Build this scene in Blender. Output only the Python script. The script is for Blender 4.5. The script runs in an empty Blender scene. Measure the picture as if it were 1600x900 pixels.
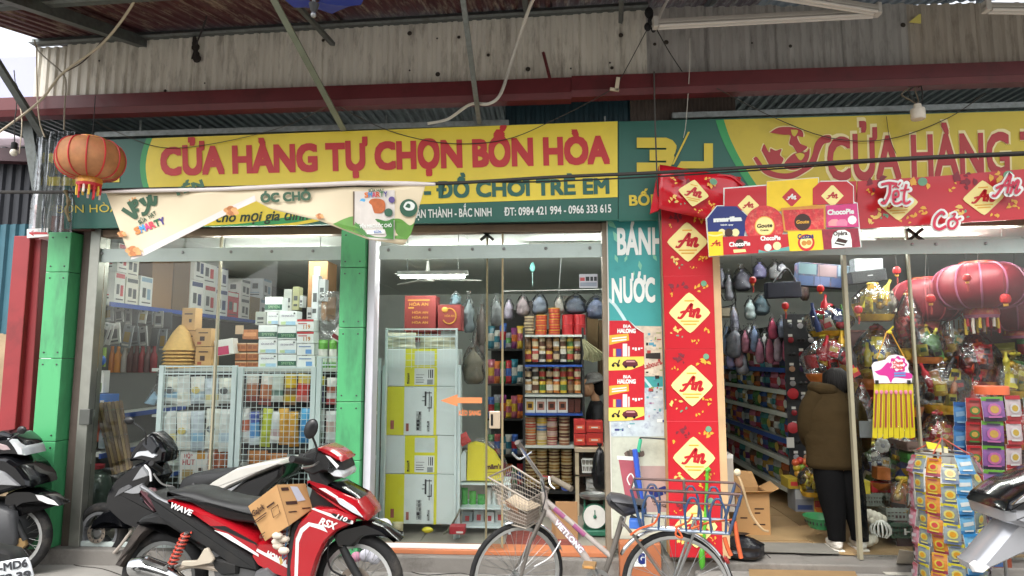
import bpy, bmesh, math, random
from mathutils import Vector, Matrix, noise as mnoise
random.seed(7)
SC = bpy.context.scene
COL = SC.collection
R = math.radians
V = Vector
# camera
cam_d = bpy.data.cameras.new('camera')
cam_d.sensor_width = 36.0
cam_d.lens = 22.5
cam_d.clip_start = 0.05
cam_d.clip_end = 2000
cam = bpy.data.objects.new('camera', cam_d)
COL.objects.link(cam)
CAM = V((0.0, -5.25, 1.65))
cam.location = CAM
cam.rotation_euler = (R(96.28), 0, R(3.7))
SC.camera = cam
CR = cam.rotation_euler.to_matrix()
# light
SUN_EL, SUN_AZ = 52, 200
w = bpy.data.worlds.new('World'); SC.world = w; w.use_nodes = True
nt = w.node_tree
bg = nt.nodes['Background']
sky = nt.nodes.new('ShaderNodeTexSky'); sky.sky_type = 'NISHITA'; sky.sun_disc = False
sky.sun_elevation = R(SUN_EL); sky.sun_rotation = R(SUN_AZ)
sky.dust_density = 4.0; sky.air_density = 1.2; sky.ozone_density = 1.0
hs = nt.nodes.new('ShaderNodeHueSaturation'); hs.inputs['Saturation'].default_value = 0.22
nt.links.new(sky.outputs[0], hs.inputs['Color']); nt.links.new(hs.outputs[0], bg.inputs['Color'])
bg.inputs['Strength'].default_value = 0.15
sd = bpy.data.lights.new('sun', 'SUN'); sd.energy = 0.35; sd.angle = R(25); sd.color = (1, .97, .92)
sun = bpy.data.objects.new('sun', sd); COL.objects.link(sun)
sun.location = (2, -9, 9)
sun.rotation_euler = (R(90 - SUN_EL), 0, R(180 - SUN_AZ))
SC.view_settings.view_transform = 'Standard'; SC.view_settings.look = 'None'
SC.view_settings.exposure = 1.5; SC.view_settings.gamma = 1
SC.render.engine = 'CYCLES'
cy = SC.cycles
cy.max_bounces = 7; cy.diffuse_bounces = 4; cy.glossy_bounces = 3; cy.transparent_max_bounces = 24
cy.transmission_bounces = 4; cy.caustics_reflective = False; cy.caustics_refractive = False
cy.sample_clamp_indirect = 4.0
cy.use_denoising = True
# helpers
def ray(px, py):
 return CR @ V(((px - 800) / 1000.0, (450 - py) / 1000.0, -1.0))
def at(px, py, Y=0.0):
 d = ray(px, py); t = (Y - CAM.y) / d.y
 return CAM + d * t
def ground_at(px, py, z=0.0):
 d = ray(px, py); t = (z - CAM.z) / d.z
 return CAM + d * t
class Pl:
 """upright plane through loc with heading ang (deg): gives local (u, w, z) for a picture point"""
 def __init__(s, loc, ang):
  s.o = V(loc); s.a = R(ang)
  s.u = V((math.cos(s.a), math.sin(s.a), 0)); s.n = V((-math.sin(s.a), math.cos(s.a), 0))
 def __call__(s, px, py, w=0.0):
  d = ray(px, py); o = s.o + s.n * w
  t = (o - CAM).dot(s.n) / d.dot(s.n)
  p = CAM + d * t - s.o
  return V((p.dot(s.u), w, p.z))
def lin(c):
 return c / 12.92 if c <= .04045 else ((c + .055) / 1.055) ** 2.4
def rgb(h):
 if isinstance(h, tuple): return tuple(lin(x / 255) for x in h) + (1,)
 return tuple(lin(int(h[i:i + 2], 16) / 255) for i in (0, 2, 4)) + (1,)
_mats = {}
def M(h, rough=.5, metal=0.0, var=.10, scale=9.0, bump=0.0, bscale=60.0, coat=0.0, spec=.5, dirt=None, dirt_amt=.0, dscale=3.0, stretch=None):
 key = (h, rough, metal, var, scale, bump, bscale, coat, spec, dirt, dirt_amt, dscale, stretch)
 if key in _mats: return _mats[key]
 m = bpy.data.materials.new('surface_%d' % len(_mats)); m.use_nodes = True
 t = m.node_tree; b = t.nodes['Principled BSDF']
 b.inputs['Roughness'].default_value = rough; b.inputs['Metallic'].default_value = metal
 b.inputs['Specular IOR Level'].default_value = spec
 if coat: b.inputs['Coat Weight'].default_value = coat; b.inputs['Coat Roughness'].default_value = .08
 c = rgb(h)
 b.inputs['Base Color'].default_value = c
 m.diffuse_color = c
 if var or bump or dirt:
  tc = t.nodes.new('ShaderNodeTexCoord'); src = tc.outputs['Object']
  if stretch:
   mp = t.nodes.new('ShaderNodeMapping'); mp.inputs['Scale'].default_value = stretch
   t.links.new(src, mp.inputs[0]); src = mp.outputs[0]
 col = None
 if var:
  n = t.nodes.new('ShaderNodeTexNoise'); n.inputs['Scale'].default_value = scale; n.inputs['Detail'].default_value = 4
  t.links.new(src, n.inputs['Vector'])
  mr = t.nodes.new('ShaderNodeMapRange'); mr.inputs[1].default_value = .25; mr.inputs[2].default_value = .75
  mr.inputs[3].default_value = 1 - var; mr.inputs[4].default_value = 1 + var
  t.links.new(n.outputs[0], mr.inputs[0])
  mx = t.nodes.new('ShaderNodeMix'); mx.data_type = 'RGBA'; mx.blend_type = 'MULTIPLY'; mx.inputs[0].default_value = 1
  mx.inputs[6].default_value = c; t.links.new(mr.outputs[0], mx.inputs[7])
  col = mx.outputs[2]
 if dirt:
  n2 = t.nodes.new('ShaderNodeTexNoise'); n2.inputs['Scale'].default_value = dscale; n2.inputs['Detail'].default_value = 8; n2.inputs['Roughness'].default_value = .7
  t.links.new(src, n2.inputs['Vector'])
  r2 = t.nodes.new('ShaderNodeMapRange'); r2.inputs[1].default_value = .5; r2.inputs[2].default_value = .68
  r2.inputs[3].default_value = 0; r2.inputs[4].default_value = dirt_amt
  t.links.new(n2.outputs[0], r2.inputs[0])
  m2 = t.nodes.new('ShaderNodeMix'); m2.data_type = 'RGBA'
  t.links.new(r2.outputs[0], m2.inputs[0])
  if col: t.links.new(col, m2.inputs[6])
  else: m2.inputs[6].default_value = c
  m2.inputs[7].default_value = rgb(dirt)
  col = m2.outputs[2]
 if col: t.links.new(col, b.inputs['Base Color'])
 if bump:
  n3 = t.nodes.new('ShaderNodeTexNoise'); n3.inputs['Scale'].default_value = bscale; n3.inputs['Detail'].default_value = 3
  t.links.new(src, n3.inputs['Vector'])
  bp = t.nodes.new('ShaderNodeBump'); bp.inputs['Strength'].default_value = bump; bp.inputs['Distance'].default_value = .01
  t.links.new(n3.outputs[0], bp.inputs['Height']); t.links.new(bp.outputs[0], b.inputs['Normal'])
 _mats[key] = m
 return m
def M_clear(name, tint, refl, rough=.03, bump=0.0, bscale=40):
 m = bpy.data.materials.new(name); m.use_nodes = True; t = m.node_tree
 t.nodes.remove(t.nodes['Principled BSDF']); out = t.nodes['Material Output']
 tr = t.nodes.new('ShaderNodeBsdfTransparent'); tr.inputs[0].default_value = tint + (1,)
 gl = t.nodes.new('ShaderNodeBsdfGlossy'); gl.inputs['Roughness'].default_value = rough
 lw = t.nodes.new('ShaderNodeFresnel'); lw.inputs[0].default_value = 1.45
 mu = t.nodes.new('ShaderNodeMath'); mu.operation = 'MULTIPLY'; mu.inputs[1].default_value = refl
 mx = t.nodes.new('ShaderNodeMixShader')
 t.links.new(lw.outputs[0], mu.inputs[0]); t.links.new(mu.outputs[0], mx.inputs[0])
 t.links.new(tr.outputs[0], mx.inputs[1]); t.links.new(gl.outputs[0], mx.inputs[2]); t.links.new(mx.outputs[0], out.inputs[0])
 if bump:
  tc = t.nodes.new('ShaderNodeTexCoord'); n = t.nodes.new('ShaderNodeTexNoise'); n.inputs['Scale'].default_value = bscale
  t.links.new(tc.outputs['Object'], n.inputs['Vector'])
  bp = t.nodes.new('ShaderNodeBump'); bp.inputs['Strength'].default_value = bump; bp.inputs['Distance'].default_value = .03
  t.links.new(n.outputs[0], bp.inputs['Height'])
  t.links.new(bp.outputs[0], gl.inputs['Normal']); t.links.new(bp.outputs[0], lw.inputs['Normal'])
 return m
def M_emit(name, h, strength):
 m = bpy.data.materials.new(name); m.use_nodes = True; b = m.node_tree.nodes['Principled BSDF']
 b.inputs['Base Color'].default_value = rgb(h); b.inputs['Emission Color'].default_value = rgb(h); b.inputs['Emission Strength'].default_value = strength
 return m
GLASS = M_clear('window_glass', (.965, .98, .97), .6, .015)
CELLO = M_clear('cellophane', (.93, .93, .92), 2.6, .12, .9, 14)
POLY = M_clear('polythene', (.95, .955, .96), .9, .2, .9, 22)
CURTAIN = M_clear('clear_curtain', (.78, .81, .83), 3.2, .16, .5, 9)
REDCLEAR = M_clear('red_film', (.86, .34, .34), 2.6, .12, .6, 14)
def link(o):
 COL.objects.link(o); return o
LABELS = {}
def tag(o, label, cat, group=None):
 o['label'] = label; o['category'] = cat
 if group: o['group'] = group
 if label in LABELS and not group: print('DUP LABEL', label)
 LABELS[label] = 1
 if not 4 <= len(label.replace('-', ' ').split()) <= 16: print('LONG LABEL', label)
 return o
def thing(name, label, cat, loc=(0, 0, 0), rot=0.0, group=None):
 o = bpy.data.objects.new(name, None); o.empty_display_size = .1
 o.location = loc; o.rotation_euler = (0, 0, R(rot))
 link(o)
 return tag(o, label, cat, group)
_tcache = {}
def glyphs(s, bold=0.0, shear=0.0):
 """flat text outline as a mesh: verts (x from 0..width, cap height 1), faces"""
 k = (s, bold, shear)
 if k in _tcache: return _tcache[k]
 out = []
 for q in (s.replace('Ơ', 'O').replace('Ớ', 'Ó'), 'H') + tuple(s[:i + 1].replace('Ơ', 'O').replace('Ớ', 'O') for i, ch in enumerate(s) if ch in 'ƠỚ'):
  c = bpy.data.curves.new('t', 'FONT'); c.body = q; c.size = 1; c.resolution_u = 3; c.shear = shear
  o = bpy.data.objects.new('t', c); link(o)
  dg = bpy.context.evaluated_depsgraph_get()
  me = bpy.data.meshes.new_from_object(o.evaluated_get(dg))
  out.append(([v.co.copy() for v in me.vertices], [tuple(p.vertices) for p in me.polygons]))
  bpy.data.objects.remove(o); bpy.data.curves.remove(c); bpy.data.meshes.remove(me)
 vs, fs = out[0]
 horns = [i for i, ch in enumerate(s) if ch in 'ƠỚ']
 hv = out[1][0]
 h0 = min(v.y for v in hv); hh = max(v.y for v in hv) - h0
 x0 = min(v.x for v in vs); x1 = max(v.x for v in vs)
 base = [((v.x - x0) / hh, (v.y - h0) / hh) for v in vs]; asp = (x1 - x0) / hh
 fs = list(fs)
 for qv, _ in out[2:]:
  xe = (max(v.x for v in qv) - x0) / hh; n_ = len(base)
  base += [(xe - .16, .84), (xe - .02, .90), (xe + .01, 1.12), (xe + .13, 1.12), (xe + .12, .88), (xe - .08, .74)]
  fs.append(tuple(n_ + i for i in range(6)))
 allv, allf = [], []
 offs = [(0, 0)] if bold <= 0.004 else [(0, 0)] + [(bold * 1.35 * i, bold * 1.35 * j) for i in (-1, 0, 1) for j in (-1, 0, 1) if i or j]
 for k_, (dx, dy) in enumerate(offs):
  n_ = len(allv); allv += [((x + dx) / asp, y + dy, k_) for x, y in base]; allf += [tuple(n_ + i for i in f) for f in fs]
 res = (allv, allf, asp)
 _tcache[k] = res
 return res
class MB:
 def __init__(s): s.v = []; s.f = []; s.m = []; s.mats = []; s.sm = []
 def mi(s, mat):
  if mat not in s.mats: s.mats.append(mat)
  return s.mats.index(mat)
 def add(s, vs, fs, mat, smooth=False, T=None):
  b = len(s.v); k = s.mi(mat)
  for v in vs: s.v.append((T @ V(v)) if T is not None else V(v))
  for f in fs: s.f.append(tuple(b + i for i in f)); s.m.append(k); s.sm.append(smooth)
  return s
 def poly(s, pts, mat): return s.add(pts, [tuple(range(len(pts)))], mat)
 def box(s, c, d, mat, rz=0.0, T=None):
  x, y, z = d[0] / 2, d[1] / 2, d[2] / 2
  vs = [V((i, j, k)) for k in (-z, z) for j in (-y, y) for i in (-x, x)]
  if rz:
   r = Matrix.Rotation(R(rz), 3, 'Z'); vs = [r @ v for v in vs]
  vs = [v + V(c) for v in vs]
  return s.add(vs, [(0, 2, 3, 1), (4, 5, 7, 6), (0, 1, 5, 4), (2, 6, 7, 3), (0, 4, 6, 2), (1, 3, 7, 5)], mat, T=T)
 def bx(s, x0, x1, y0, y1, z0, z1, mat, T=None):
  return s.box(((x0 + x1) / 2, (y0 + y1) / 2, (z0 + z1) / 2), (x1 - x0, y1 - y0, z1 - z0), mat, T=T)
 def bar(s, a, b, wd, ht, mat, up=(0, 0, 1)):
  a = V(a); b = V(b); d = (b - a).normalized(); u = V(up)
  if abs(d.dot(u)) > .98: u = V((0, 1, 0))
  sx = d.cross(u).normalized(); sz = sx.cross(d).normalized()
  vs = []
  for p in (a, b):
   for i, j in ((-1, -1), (1, -1), (1, 1), (-1, 1)): vs.append(p + sx * wd / 2 * i + sz * ht / 2 * j)
  return s.add(vs, [(3, 2, 1, 0), (4, 5, 6, 7), (0, 1, 5, 4), (1, 2, 6, 5), (2, 3, 7, 6), (3, 0, 4, 7)], mat)
 def tube(s, pts, r, mat, n=8, closed=False, cap=True, smooth=True):
  pts = [V(p) for p in pts]; m = len(pts)
  if m < 2: return s
  rs = r if isinstance(r, (list, tuple)) else [r] * m
  vs = []; fs = []; prev = None
  for i, p in enumerate(pts):
   if closed: d = pts[(i + 1) % m] - pts[i - 1]
   else: d = pts[min(i + 1, m - 1)] - pts[max(i - 1, 0)]
   d = d.normalized() if d.length > 1e-9 else V((0, 0, 1))
   if prev is None:
    u = V((0, 0, 1)) if abs(d.z) < .9 else V((1, 0, 0))
    u = (u - d * u.dot(d)).normalized()
   else:
    u = prev - d * prev.dot(d)
    u = u.normalized() if u.length > 1e-6 else d.orthogonal().normalized()
   prev = u; q = d.cross(u)
   for k in range(n):
    a = 2 * math.pi * k / n
    vs.append(p + (u * math.cos(a) + q * math.sin(a)) * rs[i])
  for i in range(m if closed else m - 1):
   j = (i + 1) % m
   for k in range(n):
    l = (k + 1) % n
    fs.append((i * n + k, i * n + l, j * n + l, j * n + k))
  if cap and not closed:
   fs.append(tuple(range(n - 1, -1, -1))); fs.append(tuple((m - 1) * n + k for k in range(n)))
  return s.add(vs, fs, mat, smooth)
 def lathe(s, prof, mat, n=16, T=None, smooth=True, a0=0.0, a1=360.0, mod=None):
  full = abs(a1 - a0) >= 360; vs = []; fs = []
  cnt = n if full else n + 1
  for r, z in prof:
   for k in range(cnt):
    a = R(a0 + (a1 - a0) * k / n); q = r * (mod(a, z) if mod else 1)
    vs.append((q * math.cos(a), q * math.sin(a), z))
  for i in range(len(prof) - 1):
   for k in range(n):
    l = (k + 1) % cnt if full else k + 1
    fs.append((i * cnt + k, i * cnt + l, (i + 1) * cnt + l, (i + 1) * cnt + k))
  if full and prof[0] != prof[-1]:
   if prof[0][0] > 1e-4: fs.append(tuple(range(cnt - 1, -1, -1)))
   if prof[-1][0] > 1e-4: fs.append(tuple((len(prof) - 1) * cnt + k for k in range(cnt)))
  return s.add(vs, fs, mat, smooth, T)
 def ball(s, c, r, mat, n=12, m=7, T=None):
  r = (r, r, r) if not isinstance(r, (tuple, list)) else r
  vs = [V((0, 0, -1))]; fs = []
  for i in range(1, m):
   t = -math.pi / 2 + math.pi * i / m
   for k in range(n):
    a = 2 * math.pi * k / n; vs.append(V((math.cos(t) * math.cos(a), math.cos(t) * math.sin(a), math.sin(t))))
  vs.append(V((0, 0, 1)))
  for k in range(n): fs.append((0, 1 + (k + 1) % n, 1 + k))
  for i in range(m - 2):
   for k in range(n):
    l = (k + 1) % n; fs.append((1 + i * n + k, 1 + i * n + l, 1 + (i + 1) * n + l, 1 + (i + 1) * n + k))
  e = len(vs) - 1
  for k in range(n): fs.append((e, 1 + (m - 2) * n + k, 1 + (m - 2) * n + (k + 1) % n))
  vs = [V((v.x * r[0], v.y * r[1], v.z * r[2])) + V(c) for v in vs]
  return s.add(vs, fs, mat, True, T)
 def prism(s, pts, d, mat, smooth=False):
  """polygon (3D points) pushed along vector d"""
  n = len(pts); d = V(d); pts = [V(p) for p in pts]
  vs = pts + [p + d for p in pts]
  fs = [tuple(range(n)), tuple(range(2 * n - 1, n - 1, -1))] + [(i, (i + 1) % n + 0, (i + 1) % n + n, i + n)[::-1] for i in range(n)]
  return s.add(vs, fs, mat, smooth)
 def shell(s, pts, w0, w1, mat, rnd=.02, puff=.012, both=True):
  """side-view outline [(u,z)] made into a rounded body from lateral w0 (near, negative) to w1"""
  n = len(pts); P = [V((p[0], p[1])) for p in pts]
  ar = sum(P[i].x * P[(i + 1) % n].y - P[(i + 1) % n].x * P[i].y for i in range(n))
  if ar < 0: P.reverse()
  nr = []
  for i in range(n):
   e0 = (P[i] - P[i - 1]); e1 = (P[(i + 1) % n] - P[i])
   e0 = e0.normalized() if e0.length else V((1, 0)); e1 = e1.normalized() if e1.length else e0
   t = e0 + e1
   t = t.normalized() if t.length > 1e-6 else e0
   nr.append(V((-t.y, t.x)))
  def ring(ins, w): return [V((P[i].x + nr[i].x * ins, w, P[i].y + nr[i].y * ins)) for i in range(n)]
  sg = -1
  rings = [ring(rnd, w0 - puff), ring(rnd * .35, w0 + rnd * .25), ring(0, w0 + rnd)]
  if both: rings += [ring(0, w1 - rnd), ring(rnd * .35, w1 - rnd * .25), ring(rnd, w1 + puff)]
  else: rings += [ring(0, w1)]
  vs = [v for r_ in rings for v in r_]; fs = [tuple(range(n))]
  for k in range(len(rings) - 1):
   for i in range(n):
    j = (i + 1) % n; fs.append((k * n + i, (k + 1) * n + i, (k + 1) * n + j, k * n + j))
  e = (len(rings) - 1) * n; fs.append(tuple(e + i for i in range(n - 1, -1, -1)))
  return s.add(vs, fs, mat, True)
 def text(s, st, p0, p1, up, mat, bold=.02, shear=0.0, natural=False):
  """baseline from p0 to p1, 'up' = cap-height vector"""
  vs, fs, asp = glyphs(st, bold, shear); p0 = V(p0); p1 = V(p1); up = V(up)
  if natural: p1 = p0 + (p1 - p0).normalized() * up.length * asp
  nn = (p1 - p0).cross(up).normalized()
  return s.add([p0 + (p1 - p0) * x + up * y + nn * (.00012 * k) for x, y, k in vs], fs, mat)
 def text_px(s, st, a, b, h, Y, mat, bold=.02, shear=0.0):
  """text laid on a plane (or surface Y(px,py)) with the baseline a->b and cap height h given in picture units"""
  vs, fs, asp = glyphs(st, bold, shear); fn = Y if callable(Y) else (lambda x, y: Y)
  out = []
  dx, dy = b[0] - a[0], b[1] - a[1]; ln = math.hypot(dx, dy); ux, uy = dy / ln, -dx / ln
  for x, y, k in vs:
   px = a[0] + dx * x + ux * h * y; py = a[1] + dy * x + uy * h * y
   out.append(at(px, py, fn(px, py) - .00012 * k))
  return s.add(out, fs, mat)
 def poly_px(s, pts, Y, mat):
  fn = Y if callable(Y) else (lambda x, y: Y)
  return s.add([at(x, y, fn(x, y)) for x, y in pts], [tuple(range(len(pts)))], mat)
 def build(s, name, parent=None, world=False, bevel=0.0, sharp=38, kind=None):
  me = bpy.data.meshes.new(name)
  off = parent.location.copy() if (world and parent) else V((0, 0, 0))
  if world and parent and parent.rotation_euler.z:
   ri = Matrix.Rotation(-parent.rotation_euler.z, 3, 'Z')
   vs = [ri @ (v - off) for v in s.v]
  else: vs = [v - off for v in s.v]
  me.from_pydata([tuple(v) for v in vs], [], s.f)
  for mt in s.mats: me.materials.append(mt)
  me.polygons.foreach_set('material_index', s.m); me.polygons.foreach_set('use_smooth', s.sm)
  me.update()
  if any(s.sm): me.set_sharp_from_angle(angle=R(sharp))
  o = link(bpy.data.objects.new(name, me))
  if parent: o.parent = parent
  if bevel:
   b = o.modifiers.new('bevel', 'BEVEL'); b.width = bevel; b.segments = 2; b.limit_method = 'ANGLE'; b.angle_limit = R(40)
  if kind: o['kind'] = kind
  return o
 def lone(s, name, label, cat, group=None, loc=None, **k):
  """a thing that is one mesh; its origin goes to the foot of its bounds"""
  if loc is None:
   xs = [v.x for v in s.v]; ys = [v.y for v in s.v]; zs = [v.z for v in s.v]
   loc = V(((min(xs) + max(xs)) / 2, (min(ys) + max(ys)) / 2, min(zs)))
  s.v = [v - V(loc) for v in s.v]
  o = s.build(name, **k); o.location = loc
  return tag(o, label, cat, group)
def copy_tree(o, loc=None, rz=None, label=None, parent=None):
 c = link(o.copy())
 if parent: c.parent = parent
 if loc is not None: c.location = loc
 if rz is not None: c.rotation_euler.z = R(rz)
 if label: c['label'] = label
 for ch in list(o.children): copy_tree(ch, parent=c)
 return c
def arc(c, r, a0, a1, n, ax=(1, 0, 0), az=(0, 0, 1)):
 ax = V(ax); az = V(az)
 return [V(c) + ax * r * math.cos(R(a0 + (a1 - a0) * k / n)) + az * r * math.sin(R(a0 + (a1 - a0) * k / n)) for k in range(n + 1)]
def spline(pts, n=6):
 P = [V(p) for p in pts]; out = []
 for i in range(len(P) - 1):
  a, b, c, d = P[max(i - 1, 0)], P[i], P[i + 1], P[min(i + 2, len(P) - 1)]
  for k in range(n):
   t = k / n
   out.append(.5 * ((2 * b) + (c - a) * t + (2 * a - 5 * b + 4 * c - d) * t * t + (3 * b - a - 3 * c + d) * t ** 3))
 out.append(P[-1]); return out
def corrug(mb, o, du, dv, wave, amp, nrm, mat, flat=True):
 """corrugated sheet: runs across along du (waves), length along dv"""
 du = V(du); dv = V(dv); nrm = V(nrm); L = du.length; k = max(1, round(L / wave)); st = []
 for i in range(k):
  for f, h in (((0, 0), (.18, 1), (.5, 1), (.68, 0)) if flat else [(q / 6, .5 + .5 * math.cos(2 * math.pi * q / 6)) for q in range(6)]):
   st.append(((i + f) / k, h))
 st.append((1, st[0][1]))
 vs = []
 for t, h in st:
  p = V(o) + du * t + nrm * amp * h; vs += [p, p + dv]
 return mb.add(vs, [(2 * i, 2 * i + 2, 2 * i + 3, 2 * i + 1) for i in range(len(st) - 1)], mat, not flat)
ORD = ['first', 'second', 'third', 'fourth', 'fifth', 'sixth', 'seventh', 'eighth', 'ninth', 'tenth', 'eleventh', 'twelfth', 'thirteenth', 'fourteenth', 'fifteenth', 'sixteenth']
# common materials
GALV = M('7d8382', .45, .55, .22, 30, .15, 90, dirt='55524c', dirt_amt=.5, dscale=9)
GALVD = M('5c615f', .5, .4, .22, 25, .15, 90, dirt='46413a', dirt_amt=.6, dscale=9)
ALU = M('93948c', .38, .7, .08, 12)
BROWNALU = M('8d7a68', .42, .35, .10, 12)
DARKFR = M('4a4743', .5, .2, .12, 12)
MINT = M('b4c2bc', .35, 0, .05, 4, dirt='93a19a', dirt_amt=.25, dscale=6)
RACKP = M('cfdede', .4, 0, .04, 8)
MAROON = M('5f2226', .45, 0, .12, 5, dirt='3f1a1a', dirt_amt=.6, dscale=4)
GREEN = M('50a86e', .42, 0, .04, 2, dirt='37614a', dirt_amt=.55, dscale=4, stretch=(1, 1, .25))
BLACKP = M('141416', .32, 0, .06)
BLACKR = M('1a1a1b', .8, 0, .12, 30, .1)
DKGREY = M('3a3b3d', .5, 0, .1)
WHITE = M('e2e3df', .45, 0, .04)
CHROME = M('c9cbcc', .16, 1, .04)
STEEL = M('9a9b9a', .34, .9, .08)
WIRE = M('2a2724', .7, 0, .1)
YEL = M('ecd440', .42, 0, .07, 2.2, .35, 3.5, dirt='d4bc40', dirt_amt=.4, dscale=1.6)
DGRN = M('216052', .42, 0, .10, 2.0, .3, 3.5)
SGRN = M('2f9a55', .42, 0, .05)
SRED = M('c62a2c', .42, 0, .05)
SCRM = M('e6d9a0', .45, 0, .04)
SWHT = M('e4e8e2', .45, 0, .03)
CARD = M('b98f5e', .8, 0, .08, 6, .06, 120)
CARDD = M('9b7750', .8, 0, .08, 6, .06, 120)
INK = M('2c2622', .7, 0, 0)
# ground
CONC = M('93908a', .82, 0, .2, 2.4, .3, 26, dirt='5f5a54', dirt_amt=.65, dscale=2.1)
SLAB = M('7f7b75', .8, 0, .2, 2.2, .3, 30, dirt='4a453f', dirt_amt=.75, dscale=2.2)
g = MB(); g.poly([(-60, -60, 0), (60, -60, 0), (60, 80, 0), (-60, 80, 0)], CONC)
g.build('pavement', kind='structure')
XL = at(58, 560, 0).x - .1
g = MB(); g.bx(XL, 7.5, -.13, 6.2, -.1, .12, SLAB); sl = g.build('shop_floor', kind='structure', bevel=.012)
g = MB(); g.bx(at(1046, 560, .1).x + .1, 7.5, -1.3, -.132, -.05, .066, CONC); g.build('step', kind='structure', bevel=.02)
CRK = M('2e2a26', .95, 0, .1)
for pts in ([(1150, 862), (1190, 866), (1228, 864), (1262, 869), (1300, 867)], [(1175, 852), (1188, 858), (1204, 872)], [(640, 848), (655, 852), (690, 851), (742, 853)], [(892, 846), (915, 851), (945, 850)], [(100, 826), (118, 832), (131, 840)]):
 P = [ground_at(x, y, .1205) for x, y in pts]; P = [p for p in P if p.y > -.12]
 if len(P) < 2: continue
 c = MB(); c.tube(spline(P, 3), .004, CRK, 4); c.build('crack', sl)
for pts in ([(640, 893), (668, 899), (720, 896), (760, 905)], [(90, 872), (120, 884), (160, 889), (200, 903)], [(905, 884), (925, 892), (948, 890)]):
 c = MB(); c.tube(spline([ground_at(x, y, .0) for x, y in pts], 3), .005, CRK, 4); c.build('crack', sl)
XP = at(1046, 560, .1).x           # partition between the two shops
TILE = M('a98d68', .5, 0, .12, 3); TILE2 = M('8f8a80', .5, 0, .12, 3)
for (xa, xb, tm) in ((XP + .1, 7.3, TILE), (XL + .4, XP - .12, TILE2)):
 nx = int((xb - xa) / .6)
 for i in range(nx + 1):
  for j in range(9):
   x0 = xa + i * .6; x1 = min(xb, x0 + .594)
   if x1 - x0 < .05: continue
   t = MB(); t.bx(x0, x1, .14 + j * .6, .14 + j * .6 + .594, .118, .128, tm); t.build('floor_tile', sl)
# shop building
ZC = 2.78
shop = thing('shop_building', 'single storey tin roofed shop with green pillars and glass front', 'building', (0, 2.0, 0))
WALL = M('d2d8d2', .7, 0, .06, 2, dirt='9aa39c', dirt_amt=.3, dscale=1.5)
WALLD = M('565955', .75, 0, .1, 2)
b = MB(); b.bx(XL, 7.5, 6.0, 6.15, .12, 4.2, WALL); b.build('back_wall', shop, True)
b = MB(); b.bx(XL - .02, XL + .12, .3, 6, .12, 4.2, WALLD); b.build('side_wall', shop, True)
b = MB(); b.bx(7.4, 7.5, .1, 6, .12, 4.2, WALL); b.build('side_wall', shop, True)
b = MB(); b.bx(XP - .06, XP + .06, .12, 6, .12, 4.2, WALL); b.build('partition_wall', shop, True)
CEIL = M('d0d6d0', .7, 0, .05, 2)
for x0, x1 in ((XL + .12, XP - .06), (XP + .06, 7.4)):
 n = int((x1 - x0) / .9)
 for i in range(n + 1):
  a = x0 + i * .9; e = min(x1, a + .895)
  if e - a < .05: continue
  b = MB(); b.bx(a, e, .2, 6, ZC, ZC + .02, CEIL); b.build('ceiling_panel', shop, True)
b = MB(); b.bx(XL, 7.5, -.02, .1, at(800, 352, 0).z, at(800, 205, 0).z, WALLD); b.build('lintel', shop, True)
zs = at(800, 150, -.3).z
ROOFU = M('5c6669', .55, .3, .16, 6, dirt='2e3436', dirt_amt=.6, dscale=2)
for i in range(14):
 x0 = -5.0 + i * .9
 z0 = zs + (x0 + 5) * .010 - .05
 b = MB(); corrug(b, (x0, -.28, z0), (.9, 0, .009), (0, 4.3, .15), .085, .018, (0, 0, 1), ROOFU); b.build('roof_sheet', shop, True)
def pillar(xl0, xl1, xr0, xr1, yt, yb, depth, seams, label=None):
 """green metal-clad pillar; px of its left/right edge at the top and the bottom"""
 p = MB()
 Y0 = -.16
 zt = at((xl0 + xr0) / 2, yt, Y0).z; zb = .12
 xa = (at(xl0, yt, Y0).x + at(xl1, yb, Y0).x) / 2; xb = (at(xr0, yt, Y0).x + at(xr1, yb, Y0).x) / 2
 zz = [zb] + [at((xl0 + xr0) / 2, s, Y0).z for s in sorted(seams, reverse=True)] + [zt]
 for i in range(len(zz) - 1):
  q = MB(); q.bx(xa, xb, Y0, Y0 + depth, zz[i] + .002, zz[i + 1] - .002, GREEN)
  o = q.build('cladding_panel', shop, True, bevel=.004)
  s = MB()
  for zq in (zz[i] + .05, zz[i + 1] - .05):
   for xq in (xa + .04, xb - .04):
    s.lathe([(.007, 0), (.007, .004), (.002, .006)], DKGREY, 8, Matrix.Translation((xq, Y0, zq)) @ Matrix.Rotation(R(90), 4, 'X'))
  s.v = [v - V(shop.location) for v in s.v]
  s.build('screw', o, kind='stuff')
 return xa, xb
PLX = pillar(71, 47, 107, 83, 362, 800, .30, [425, 560, 690])
PMX = pillar(533, 522, 571, 561, 358, 770, .26, [418, 512, 628, 720])
b = MB(); b.bx(PLX[0] - .02, PLX[1] + .14, -.12, .12, at(90, 361, -.1).z, at(90, 338, -.1).z, M('5a3a34', .7)); b.build('capping_block', shop, True)
TH = M('b9714a', .55, 0, .1, 4, dirt='9a6a50', dirt_amt=.4)
b = MB(); b.bx(PMX[1] + .03, at(948, 850, -.05).x, -.075, .12, .121, .155, TH); b.build('threshold', shop, True, bevel=.004)
def win(xl, xr, yt, yb, Y=0.0):
 return at(xl, (yt + yb) / 2, Y).x, at(xr, (yt + yb) / 2, Y).x, at((xl + xr) / 2, yb, Y).z, at((xl + xr) / 2, yt, Y).z
ZT = at(545, 361, 0).z            # top of all glazing
ZB0, ZB1 = at(460, 408, 0).z, at(460, 387, 0).z   # mint band
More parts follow.
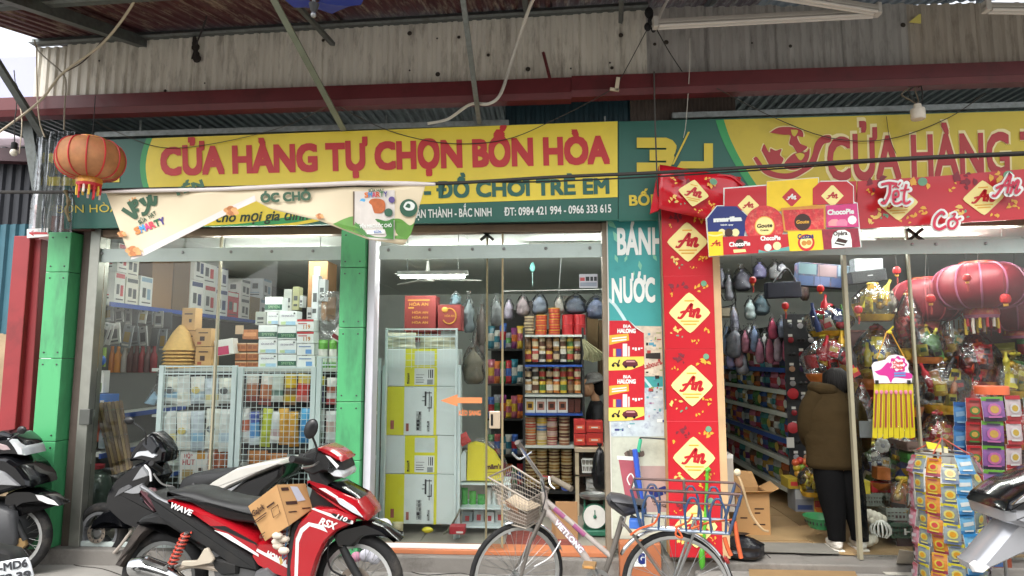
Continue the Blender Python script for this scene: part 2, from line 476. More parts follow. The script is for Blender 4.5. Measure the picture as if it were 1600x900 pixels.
def bolts(o_parent, xs, z, y):
 for x in xs:
  s = MB(); s.lathe([(.013, 0), (.013, .006), (.006, .012)], STEEL, 10, Matrix.Translation((x, y, z)) @ Matrix.Rotation(R(90), 4, 'X'))
  s.build('bolt', o_parent, True)
def glazing(name, label, x0, x1, zb, joints, bxs, posts=True):
 w_ = thing(name, label, 'window' if 'window' in name else 'door', ((x0 + x1) / 2, 0, zb))
 m = MB(); m.bx(x0, x1, -.05, .05, ZT - .035, ZT + .03, BROWNALU); m.build('top_frame', w_, True, bevel=.004)
 m = MB(); m.bx(x0, x1, -.044, -.036, ZB0, ZB1, MINT); m.build('track_cover', w_, True, bevel=.002)
 bolts(w_, bxs, (ZB0 + ZB1) / 2 + .02, -.045)
 edges = [x0] + joints + [x1]
 for i in range(len(edges) - 1):
  y = -.004 if i % 2 == 0 else -.020
  m = MB(); m.bx(edges[i] + .004, edges[i + 1] - .004, y, y + .008, zb + .01, ZT - .035, GLASS); m.build('glass_pane', w_, True)
 for x in joints:
  m = MB(); m.bx(x - .008, x + .008, -.024, .006, zb + .01, ZT - .04, M('a39c84', .3, .1, .05)); m.build('edge_strip', w_, True)
 return w_
X0 = PLX[1] + .02
xw0 = at(150, 600, 0).x; xw1 = PMX[0] + .01
lw = glazing('shop_window', 'left shop window full of boxes between the two green pillars', xw0, xw1, .15, [at(338, 560, 0).x], [at(x, 398, 0).x for x in (165, 290, 365, 428, 492)])
m = MB(); m.bx(xw0 - .17, xw0 - .09, -.05, .1, .12, ZT + .03, M('5b4f49', .5, .3, .12)); m.build('post', lw, True, bevel=.004)
m = MB(); m.bx(xw0 - .09, xw0, -.07, .06, .12, ZT + .03, ALU); m.build('post', lw, True, bevel=.004)
m = MB(); m.bx(xw0, xw1, -.05, .06, .121, .16, M('b9c4c0', .5)); m.build('bottom_frame', lw, True, bevel=.003)
m = MB(); m.bx(xw0 - .06, xw0 + .03, -.09, -.05, at(140, 662, 0).z, at(140, 638, 0).z, M('5d5f5b', .4, .5)); m.build('lock_box', lw, True, bevel=.004)
p_ = MB(); a_ = at(372, 515, -.03); p_.bx(a_.x - .035, a_.x + .035, -.008, -.0055, a_.z - .037, a_.z + .037, M('dcbf9a', .6)); p_.build('paper_note', lw, True)
xd0 = at(590, 600, 0).x; xd1 = at(787, 600, 0).x; xd2 = at(943, 600, 0).x
md = glazing('sliding_glass_door', 'sliding glass door with orange arrow sticker beside the middle green pillar', xd0, xd2, .157, [], [at(x, 396, 0).x for x in (609, 673, 739, 788, 853, 921)])
for c in list(md.children):
 if c.name.startswith('glass_pane'): bpy.data.objects.remove(c)
for (a, e, y) in ((xd0, at(762, 600, 0).x, -.004), (at(757, 600, 0).x, xd1, -.030)):
 m = MB(); m.bx(a, e, y, y + .008, .165, ZT - .04, GLASS); o = m.build('glass_pane', md, True)
 m = MB(); m.bx(e - .016, e, y - .003, y + .011, .165, ZT - .04, M('9c8d6c', .3, .1, .05)); m.build('edge_strip', md, True)
m = MB(); m.bx(xd1, xd2, -.004, .004, ZB1, ZT - .035, GLASS); m.build('glass_pane', md, True)
m = MB(); m.bx(xd0 - .075, xd0 - .015, -.1, .05, .156, ZT + .03, M('d5d4dc', .4, 0, .04)); m.build('post', md, True, bevel=.004)
m = MB(); m.bx(PMX[1] + .004, xd0 - .075, -.02, .05, .12, ZT + .03, M('2f2c2a', .6)); m.build('post', md, True)
m = MB(); m.bx(xd0 - .02, at(762, 800, 0).x, -.05, -.035 + .03, .156, .185, WHITE); m.build('bottom_rail', md, True, bevel=.003)
m = MB(); m.bx(xd2, xd2 + .055, -.07, .05, .12, ZT + .03, M('8b7f6d', .5, .2, .12, 6, dirt='5c5145', dirt_amt=.5)); m.build('post', md, True, bevel=.004)
hx = at(774, 656, -.04)
m = MB(); m.bx(hx.x - .05, hx.x + .04, -.045, -.031, hx.z - .07, hx.z + .07, M('c6b49c', .35, .3, .05)); hp = m.build('door_handle', md, True, bevel=.012)
m = MB(); m.bx(hx.x - .036, hx.x - .018, -.049, -.043, hx.z - .045, hx.z + .045, BLACKP); o = m.build('grip_slot', hp);
for v in o.data.vertices: v.co -= V(md.location)
ORG = M('e08a55', .6, 0, .03)
s = MB(); s.poly_px([(688, 626), (715, 616), (715, 621), (753, 621), (753, 630), (715, 630), (715, 635)][::-1], -.0065, ORG)
s.text_px('KÉO SANG', (717, 649), (751, 649), 7.5, -.0065, ORG, .03); s.build('arrow_sticker', md, True)
for px in (761, 1430):
 a = at(px, 367, -.02); m = MB()
 for q in (-1, 1): m.bar(a + V((-.055, 0, -.045 * q)), a + V((.055, 0, .045 * q)), .022, .022, M('33332f', .4, .5))
 m.build('glass_clamp', md if px < 1000 else None, px < 1000) if px < 1000 else None
xr0 = at(1329, 620, 0).x
rw = glazing('shop_window', 'right shop window crowded with gift baskets and a big lantern', xr0, 7.35, .135, [at(1431, 600, 0).x], [at(x, 380, 0).x for x in (1420, 1457, 1534)])
m = MB(); xo = at(1112, 560, 0).x; m.bx(xo, xr0, -.044, -.036, ZB0 - .0, ZB1, MINT); m.build('track_cover', rw, True, bevel=.002)
m = MB(); m.bx(xo, xr0, -.05, .05, ZT - .035, ZT + .03, BROWNALU); m.build('top_frame', rw, True, bevel=.004)
m = MB(); m.bx(xr0 - .014, xr0 + .014, -.03, .012, .13, ZT - .04, M('a39c84', .35, .2, .05)); m.build('edge_strip', rw, True)
a = at(1430, 367, -.03); m = MB()
for q in (-1, 1): m.bar(a + V((-.06, 0, -.05 * q)), a + V((.06, 0, .05 * q)), .022, .022, M('2c2c29', .4, .5))
m.build('glass_clamp', rw, True)
# red beam, fascia, canopy
beam = thing('roof_beam', 'maroon steel beam running along the front above the signs', 'beam', (0, -.36, 3.75))
for (xa, ya0, ya1, xb, yb0, yb1) in ((-60, 155, 183, 893, 120.5, 153), (893, 121, 152.5, 1750, 91, 122)):
 A0, A1, B0, B1 = at(xa, ya0, -.40), at(xa, ya1, -.40), at(xb, yb0, -.40), at(xb, yb1, -.40)
 if xa > 0: A0.z += .008; A1.z += .008; A0.y = A1.y = B0.y = B1.y = -.41
 m = MB(); k = V((0, .022, 0)); f = V((0, .012, .045))
 m.prism([A0, B0, B1 + V((0, 0, .05)), A1 + V((0, 0, .05))], k, MAROON)
 m.prism([A1 + V((0, 0, .048)), B1 + V((0, 0, .048)), B1 + V((0, .02, 0)), A1 + V((0, .02, 0))], (0, .1, 0), MAROON)
 m.prism([A0 + V((0, .022, 0)), B0 + V((0, .022, 0)), B0 + V((0, .1, -.012)), A0 + V((0, .1, -.012))], (0, 0, -.012), MAROON)
 m.build('beam_length', beam, True)
fas = thing('corrugated_fascia', 'dirty cream corrugated metal fascia above the maroon beam', 'cladding', (0, -.28, 3.9))
CREAM = M('dcd7ca', .6, .05, .10, 4, .08, 60, dirt='6b6152', dirt_amt=.55, dscale=5, stretch=(3, 3, .6))
GREYC = M('b2afaa', .6, .05, .12, 4, .08, 60, dirt='57504a', dirt_amt=.5, dscale=5, stretch=(3, 3, .6))
GREYB = M('b8aea0', .6, .05, .14, 4, .08, 60, dirt='5c4d40', dirt_amt=.5, dscale=5, stretch=(3, 3, .6))
def fz(px, y0, y1, x0=0, x1=1600): return y0 + (y1 - y0) * (px - x0) / (x1 - x0)
def ftop(px): return 74 + (px - 100) * (20 - 74) / 900 if px < 1005 else 22 - (px - 1005) * .012 - 4
def fbot(px): return 153 - (px + 20) * .0348 + 2
edges = [56, 104, 200, 302, 404, 505, 606, 706, 806, 906, 1005, 1105, 1212, 1318, 1421, 1530, 1640, 1750]
for i in range(len(edges) - 1):
 a, e = edges[i], edges[i + 1]
 Y = -.30 if a < 1000 else -.26
 z1 = (at(a, ftop(a) if a > 60 else 85, Y).z + at(e, ftop(e), Y).z) / 2 + .03; z0 = (at(a, fbot(a) + 6, Y).z + at(e, fbot(e) + 6, Y).z) / 2 - .02
 xa, xe = at(a, 100, Y).x, at(e, 100, Y).x
 m = MB(); mt = CREAM if a < 1000 else (GREYC if a < 1420 else GREYB)
 wv = .085 if a < 1000 else .10
 corrug(m, (xa, Y - (.004 if i % 2 else 0), z0), (xe - xa + .03, 0, 0), (0, 0, z1 - z0), wv, .016, (0, -1, 0), mt)
 m.build('fascia_sheet', fas, True)
a = [at(x, y, -.31) for x, y in ((1421, 34), (1436, 22), (1439, 22), (1439, 36))]
m = MB(); m.prism(a[::-1], (0, .01, 0), M('f0e27c', .5)); m.build('plastic_patch', fas, True)  # bright base colour stands in for daylight through the patch
for k, (x, y) in enumerate([(155, 95), (258, 142), (306, 90), (320, 130), (505, 63), (640, 52), (683, 60), (717, 58), (684, 116), (640, 110), (763, 86), (970, 55), (953, 98), (956, 106), (825, 108), (892, 107), (1023, 69), (1041, 66), (1175, 67), (1235, 72), (1411, 39)]):
 m = MB(); p = at(x, y, -.319); q = .008 + .006 * (k % 3); m.ball(p, (q, .004, q), M('3a332c', .8), 8, 5); m.build('rusty_screw', fas, True)
m = MB();
for i in range(6):
 p = at(304 + i * .8, 62 + i * 6, -.325); m.ball(p, (.018 + .01 * (i % 3), .012, .035), M('2a2420', .9), 7, 5)
m.build('cobweb_clump', fas, True)
can = thing('canopy_roof', 'rusty maroon tin canopy on galvanised purlins over the pavement', 'canopy', (0, -1.4, 3.9))
RUSTY = M('4a2125', .7, .05, .25, 5, .1, 50, dirt='a59784', dirt_amt=.75, dscale=3.2, stretch=(9, 1.1, 1))
BLUEG = M('5b6168', .6, .1, .2, 5, .1, 50, dirt='8d7b63', dirt_amt=.7, dscale=3, stretch=(6, 1, 1))
def ctop(px, lift=0):
 p = at(px, ftop(px), -.30); p.z += lift; return p
L0, L1 = ctop(104), ctop(1000)
gx = (L1.z - L0.z) / (L1.x - L0.x); SL = .25
def cz(x, y): return L0.z + gx * (x - L0.x) + (y + .30) * SL      # underside height of the canopy
for i in range(12):
 x0 = -4.35 + i * .86; x1 = x0 + .9
 if x0 > 6.2: break
 mt = RUSTY if x0 < 1.25 else BLUEG
 m = MB(); y0, y1 = .25, -1.76 + .04 * math.sin(i * 2.1)
 lift = .012 if i % 2 else 0.0
 o_ = V((x0, y0, cz(x0, y0) + .075 + lift))
 corrug(m, o_, (x1 - x0, 0, gx * (x1 - x0)), (0, y1 - y0, (y1 - y0) * SL), .09, .015, (0, 0, 1), mt)
 m.build('roof_sheet', can, True)
for k, (yy, dz, ht) in enumerate(((-.33, .045, .05), (-1.25, .045, .055), (-1.70, .045, .055))):
 a = V((-4.4, yy, cz(-4.4, yy) + dz)); e = V((5.9 if k else at(1012, 30, -.33).x, yy, 0)); e.z = cz(e.x, yy) + dz
 m = MB(); m.bar(a, e, .045, ht, GALVD, (0, 0, 1))
 m.bar(a + V((0, -.03, -ht / 2 + .004)), e + V((0, -.03, -ht / 2 + .004)), .06, .006, GALV); m.build('purlin', can, True)
for x in (-3.42, -.2, 1.28, 3.6):
 m = MB(); a = V((x, .1, cz(x, .1) + .0)); e = V((x - (.0 if x > -3 else .15), -1.74, cz(x, -1.74) + .0))
 if x < -3: m.bar(a, e, .07, .085, GALVD)
 else: m.bar(a + V((0, 0, .05)), e + V((0, 0, .05)), .04, .05, GALVD)
 m.build('rafter', can, True)
GB = M('838a78', .5, .3, .14, 8, dirt='5f6255', dirt_amt=.5)
for (p0, y0, p1, y1, wd, mt) in (((537, 203), -.24, (424, -8), -1.25, .045, GB), ((749, 192), -.24, (721, -20), -1.3, .036, GALV), ((520, 69), -.36, (452, -6), -1.2, .04, GALVD),
         ((68, 214), -.3, (-22, 70), -1.0, .07, GALVD), ((970, 34), -.36, (972, -20), -1.2, .03, GALVD)):
 m = MB(); m.bar(at(*p0, y0), at(*p1, y1), wd, .028, mt, (0, -1, 0)); m.build('brace', can, True)
m = MB(); m.bar(at(62, 300, -.22), at(44, 190, -.22), .09, .05, GALVD, (0, -1, 0)); m.build('brace', can, True)
sf = thing('sign_frame', 'galvanised angle iron rail along the top of both signs', 'frame', (0, -.2, 3.4))
for (xa, ya, xb, yb, h_) in ((150, 216, 795, 197, 9), (1050, 186, 1700, 166, 9)):
 m = MB(); m.bar(at(xa, ya - h_ / 2, -.19), at(xb, yb - h_ / 2, -.19), .04, .045, GALV, (0, 0, 1)); m.build('rail', sf, True)
for x, y0, y1 in ((220, 188, 206), (313, 196, 203), (604, 180, 196), (945, 182, 190)):
 m = MB(); m.bar(at(x, y0, -.17), at(x, y1 + 4, -.17), .014, .014, GALV, (0, 1, 0)); m.build('peg', sf, True)
m = MB(); a, e = at(790, 160, -.12), at(988, 190, -.12); corrug(m, (a.x, -.12, e.z - .03), (e.x - a.x, 0, 0), (0, 0, a.z - e.z + .1), .08, .014, (0, -1, 0), M('17323a', .55, .1, .2, 8)); m.build('backing_sheet', sf, True)
m = MB(); a, e = at(984, 150, -.14), at(1150, 186, -.14); corrug(m, (a.x, -.14, e.z - .03), (e.x - a.x, 0, 0), (0, 0, a.z - e.z + .06), .03, .006, (0, -1, 0), M('4a4039', .8, 0, .2, 10)); m.build('backing_sheet', sf, True)
# neighbour on the left, far building
nb = thing('neighbour_wall', 'blue corrugated sheet wall over stained plaster at the left edge', 'wall', (-4.9, .1, 0))
m = MB(); a, e = at(-160, 250, .1), at(33, 520, .1)
corrug(m, (a.x, .12, at(20, 522, .1).z), (e.x - a.x, 0, 0), (0, 0, at(20, 350, .1).z - at(20, 522, .1).z), .09, .022, (0, -1, 0), M('34616f', .5, .1, .12, 4, dirt='264a55', dirt_amt=.4)); m.build('blue_sheet', nb, True)
m = MB(); corrug(m, (a.x, .14, at(20, 352, .1).z), (at(50, 300, .1).x - a.x, 0, 0), (0, 0, at(20, 228, .1).z - at(20, 352, .1).z), .09, .022, (0, -1, 0), M('23262d', .6, .1, .15, 4)); m.build('dark_sheet', nb, True)
m = MB(); m.bx(a.x, at(27, 600, .1).x, .1, .3, 0, at(20, 521, .1).z, M('a08c70', .85, 0, .2, 5, .3, 30, dirt='3d352c', dirt_amt=.85, dscale=4)); m.build('plaster_base', nb, True)
m = MB(); m.bar(at(42, 370, .02), at(16, 690, .02), .15, .1, M('8d2a2e', .5, 0, .1, 5, dirt='5f2022', dirt_amt=.5), (0, -1, 0)); m.build('red_post', nb, True, bevel=.006)
m = MB(); m.bar(at(61, 375, .06), at(40, 700, .06), .11, .08, M('7c2327', .5, 0, .1, 5), (0, -1, 0)); m.build('red_post', nb, True, bevel=.006)
m = MB(); m.bar(at(-160, 238, .05), at(54, 245, .05), .1, .12, M('43232a', .5, 0, .1)); m.build('maroon_rail', nb, True)
sg = MB(); P = [at(x, y, -.05) for x, y in ((42, 358), (42, 372), (75, 369), (75, 356))]; sg.prism(P, (0, .006, 0), M('d9d5d2', .6))
sg.poly_px([(44, 364), (53, 359), (52, 362), (74, 363), (74, 366), (52, 366), (53, 369)], -.053, M('a03034', .6)); sg.build('arrow_plate', nb, True)
hb = thing('neighbour_house', 'pale lilac and white house seen past the canopy corner', 'building', (-9.5, 9.5, 0))
LIL = M('a3a5bd', .8, 0, .04, .5); WHB = M('c9c2cb', .8, 0, .05, .8); PNK = M('b08983', .8, 0, .08, 1)
m = MB(); m.bx(-15, -8.6, 9.5, 14, 0, 7.4, WHB); m.build('wall', hb, True)
m = MB(); m.bx(-15, -8.85, 9.3, 14, 7.4, 9.2, LIL); m.build('upper_wall', hb, True)
m = MB(); m.bx(-15, -8.35, 9.0, 9.5, 6.95, 7.2, WHB); m.build('cornice', hb, True, bevel=.05)
m = MB(); m.bx(-15, -8.5, 9.1, 9.5, 5.2, 5.35, PNK); m.build('cornice', hb, True, bevel=.03)
m = MB(); m.bx(-15, -8.2, 9.0, 9.45, 4.55, 4.75, PNK); m.build('eave', hb, True)
m = MB(); m.bx(-8.9, -8.72, 9.2, 9.3, 4.8, 9, PNK); m.build('corner_trim', hb, True)
ob = thing('street_house', 'plain grey house across the street mirrored in the shop glass', 'building', (-1.5, -15, 0))
m = MB(); m.bx(-9, 6, -19, -15, 0, 7.5, M('8f8a82', .8, 0, .1, 1)); m.build('wall', ob, True)
LIT = M_emit('lit_tube', 'f4f6f0', 44)
for lab, x, y, z in (('lit fluorescent tube hanging behind the sliding glass door over the cartons', at(676, 427, .22).x, .22, at(676, 427, .22).z), ('added fluorescent fill tube above the centre opening, out of view', .35, .9, ZC - .03), ('added fill tube behind the track cover, brightening the left window', -2.5, .24, at(300, 396, .24).z),  # centre opening and left window tubes are added, unseen fill lights
      ('lit fluorescent tube at the top of the right shop window', at(1480, 375, .25).x, .25, at(1480, 375, .25).z), ('added fill tube hidden behind the track cover, brightening the aisle', 2.45, 1.1, ZC - .03), ('added fill tube behind the track cover, brightening the middle back wall', -.9, 1.1, ZC - .03), ('added fill tube behind the track cover, brightening the wall shelf', -2.9, 1.3, ZC - .03), ('added fill tube behind the track cover, brightening the gift baskets', 3.3, .9, ZC - .03)):  # all but the right window tube are added out of view to brighten
 lt = thing('ceiling_or_fill_lamp', lab, 'lamp', (x, y, z)); ln = .56 if z < 2.5 else 1.1
 m = MB(); m.bx(-ln / 2 - .03, ln / 2 + .03, -.02, .02, -.015, .02, WHITE); m.build('housing', lt)
 m = MB(); m.tube([(-ln / 2, 0, -.03), (ln / 2, 0, -.03)], .013, LIT, 8); m.build('lamp_tube', lt)
 for q in (-.4, .4): m = MB(); m.tube([(q * ln, 0, .02), (q * ln, 0, max(.03, ZC - z))], .003, STEEL, 5); m.build('hanger', lt)
for x in (-7, -4, -1, 2):
 for z in (1, 4.2):
  m = MB(); m.bx(x, x + 1.6, -15.02, -14.98, z, z + 2, M('2b2f33', .3)); f = m.build('window', ob, True)
 m = MB(); m.bx(x - .3, x + 2, -15, -14.2, 3.45, 3.6, M('6a4a38', .7)); m.build('balcony', ob, True)
# shop signs
YS = -.2
def sign_board(name, label, tl, tr, br, bl):
 s_ = thing(name, label, 'sign', at((tl[0] + tr[0]) / 2, (bl[1] + br[1]) / 2, YS))
 m = MB(); m.prism([at(*p, YS) for p in (tl, bl, br, tr)], (0, .03, 0), DGRN); m.build('backing_panel', s_, True)
 return s_
def curve_px(pts, n=8): return [(p.x, p.y) for p in spline([V((x, y, 0)) for x, y in pts], n)]
s1 = sign_board('shop_sign', 'long yellow sign with red lettering above the left window and sliding door', (100, 221), (965.5, 189), (965.5, 344), (100, 357))
edge = curve_px([(238, 216), (230, 240), (228, 268), (236, 300), (262, 340), (280, 354)])
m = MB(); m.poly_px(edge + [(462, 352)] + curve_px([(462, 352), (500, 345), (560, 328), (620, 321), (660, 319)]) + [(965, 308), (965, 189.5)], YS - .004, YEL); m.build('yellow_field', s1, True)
m = MB(); m.poly_px([(x - 9, y) for x, y in edge] + edge[::-1], YS - .0035, SGRN); m.build('green_swoosh', s1, True)
m = MB(); m.poly_px(curve_px([(300, 353.8), (380, 349), (470, 336), (540, 327), (470, 346), (400, 353)])[:-1], YS - .006, SGRN); m.build('green_swoosh', s1, True)
m = MB(); m.text_px('CỬA HÀNG TỰ CHỌN BỐN HÒA', (253, 272), (951, 253.5), 39, YS - .008, SRED, .052)
m.build('red_lettering', s1, True)
m = MB(); m.text_px('- ĐỒ CHƠI TRẺ EM', (664, 309), (951, 301.5), 22.5, YS - .008, DGRN, .045); m.build('green_lettering', s1, True); m = MB(); m.build('green_lettering', s1, True)
m = MB(); m.text_px('cho mọi gia đình', (338, 347), (482, 343), 15, YS - .008, M('243c28', .5), .022, .28); m.build('slogan_lettering', s1, True)
m = MB(); m.text_px('THUẬN THÀNH - BẮC NINH', (628, 341), (768, 337.5), 12.5, YS - .006, SWHT, .02); m.build('white_lettering', s1, True); m = MB(); m.text_px('ĐT: 0984 421 994 - 0966 333 615', (788, 337), (955, 331.5), 12, YS - .006, SWHT, .02); m.build('white_lettering', s1, True)
LY = M('d9c23a', .45, 0, .04)
def logo(mb, ox, oy, k, Y):
 def q(pts): mb.poly_px([(ox + x * k, oy + y * k) for x, y in pts], Y, LY)
 q([(0, 0), (46, 0), (56, 4), (62, 12), (62, 16), (0, 16)]); q([(46, 16), (62, 16), (60, 24), (58, 27), (46, 27)])
 q([(20, 19), (46, 19), (46, 36), (20, 36)]); q([(46, 27), (58, 27), (59, 31), (56, 39), (46, 39)]); q([(0, 39), (56, 39), (52, 47), (44, 54), (0, 54)])
 q([(80, -9), (83, -9), (58, 42), (55, 42)]); q([(69, 37), (105, 37), (105, 48), (62, 48)]); q([(105, 9), (119, 9), (119, 48), (105, 48)])
m = MB(); logo(m, 995, 215, 1.0, YS - .006 - .012);
m1 = MB(); logo(m1, 76, 240, .93, YS - .006); m1.text_px('BỐN HÒA', (89, 333), (186, 331), 12, YS - .006, LY, -.004); m1.build('logo', s1, True)
YS2 = YS
s2 = sign_board('shop_sign', 'dim yellow and green sign with a globe emblem at upper right', (966.5, 190), (1720, 169), (1720, 335), (966.5, 345))
m.text_px('BỐN HÒA', (984, 321), (1100, 317), 15.5, YS - .006, LY, .03); m.build('logo', s2, True)
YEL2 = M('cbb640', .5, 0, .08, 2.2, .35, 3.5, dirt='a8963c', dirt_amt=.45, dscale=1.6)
edge = curve_px([(1131, 187), (1140, 214), (1155, 245), (1176, 280), (1205, 320), (1222, 338)])
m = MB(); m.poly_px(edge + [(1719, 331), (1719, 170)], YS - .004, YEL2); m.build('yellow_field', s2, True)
m = MB(); m.poly_px([(x - 13, y + .4) for x, y in edge] + edge[::-1], YS - .0035, SGRN); m.build('green_swoosh', s2, True)
RD2 = M('a82c2e', .45, 0, .05)
def blob(mb, pts, Y, mat, n=5):
 q = [V((x, y, 0)) for x, y in pts]; q = q + q[:1]; c = [(p.x, p.y) for p in spline(q, n)][:-1]
 mb.poly_px(c[::-1], Y, mat)
def outl(pts, k):
 cx = sum(p[0] for p in pts) / len(pts); cy_ = sum(p[1] for p in pts) / len(pts)
 o = []
 for x, y in pts:
  d = math.hypot(x - cx, y - cy_); o.append((cx + (x - cx) * (d + k) / d, cy_ + (y - cy_) * (d + k) / d))
 return o
def cr(pts): return [(960 + x * .225, 170 + y * .225) for x, y in pts]
hand = cr([(965, 345), (990, 335), (1040, 400), (1120, 440), (1220, 445), (1320, 400), (1370, 330), (1395, 240), (1440, 190), (1500, 185), (1500, 230), (1455, 245), (1425, 300), (1390, 390), (1310, 450), (1230, 485), (1120, 480), (1030, 440)])
cont = [cr([(1080, 165), (1140, 130), (1230, 128), (1300, 150), (1310, 195), (1270, 190), (1290, 240), (1340, 265), (1300, 300), (1270, 305), (1240, 260), (1215, 240), (1222, 185), (1170, 180)]),
  cr([(1022, 290), (1040, 245), (1065, 290), (1080, 300), (1085, 275), (1120, 290), (1160, 280), (1150, 320), (1175, 350), (1140, 400), (1080, 390), (1050, 340)]),
  cr([(1200, 350), (1250, 310), (1330, 300), (1355, 275), (1350, 340), (1320, 390), (1270, 420), (1210, 420), (1175, 395)])]
m = MB()
for p in [hand] + cont: blob(m, outl(p, 2.0), YS - .006, SCRM)
for p in [hand] + cont: blob(m, p, YS - .009, RD2)
blob(m, cr([(1255, 315), (1290, 305), (1320, 320), (1300, 355), (1280, 350)]), YS - .011, YEL2); blob(m, cr([(1160, 300), (1200, 265), (1240, 270), (1220, 300), (1195, 330), (1165, 320)]), YS - .011, YEL2); blob(m, cr([(1225, 145), (1275, 150), (1255, 190), (1235, 180)]), YS - .011, YEL2)
m.build('globe_emblem', s2, True)
m = MB(); m.text_px('CỬA HÀNG TỰ', (1292, 281), (1672, 270), 66, YS - .006, SCRM, .058); m.text_px('CỬA HÀNG TỰ', (1295, 280), (1669, 269), 63, YS - .010, RD2, .030); m.build('red_lettering', s2, True)
# draped milk banner on the cable
YB = -.75
def yb(px, py): return YB + .007 * math.sin(px * .06 + py * .035) + .012 * math.sin(px * .021 - py * .03)
def ybp(k): return lambda x, y: yb(x, y) - k
ban = thing('milk_banner', 'torn beige milk banner sagging from the black cable over the left sign', 'banner', at(420, 408, YB))
BEI = M('dccdae', .6, 0, .06, 3); BEIW = M('dcd3cf', .6, 0, .05, 3)
def interp(tab, x):
 for (a, ya), (b_, yb_) in zip(tab, tab[1:]):
  if a <= x <= b_: return ya + (yb_ - ya) * (x - a) / (b_ - a)
 return tab[-1][1]
top = [(166, 301), (340, 298), (470, 294), (600, 291), (665, 288)]
bot = [(166, 301.5), (204, 406), (226, 399), (300, 362), (350, 337), (400, 314), (424, 327), (500, 345), (530, 357), (575, 374), (632, 383), (642, 366), (665, 289)]
m = MB(); NX, NY = 100, 10; vs = []; fs = []
for i in range(NX + 1):
 x = 166 + (665 - 166) * i / NX; t, bo = interp(top, x), interp(bot, x)
 for j in range(NY + 1):
  y = t + (bo - t) * j / NY; vs.append(at(x, y, yb(x, y)))
for i in range(NX):
 for j in range(NY):
  a = i * (NY + 1) + j; fs.append((a, a + 1, a + NY + 2, a + NY + 1))
m.add(vs, fs, BEI, True); cl = m.build('cloth', ban, True, sharp=80)
sol = cl.modifiers.new('thickness', 'SOLIDIFY'); sol.thickness = .002; sol.offset = 1
m = MB(); m.poly_px([(204, 406), (226, 399), (224, 394), (207, 398)], ybp(.006), BEIW)
for a, b_ in zip([(226, 399), (300, 362), (350, 337)], [(300, 362), (350, 337), (400, 314)]): m.poly_px([a, b_, (b_[0] - 2, b_[1] - 9), (a[0] - 2, a[1] - 9)], ybp(.006), BEIW)
m.build('white_margin', ban, True)
m = MB(); ry = [(160, 300, 3), (230, 298, 5), (340, 296, 5), (440, 291, 5.5), (560, 286, 6), (640, 287, 6), (680, 288, 4)]
m.tube([at(x, y, YB - .02) for x, y, r in ry], [r * .0030 for x, y, r in ry], BEIW, 10); m.build('rolled_edge', ban, True)
GRH = M('5d8f3c', .6, 0, .12, 12)
m = MB(); m.poly_px(curve_px([(520, 350), (540, 341), (556, 338), (580, 345), (606, 343), (625, 342), (640, 352), (648, 347)]) + [(642, 366), (636, 374), (575, 371), (535, 357)], ybp(.008), GRH); m.build('green_print', ban, True)
m = MB()
for k in range(8):
 xl, xr = 553.5 + k * 7.9, 553.5 + (k + 1) * 7.9
 m.poly_px([(xl, 299 - k * .25), (xr, 298.8 - k * .25), (xr, min(374.5, 360 + (xr - 553.5) * .55)), (xl, min(374.5, 360 + (xl - 553.5) * .55))], ybp(.010), M('cfc8c0', .5))
m.poly_px([(553.5, 299)] * 0 + [(551.5, 298), (552, 298), (552, 300), (551.5, 300)], ybp(.012), BEIW); m.poly_px([(551.5, 299), (554, 299), (553.5, 361), (551.5, 360)], ybp(.013), M('6a5a48', .6))
m.poly_px(curve_px([(555, 345), (566, 343), (575, 347), (588, 342), (603, 345), (615, 341)]) + [(615, 374), (573, 370), (555, 359)], ybp(.016), M('3f7a35', .6, 0, .12, 12))
blob(m, [(573, 322), (579, 312), (590, 310), (600, 314), (602, 325), (596, 333), (582, 332)], ybp(.017), M('b5602e', .6, 0, .2, 40))
for cx, cy_, r, c in ((567, 315, 5, '5aa7d6'), (562, 324, 4.5, 'd39a52'), (564, 335, 5, 'c94a4a'), (612, 312, 5, '5a4a86'), (607, 332, 6.5, '2d5a44')):
 m.poly_px([(cx + r * math.cos(R(-20 * k)), cy_ + r * math.sin(R(-20 * k))) for k in range(18)], ybp(.017), M(c, .6, 0, 0))
for i, (ch, c) in enumerate(zip('SMARTY', ('e07a3a', '4a8fd0', 'd0456f', 'd05a32', '3f7a45', '4a3f86'))): m.text_px(ch, (570 + i * 6, 308.5 - i * .3), (575.3 + i * 6, 308.2 - i * .3), 7.5, ybp(.02), M(c, .6, 0, 0), .03)
m.text_px('SỮA HẠT', (576, 300), (600, 299), 4, ybp(.018), M('2f5a3c', .6, 0, 0), .03)
m.text_px('YẾN MẠCH-ÓC CHÓ', (562, 356.5), (612, 354.5), 5, ybp(.02), SWHT, .03)
m.poly_px([(573, 360), (601, 359), (601, 365), (573, 366)], ybp(.02), SWHT); m.text_px('SỮA', (584, 364), (596, 363.6), 3.4, ybp(.024), M('3a62b0', .6, 0, 0), .02)
m.build('carton_print', ban, True)
m = MB(); m.poly_px([(638.5 + 14 * math.cos(R(-15 * k)), 325 + 14 * math.sin(R(-15 * k))) for k in range(24)], ybp(.014), M('2d5a44', .6, 0, 0))
blob(m, [(630, 323), (634, 316), (642, 315), (648, 320), (646, 327), (640, 329), (634, 328)], ybp(.018), SWHT); blob(m, [(633, 323), (637, 318), (641, 320), (640, 325)], ybp(.021), M('2d5a44', .6, 0, 0)); m.build('round_badge', ban, True)
DG = M('2f553c', .6, 0, 0)
m = MB()
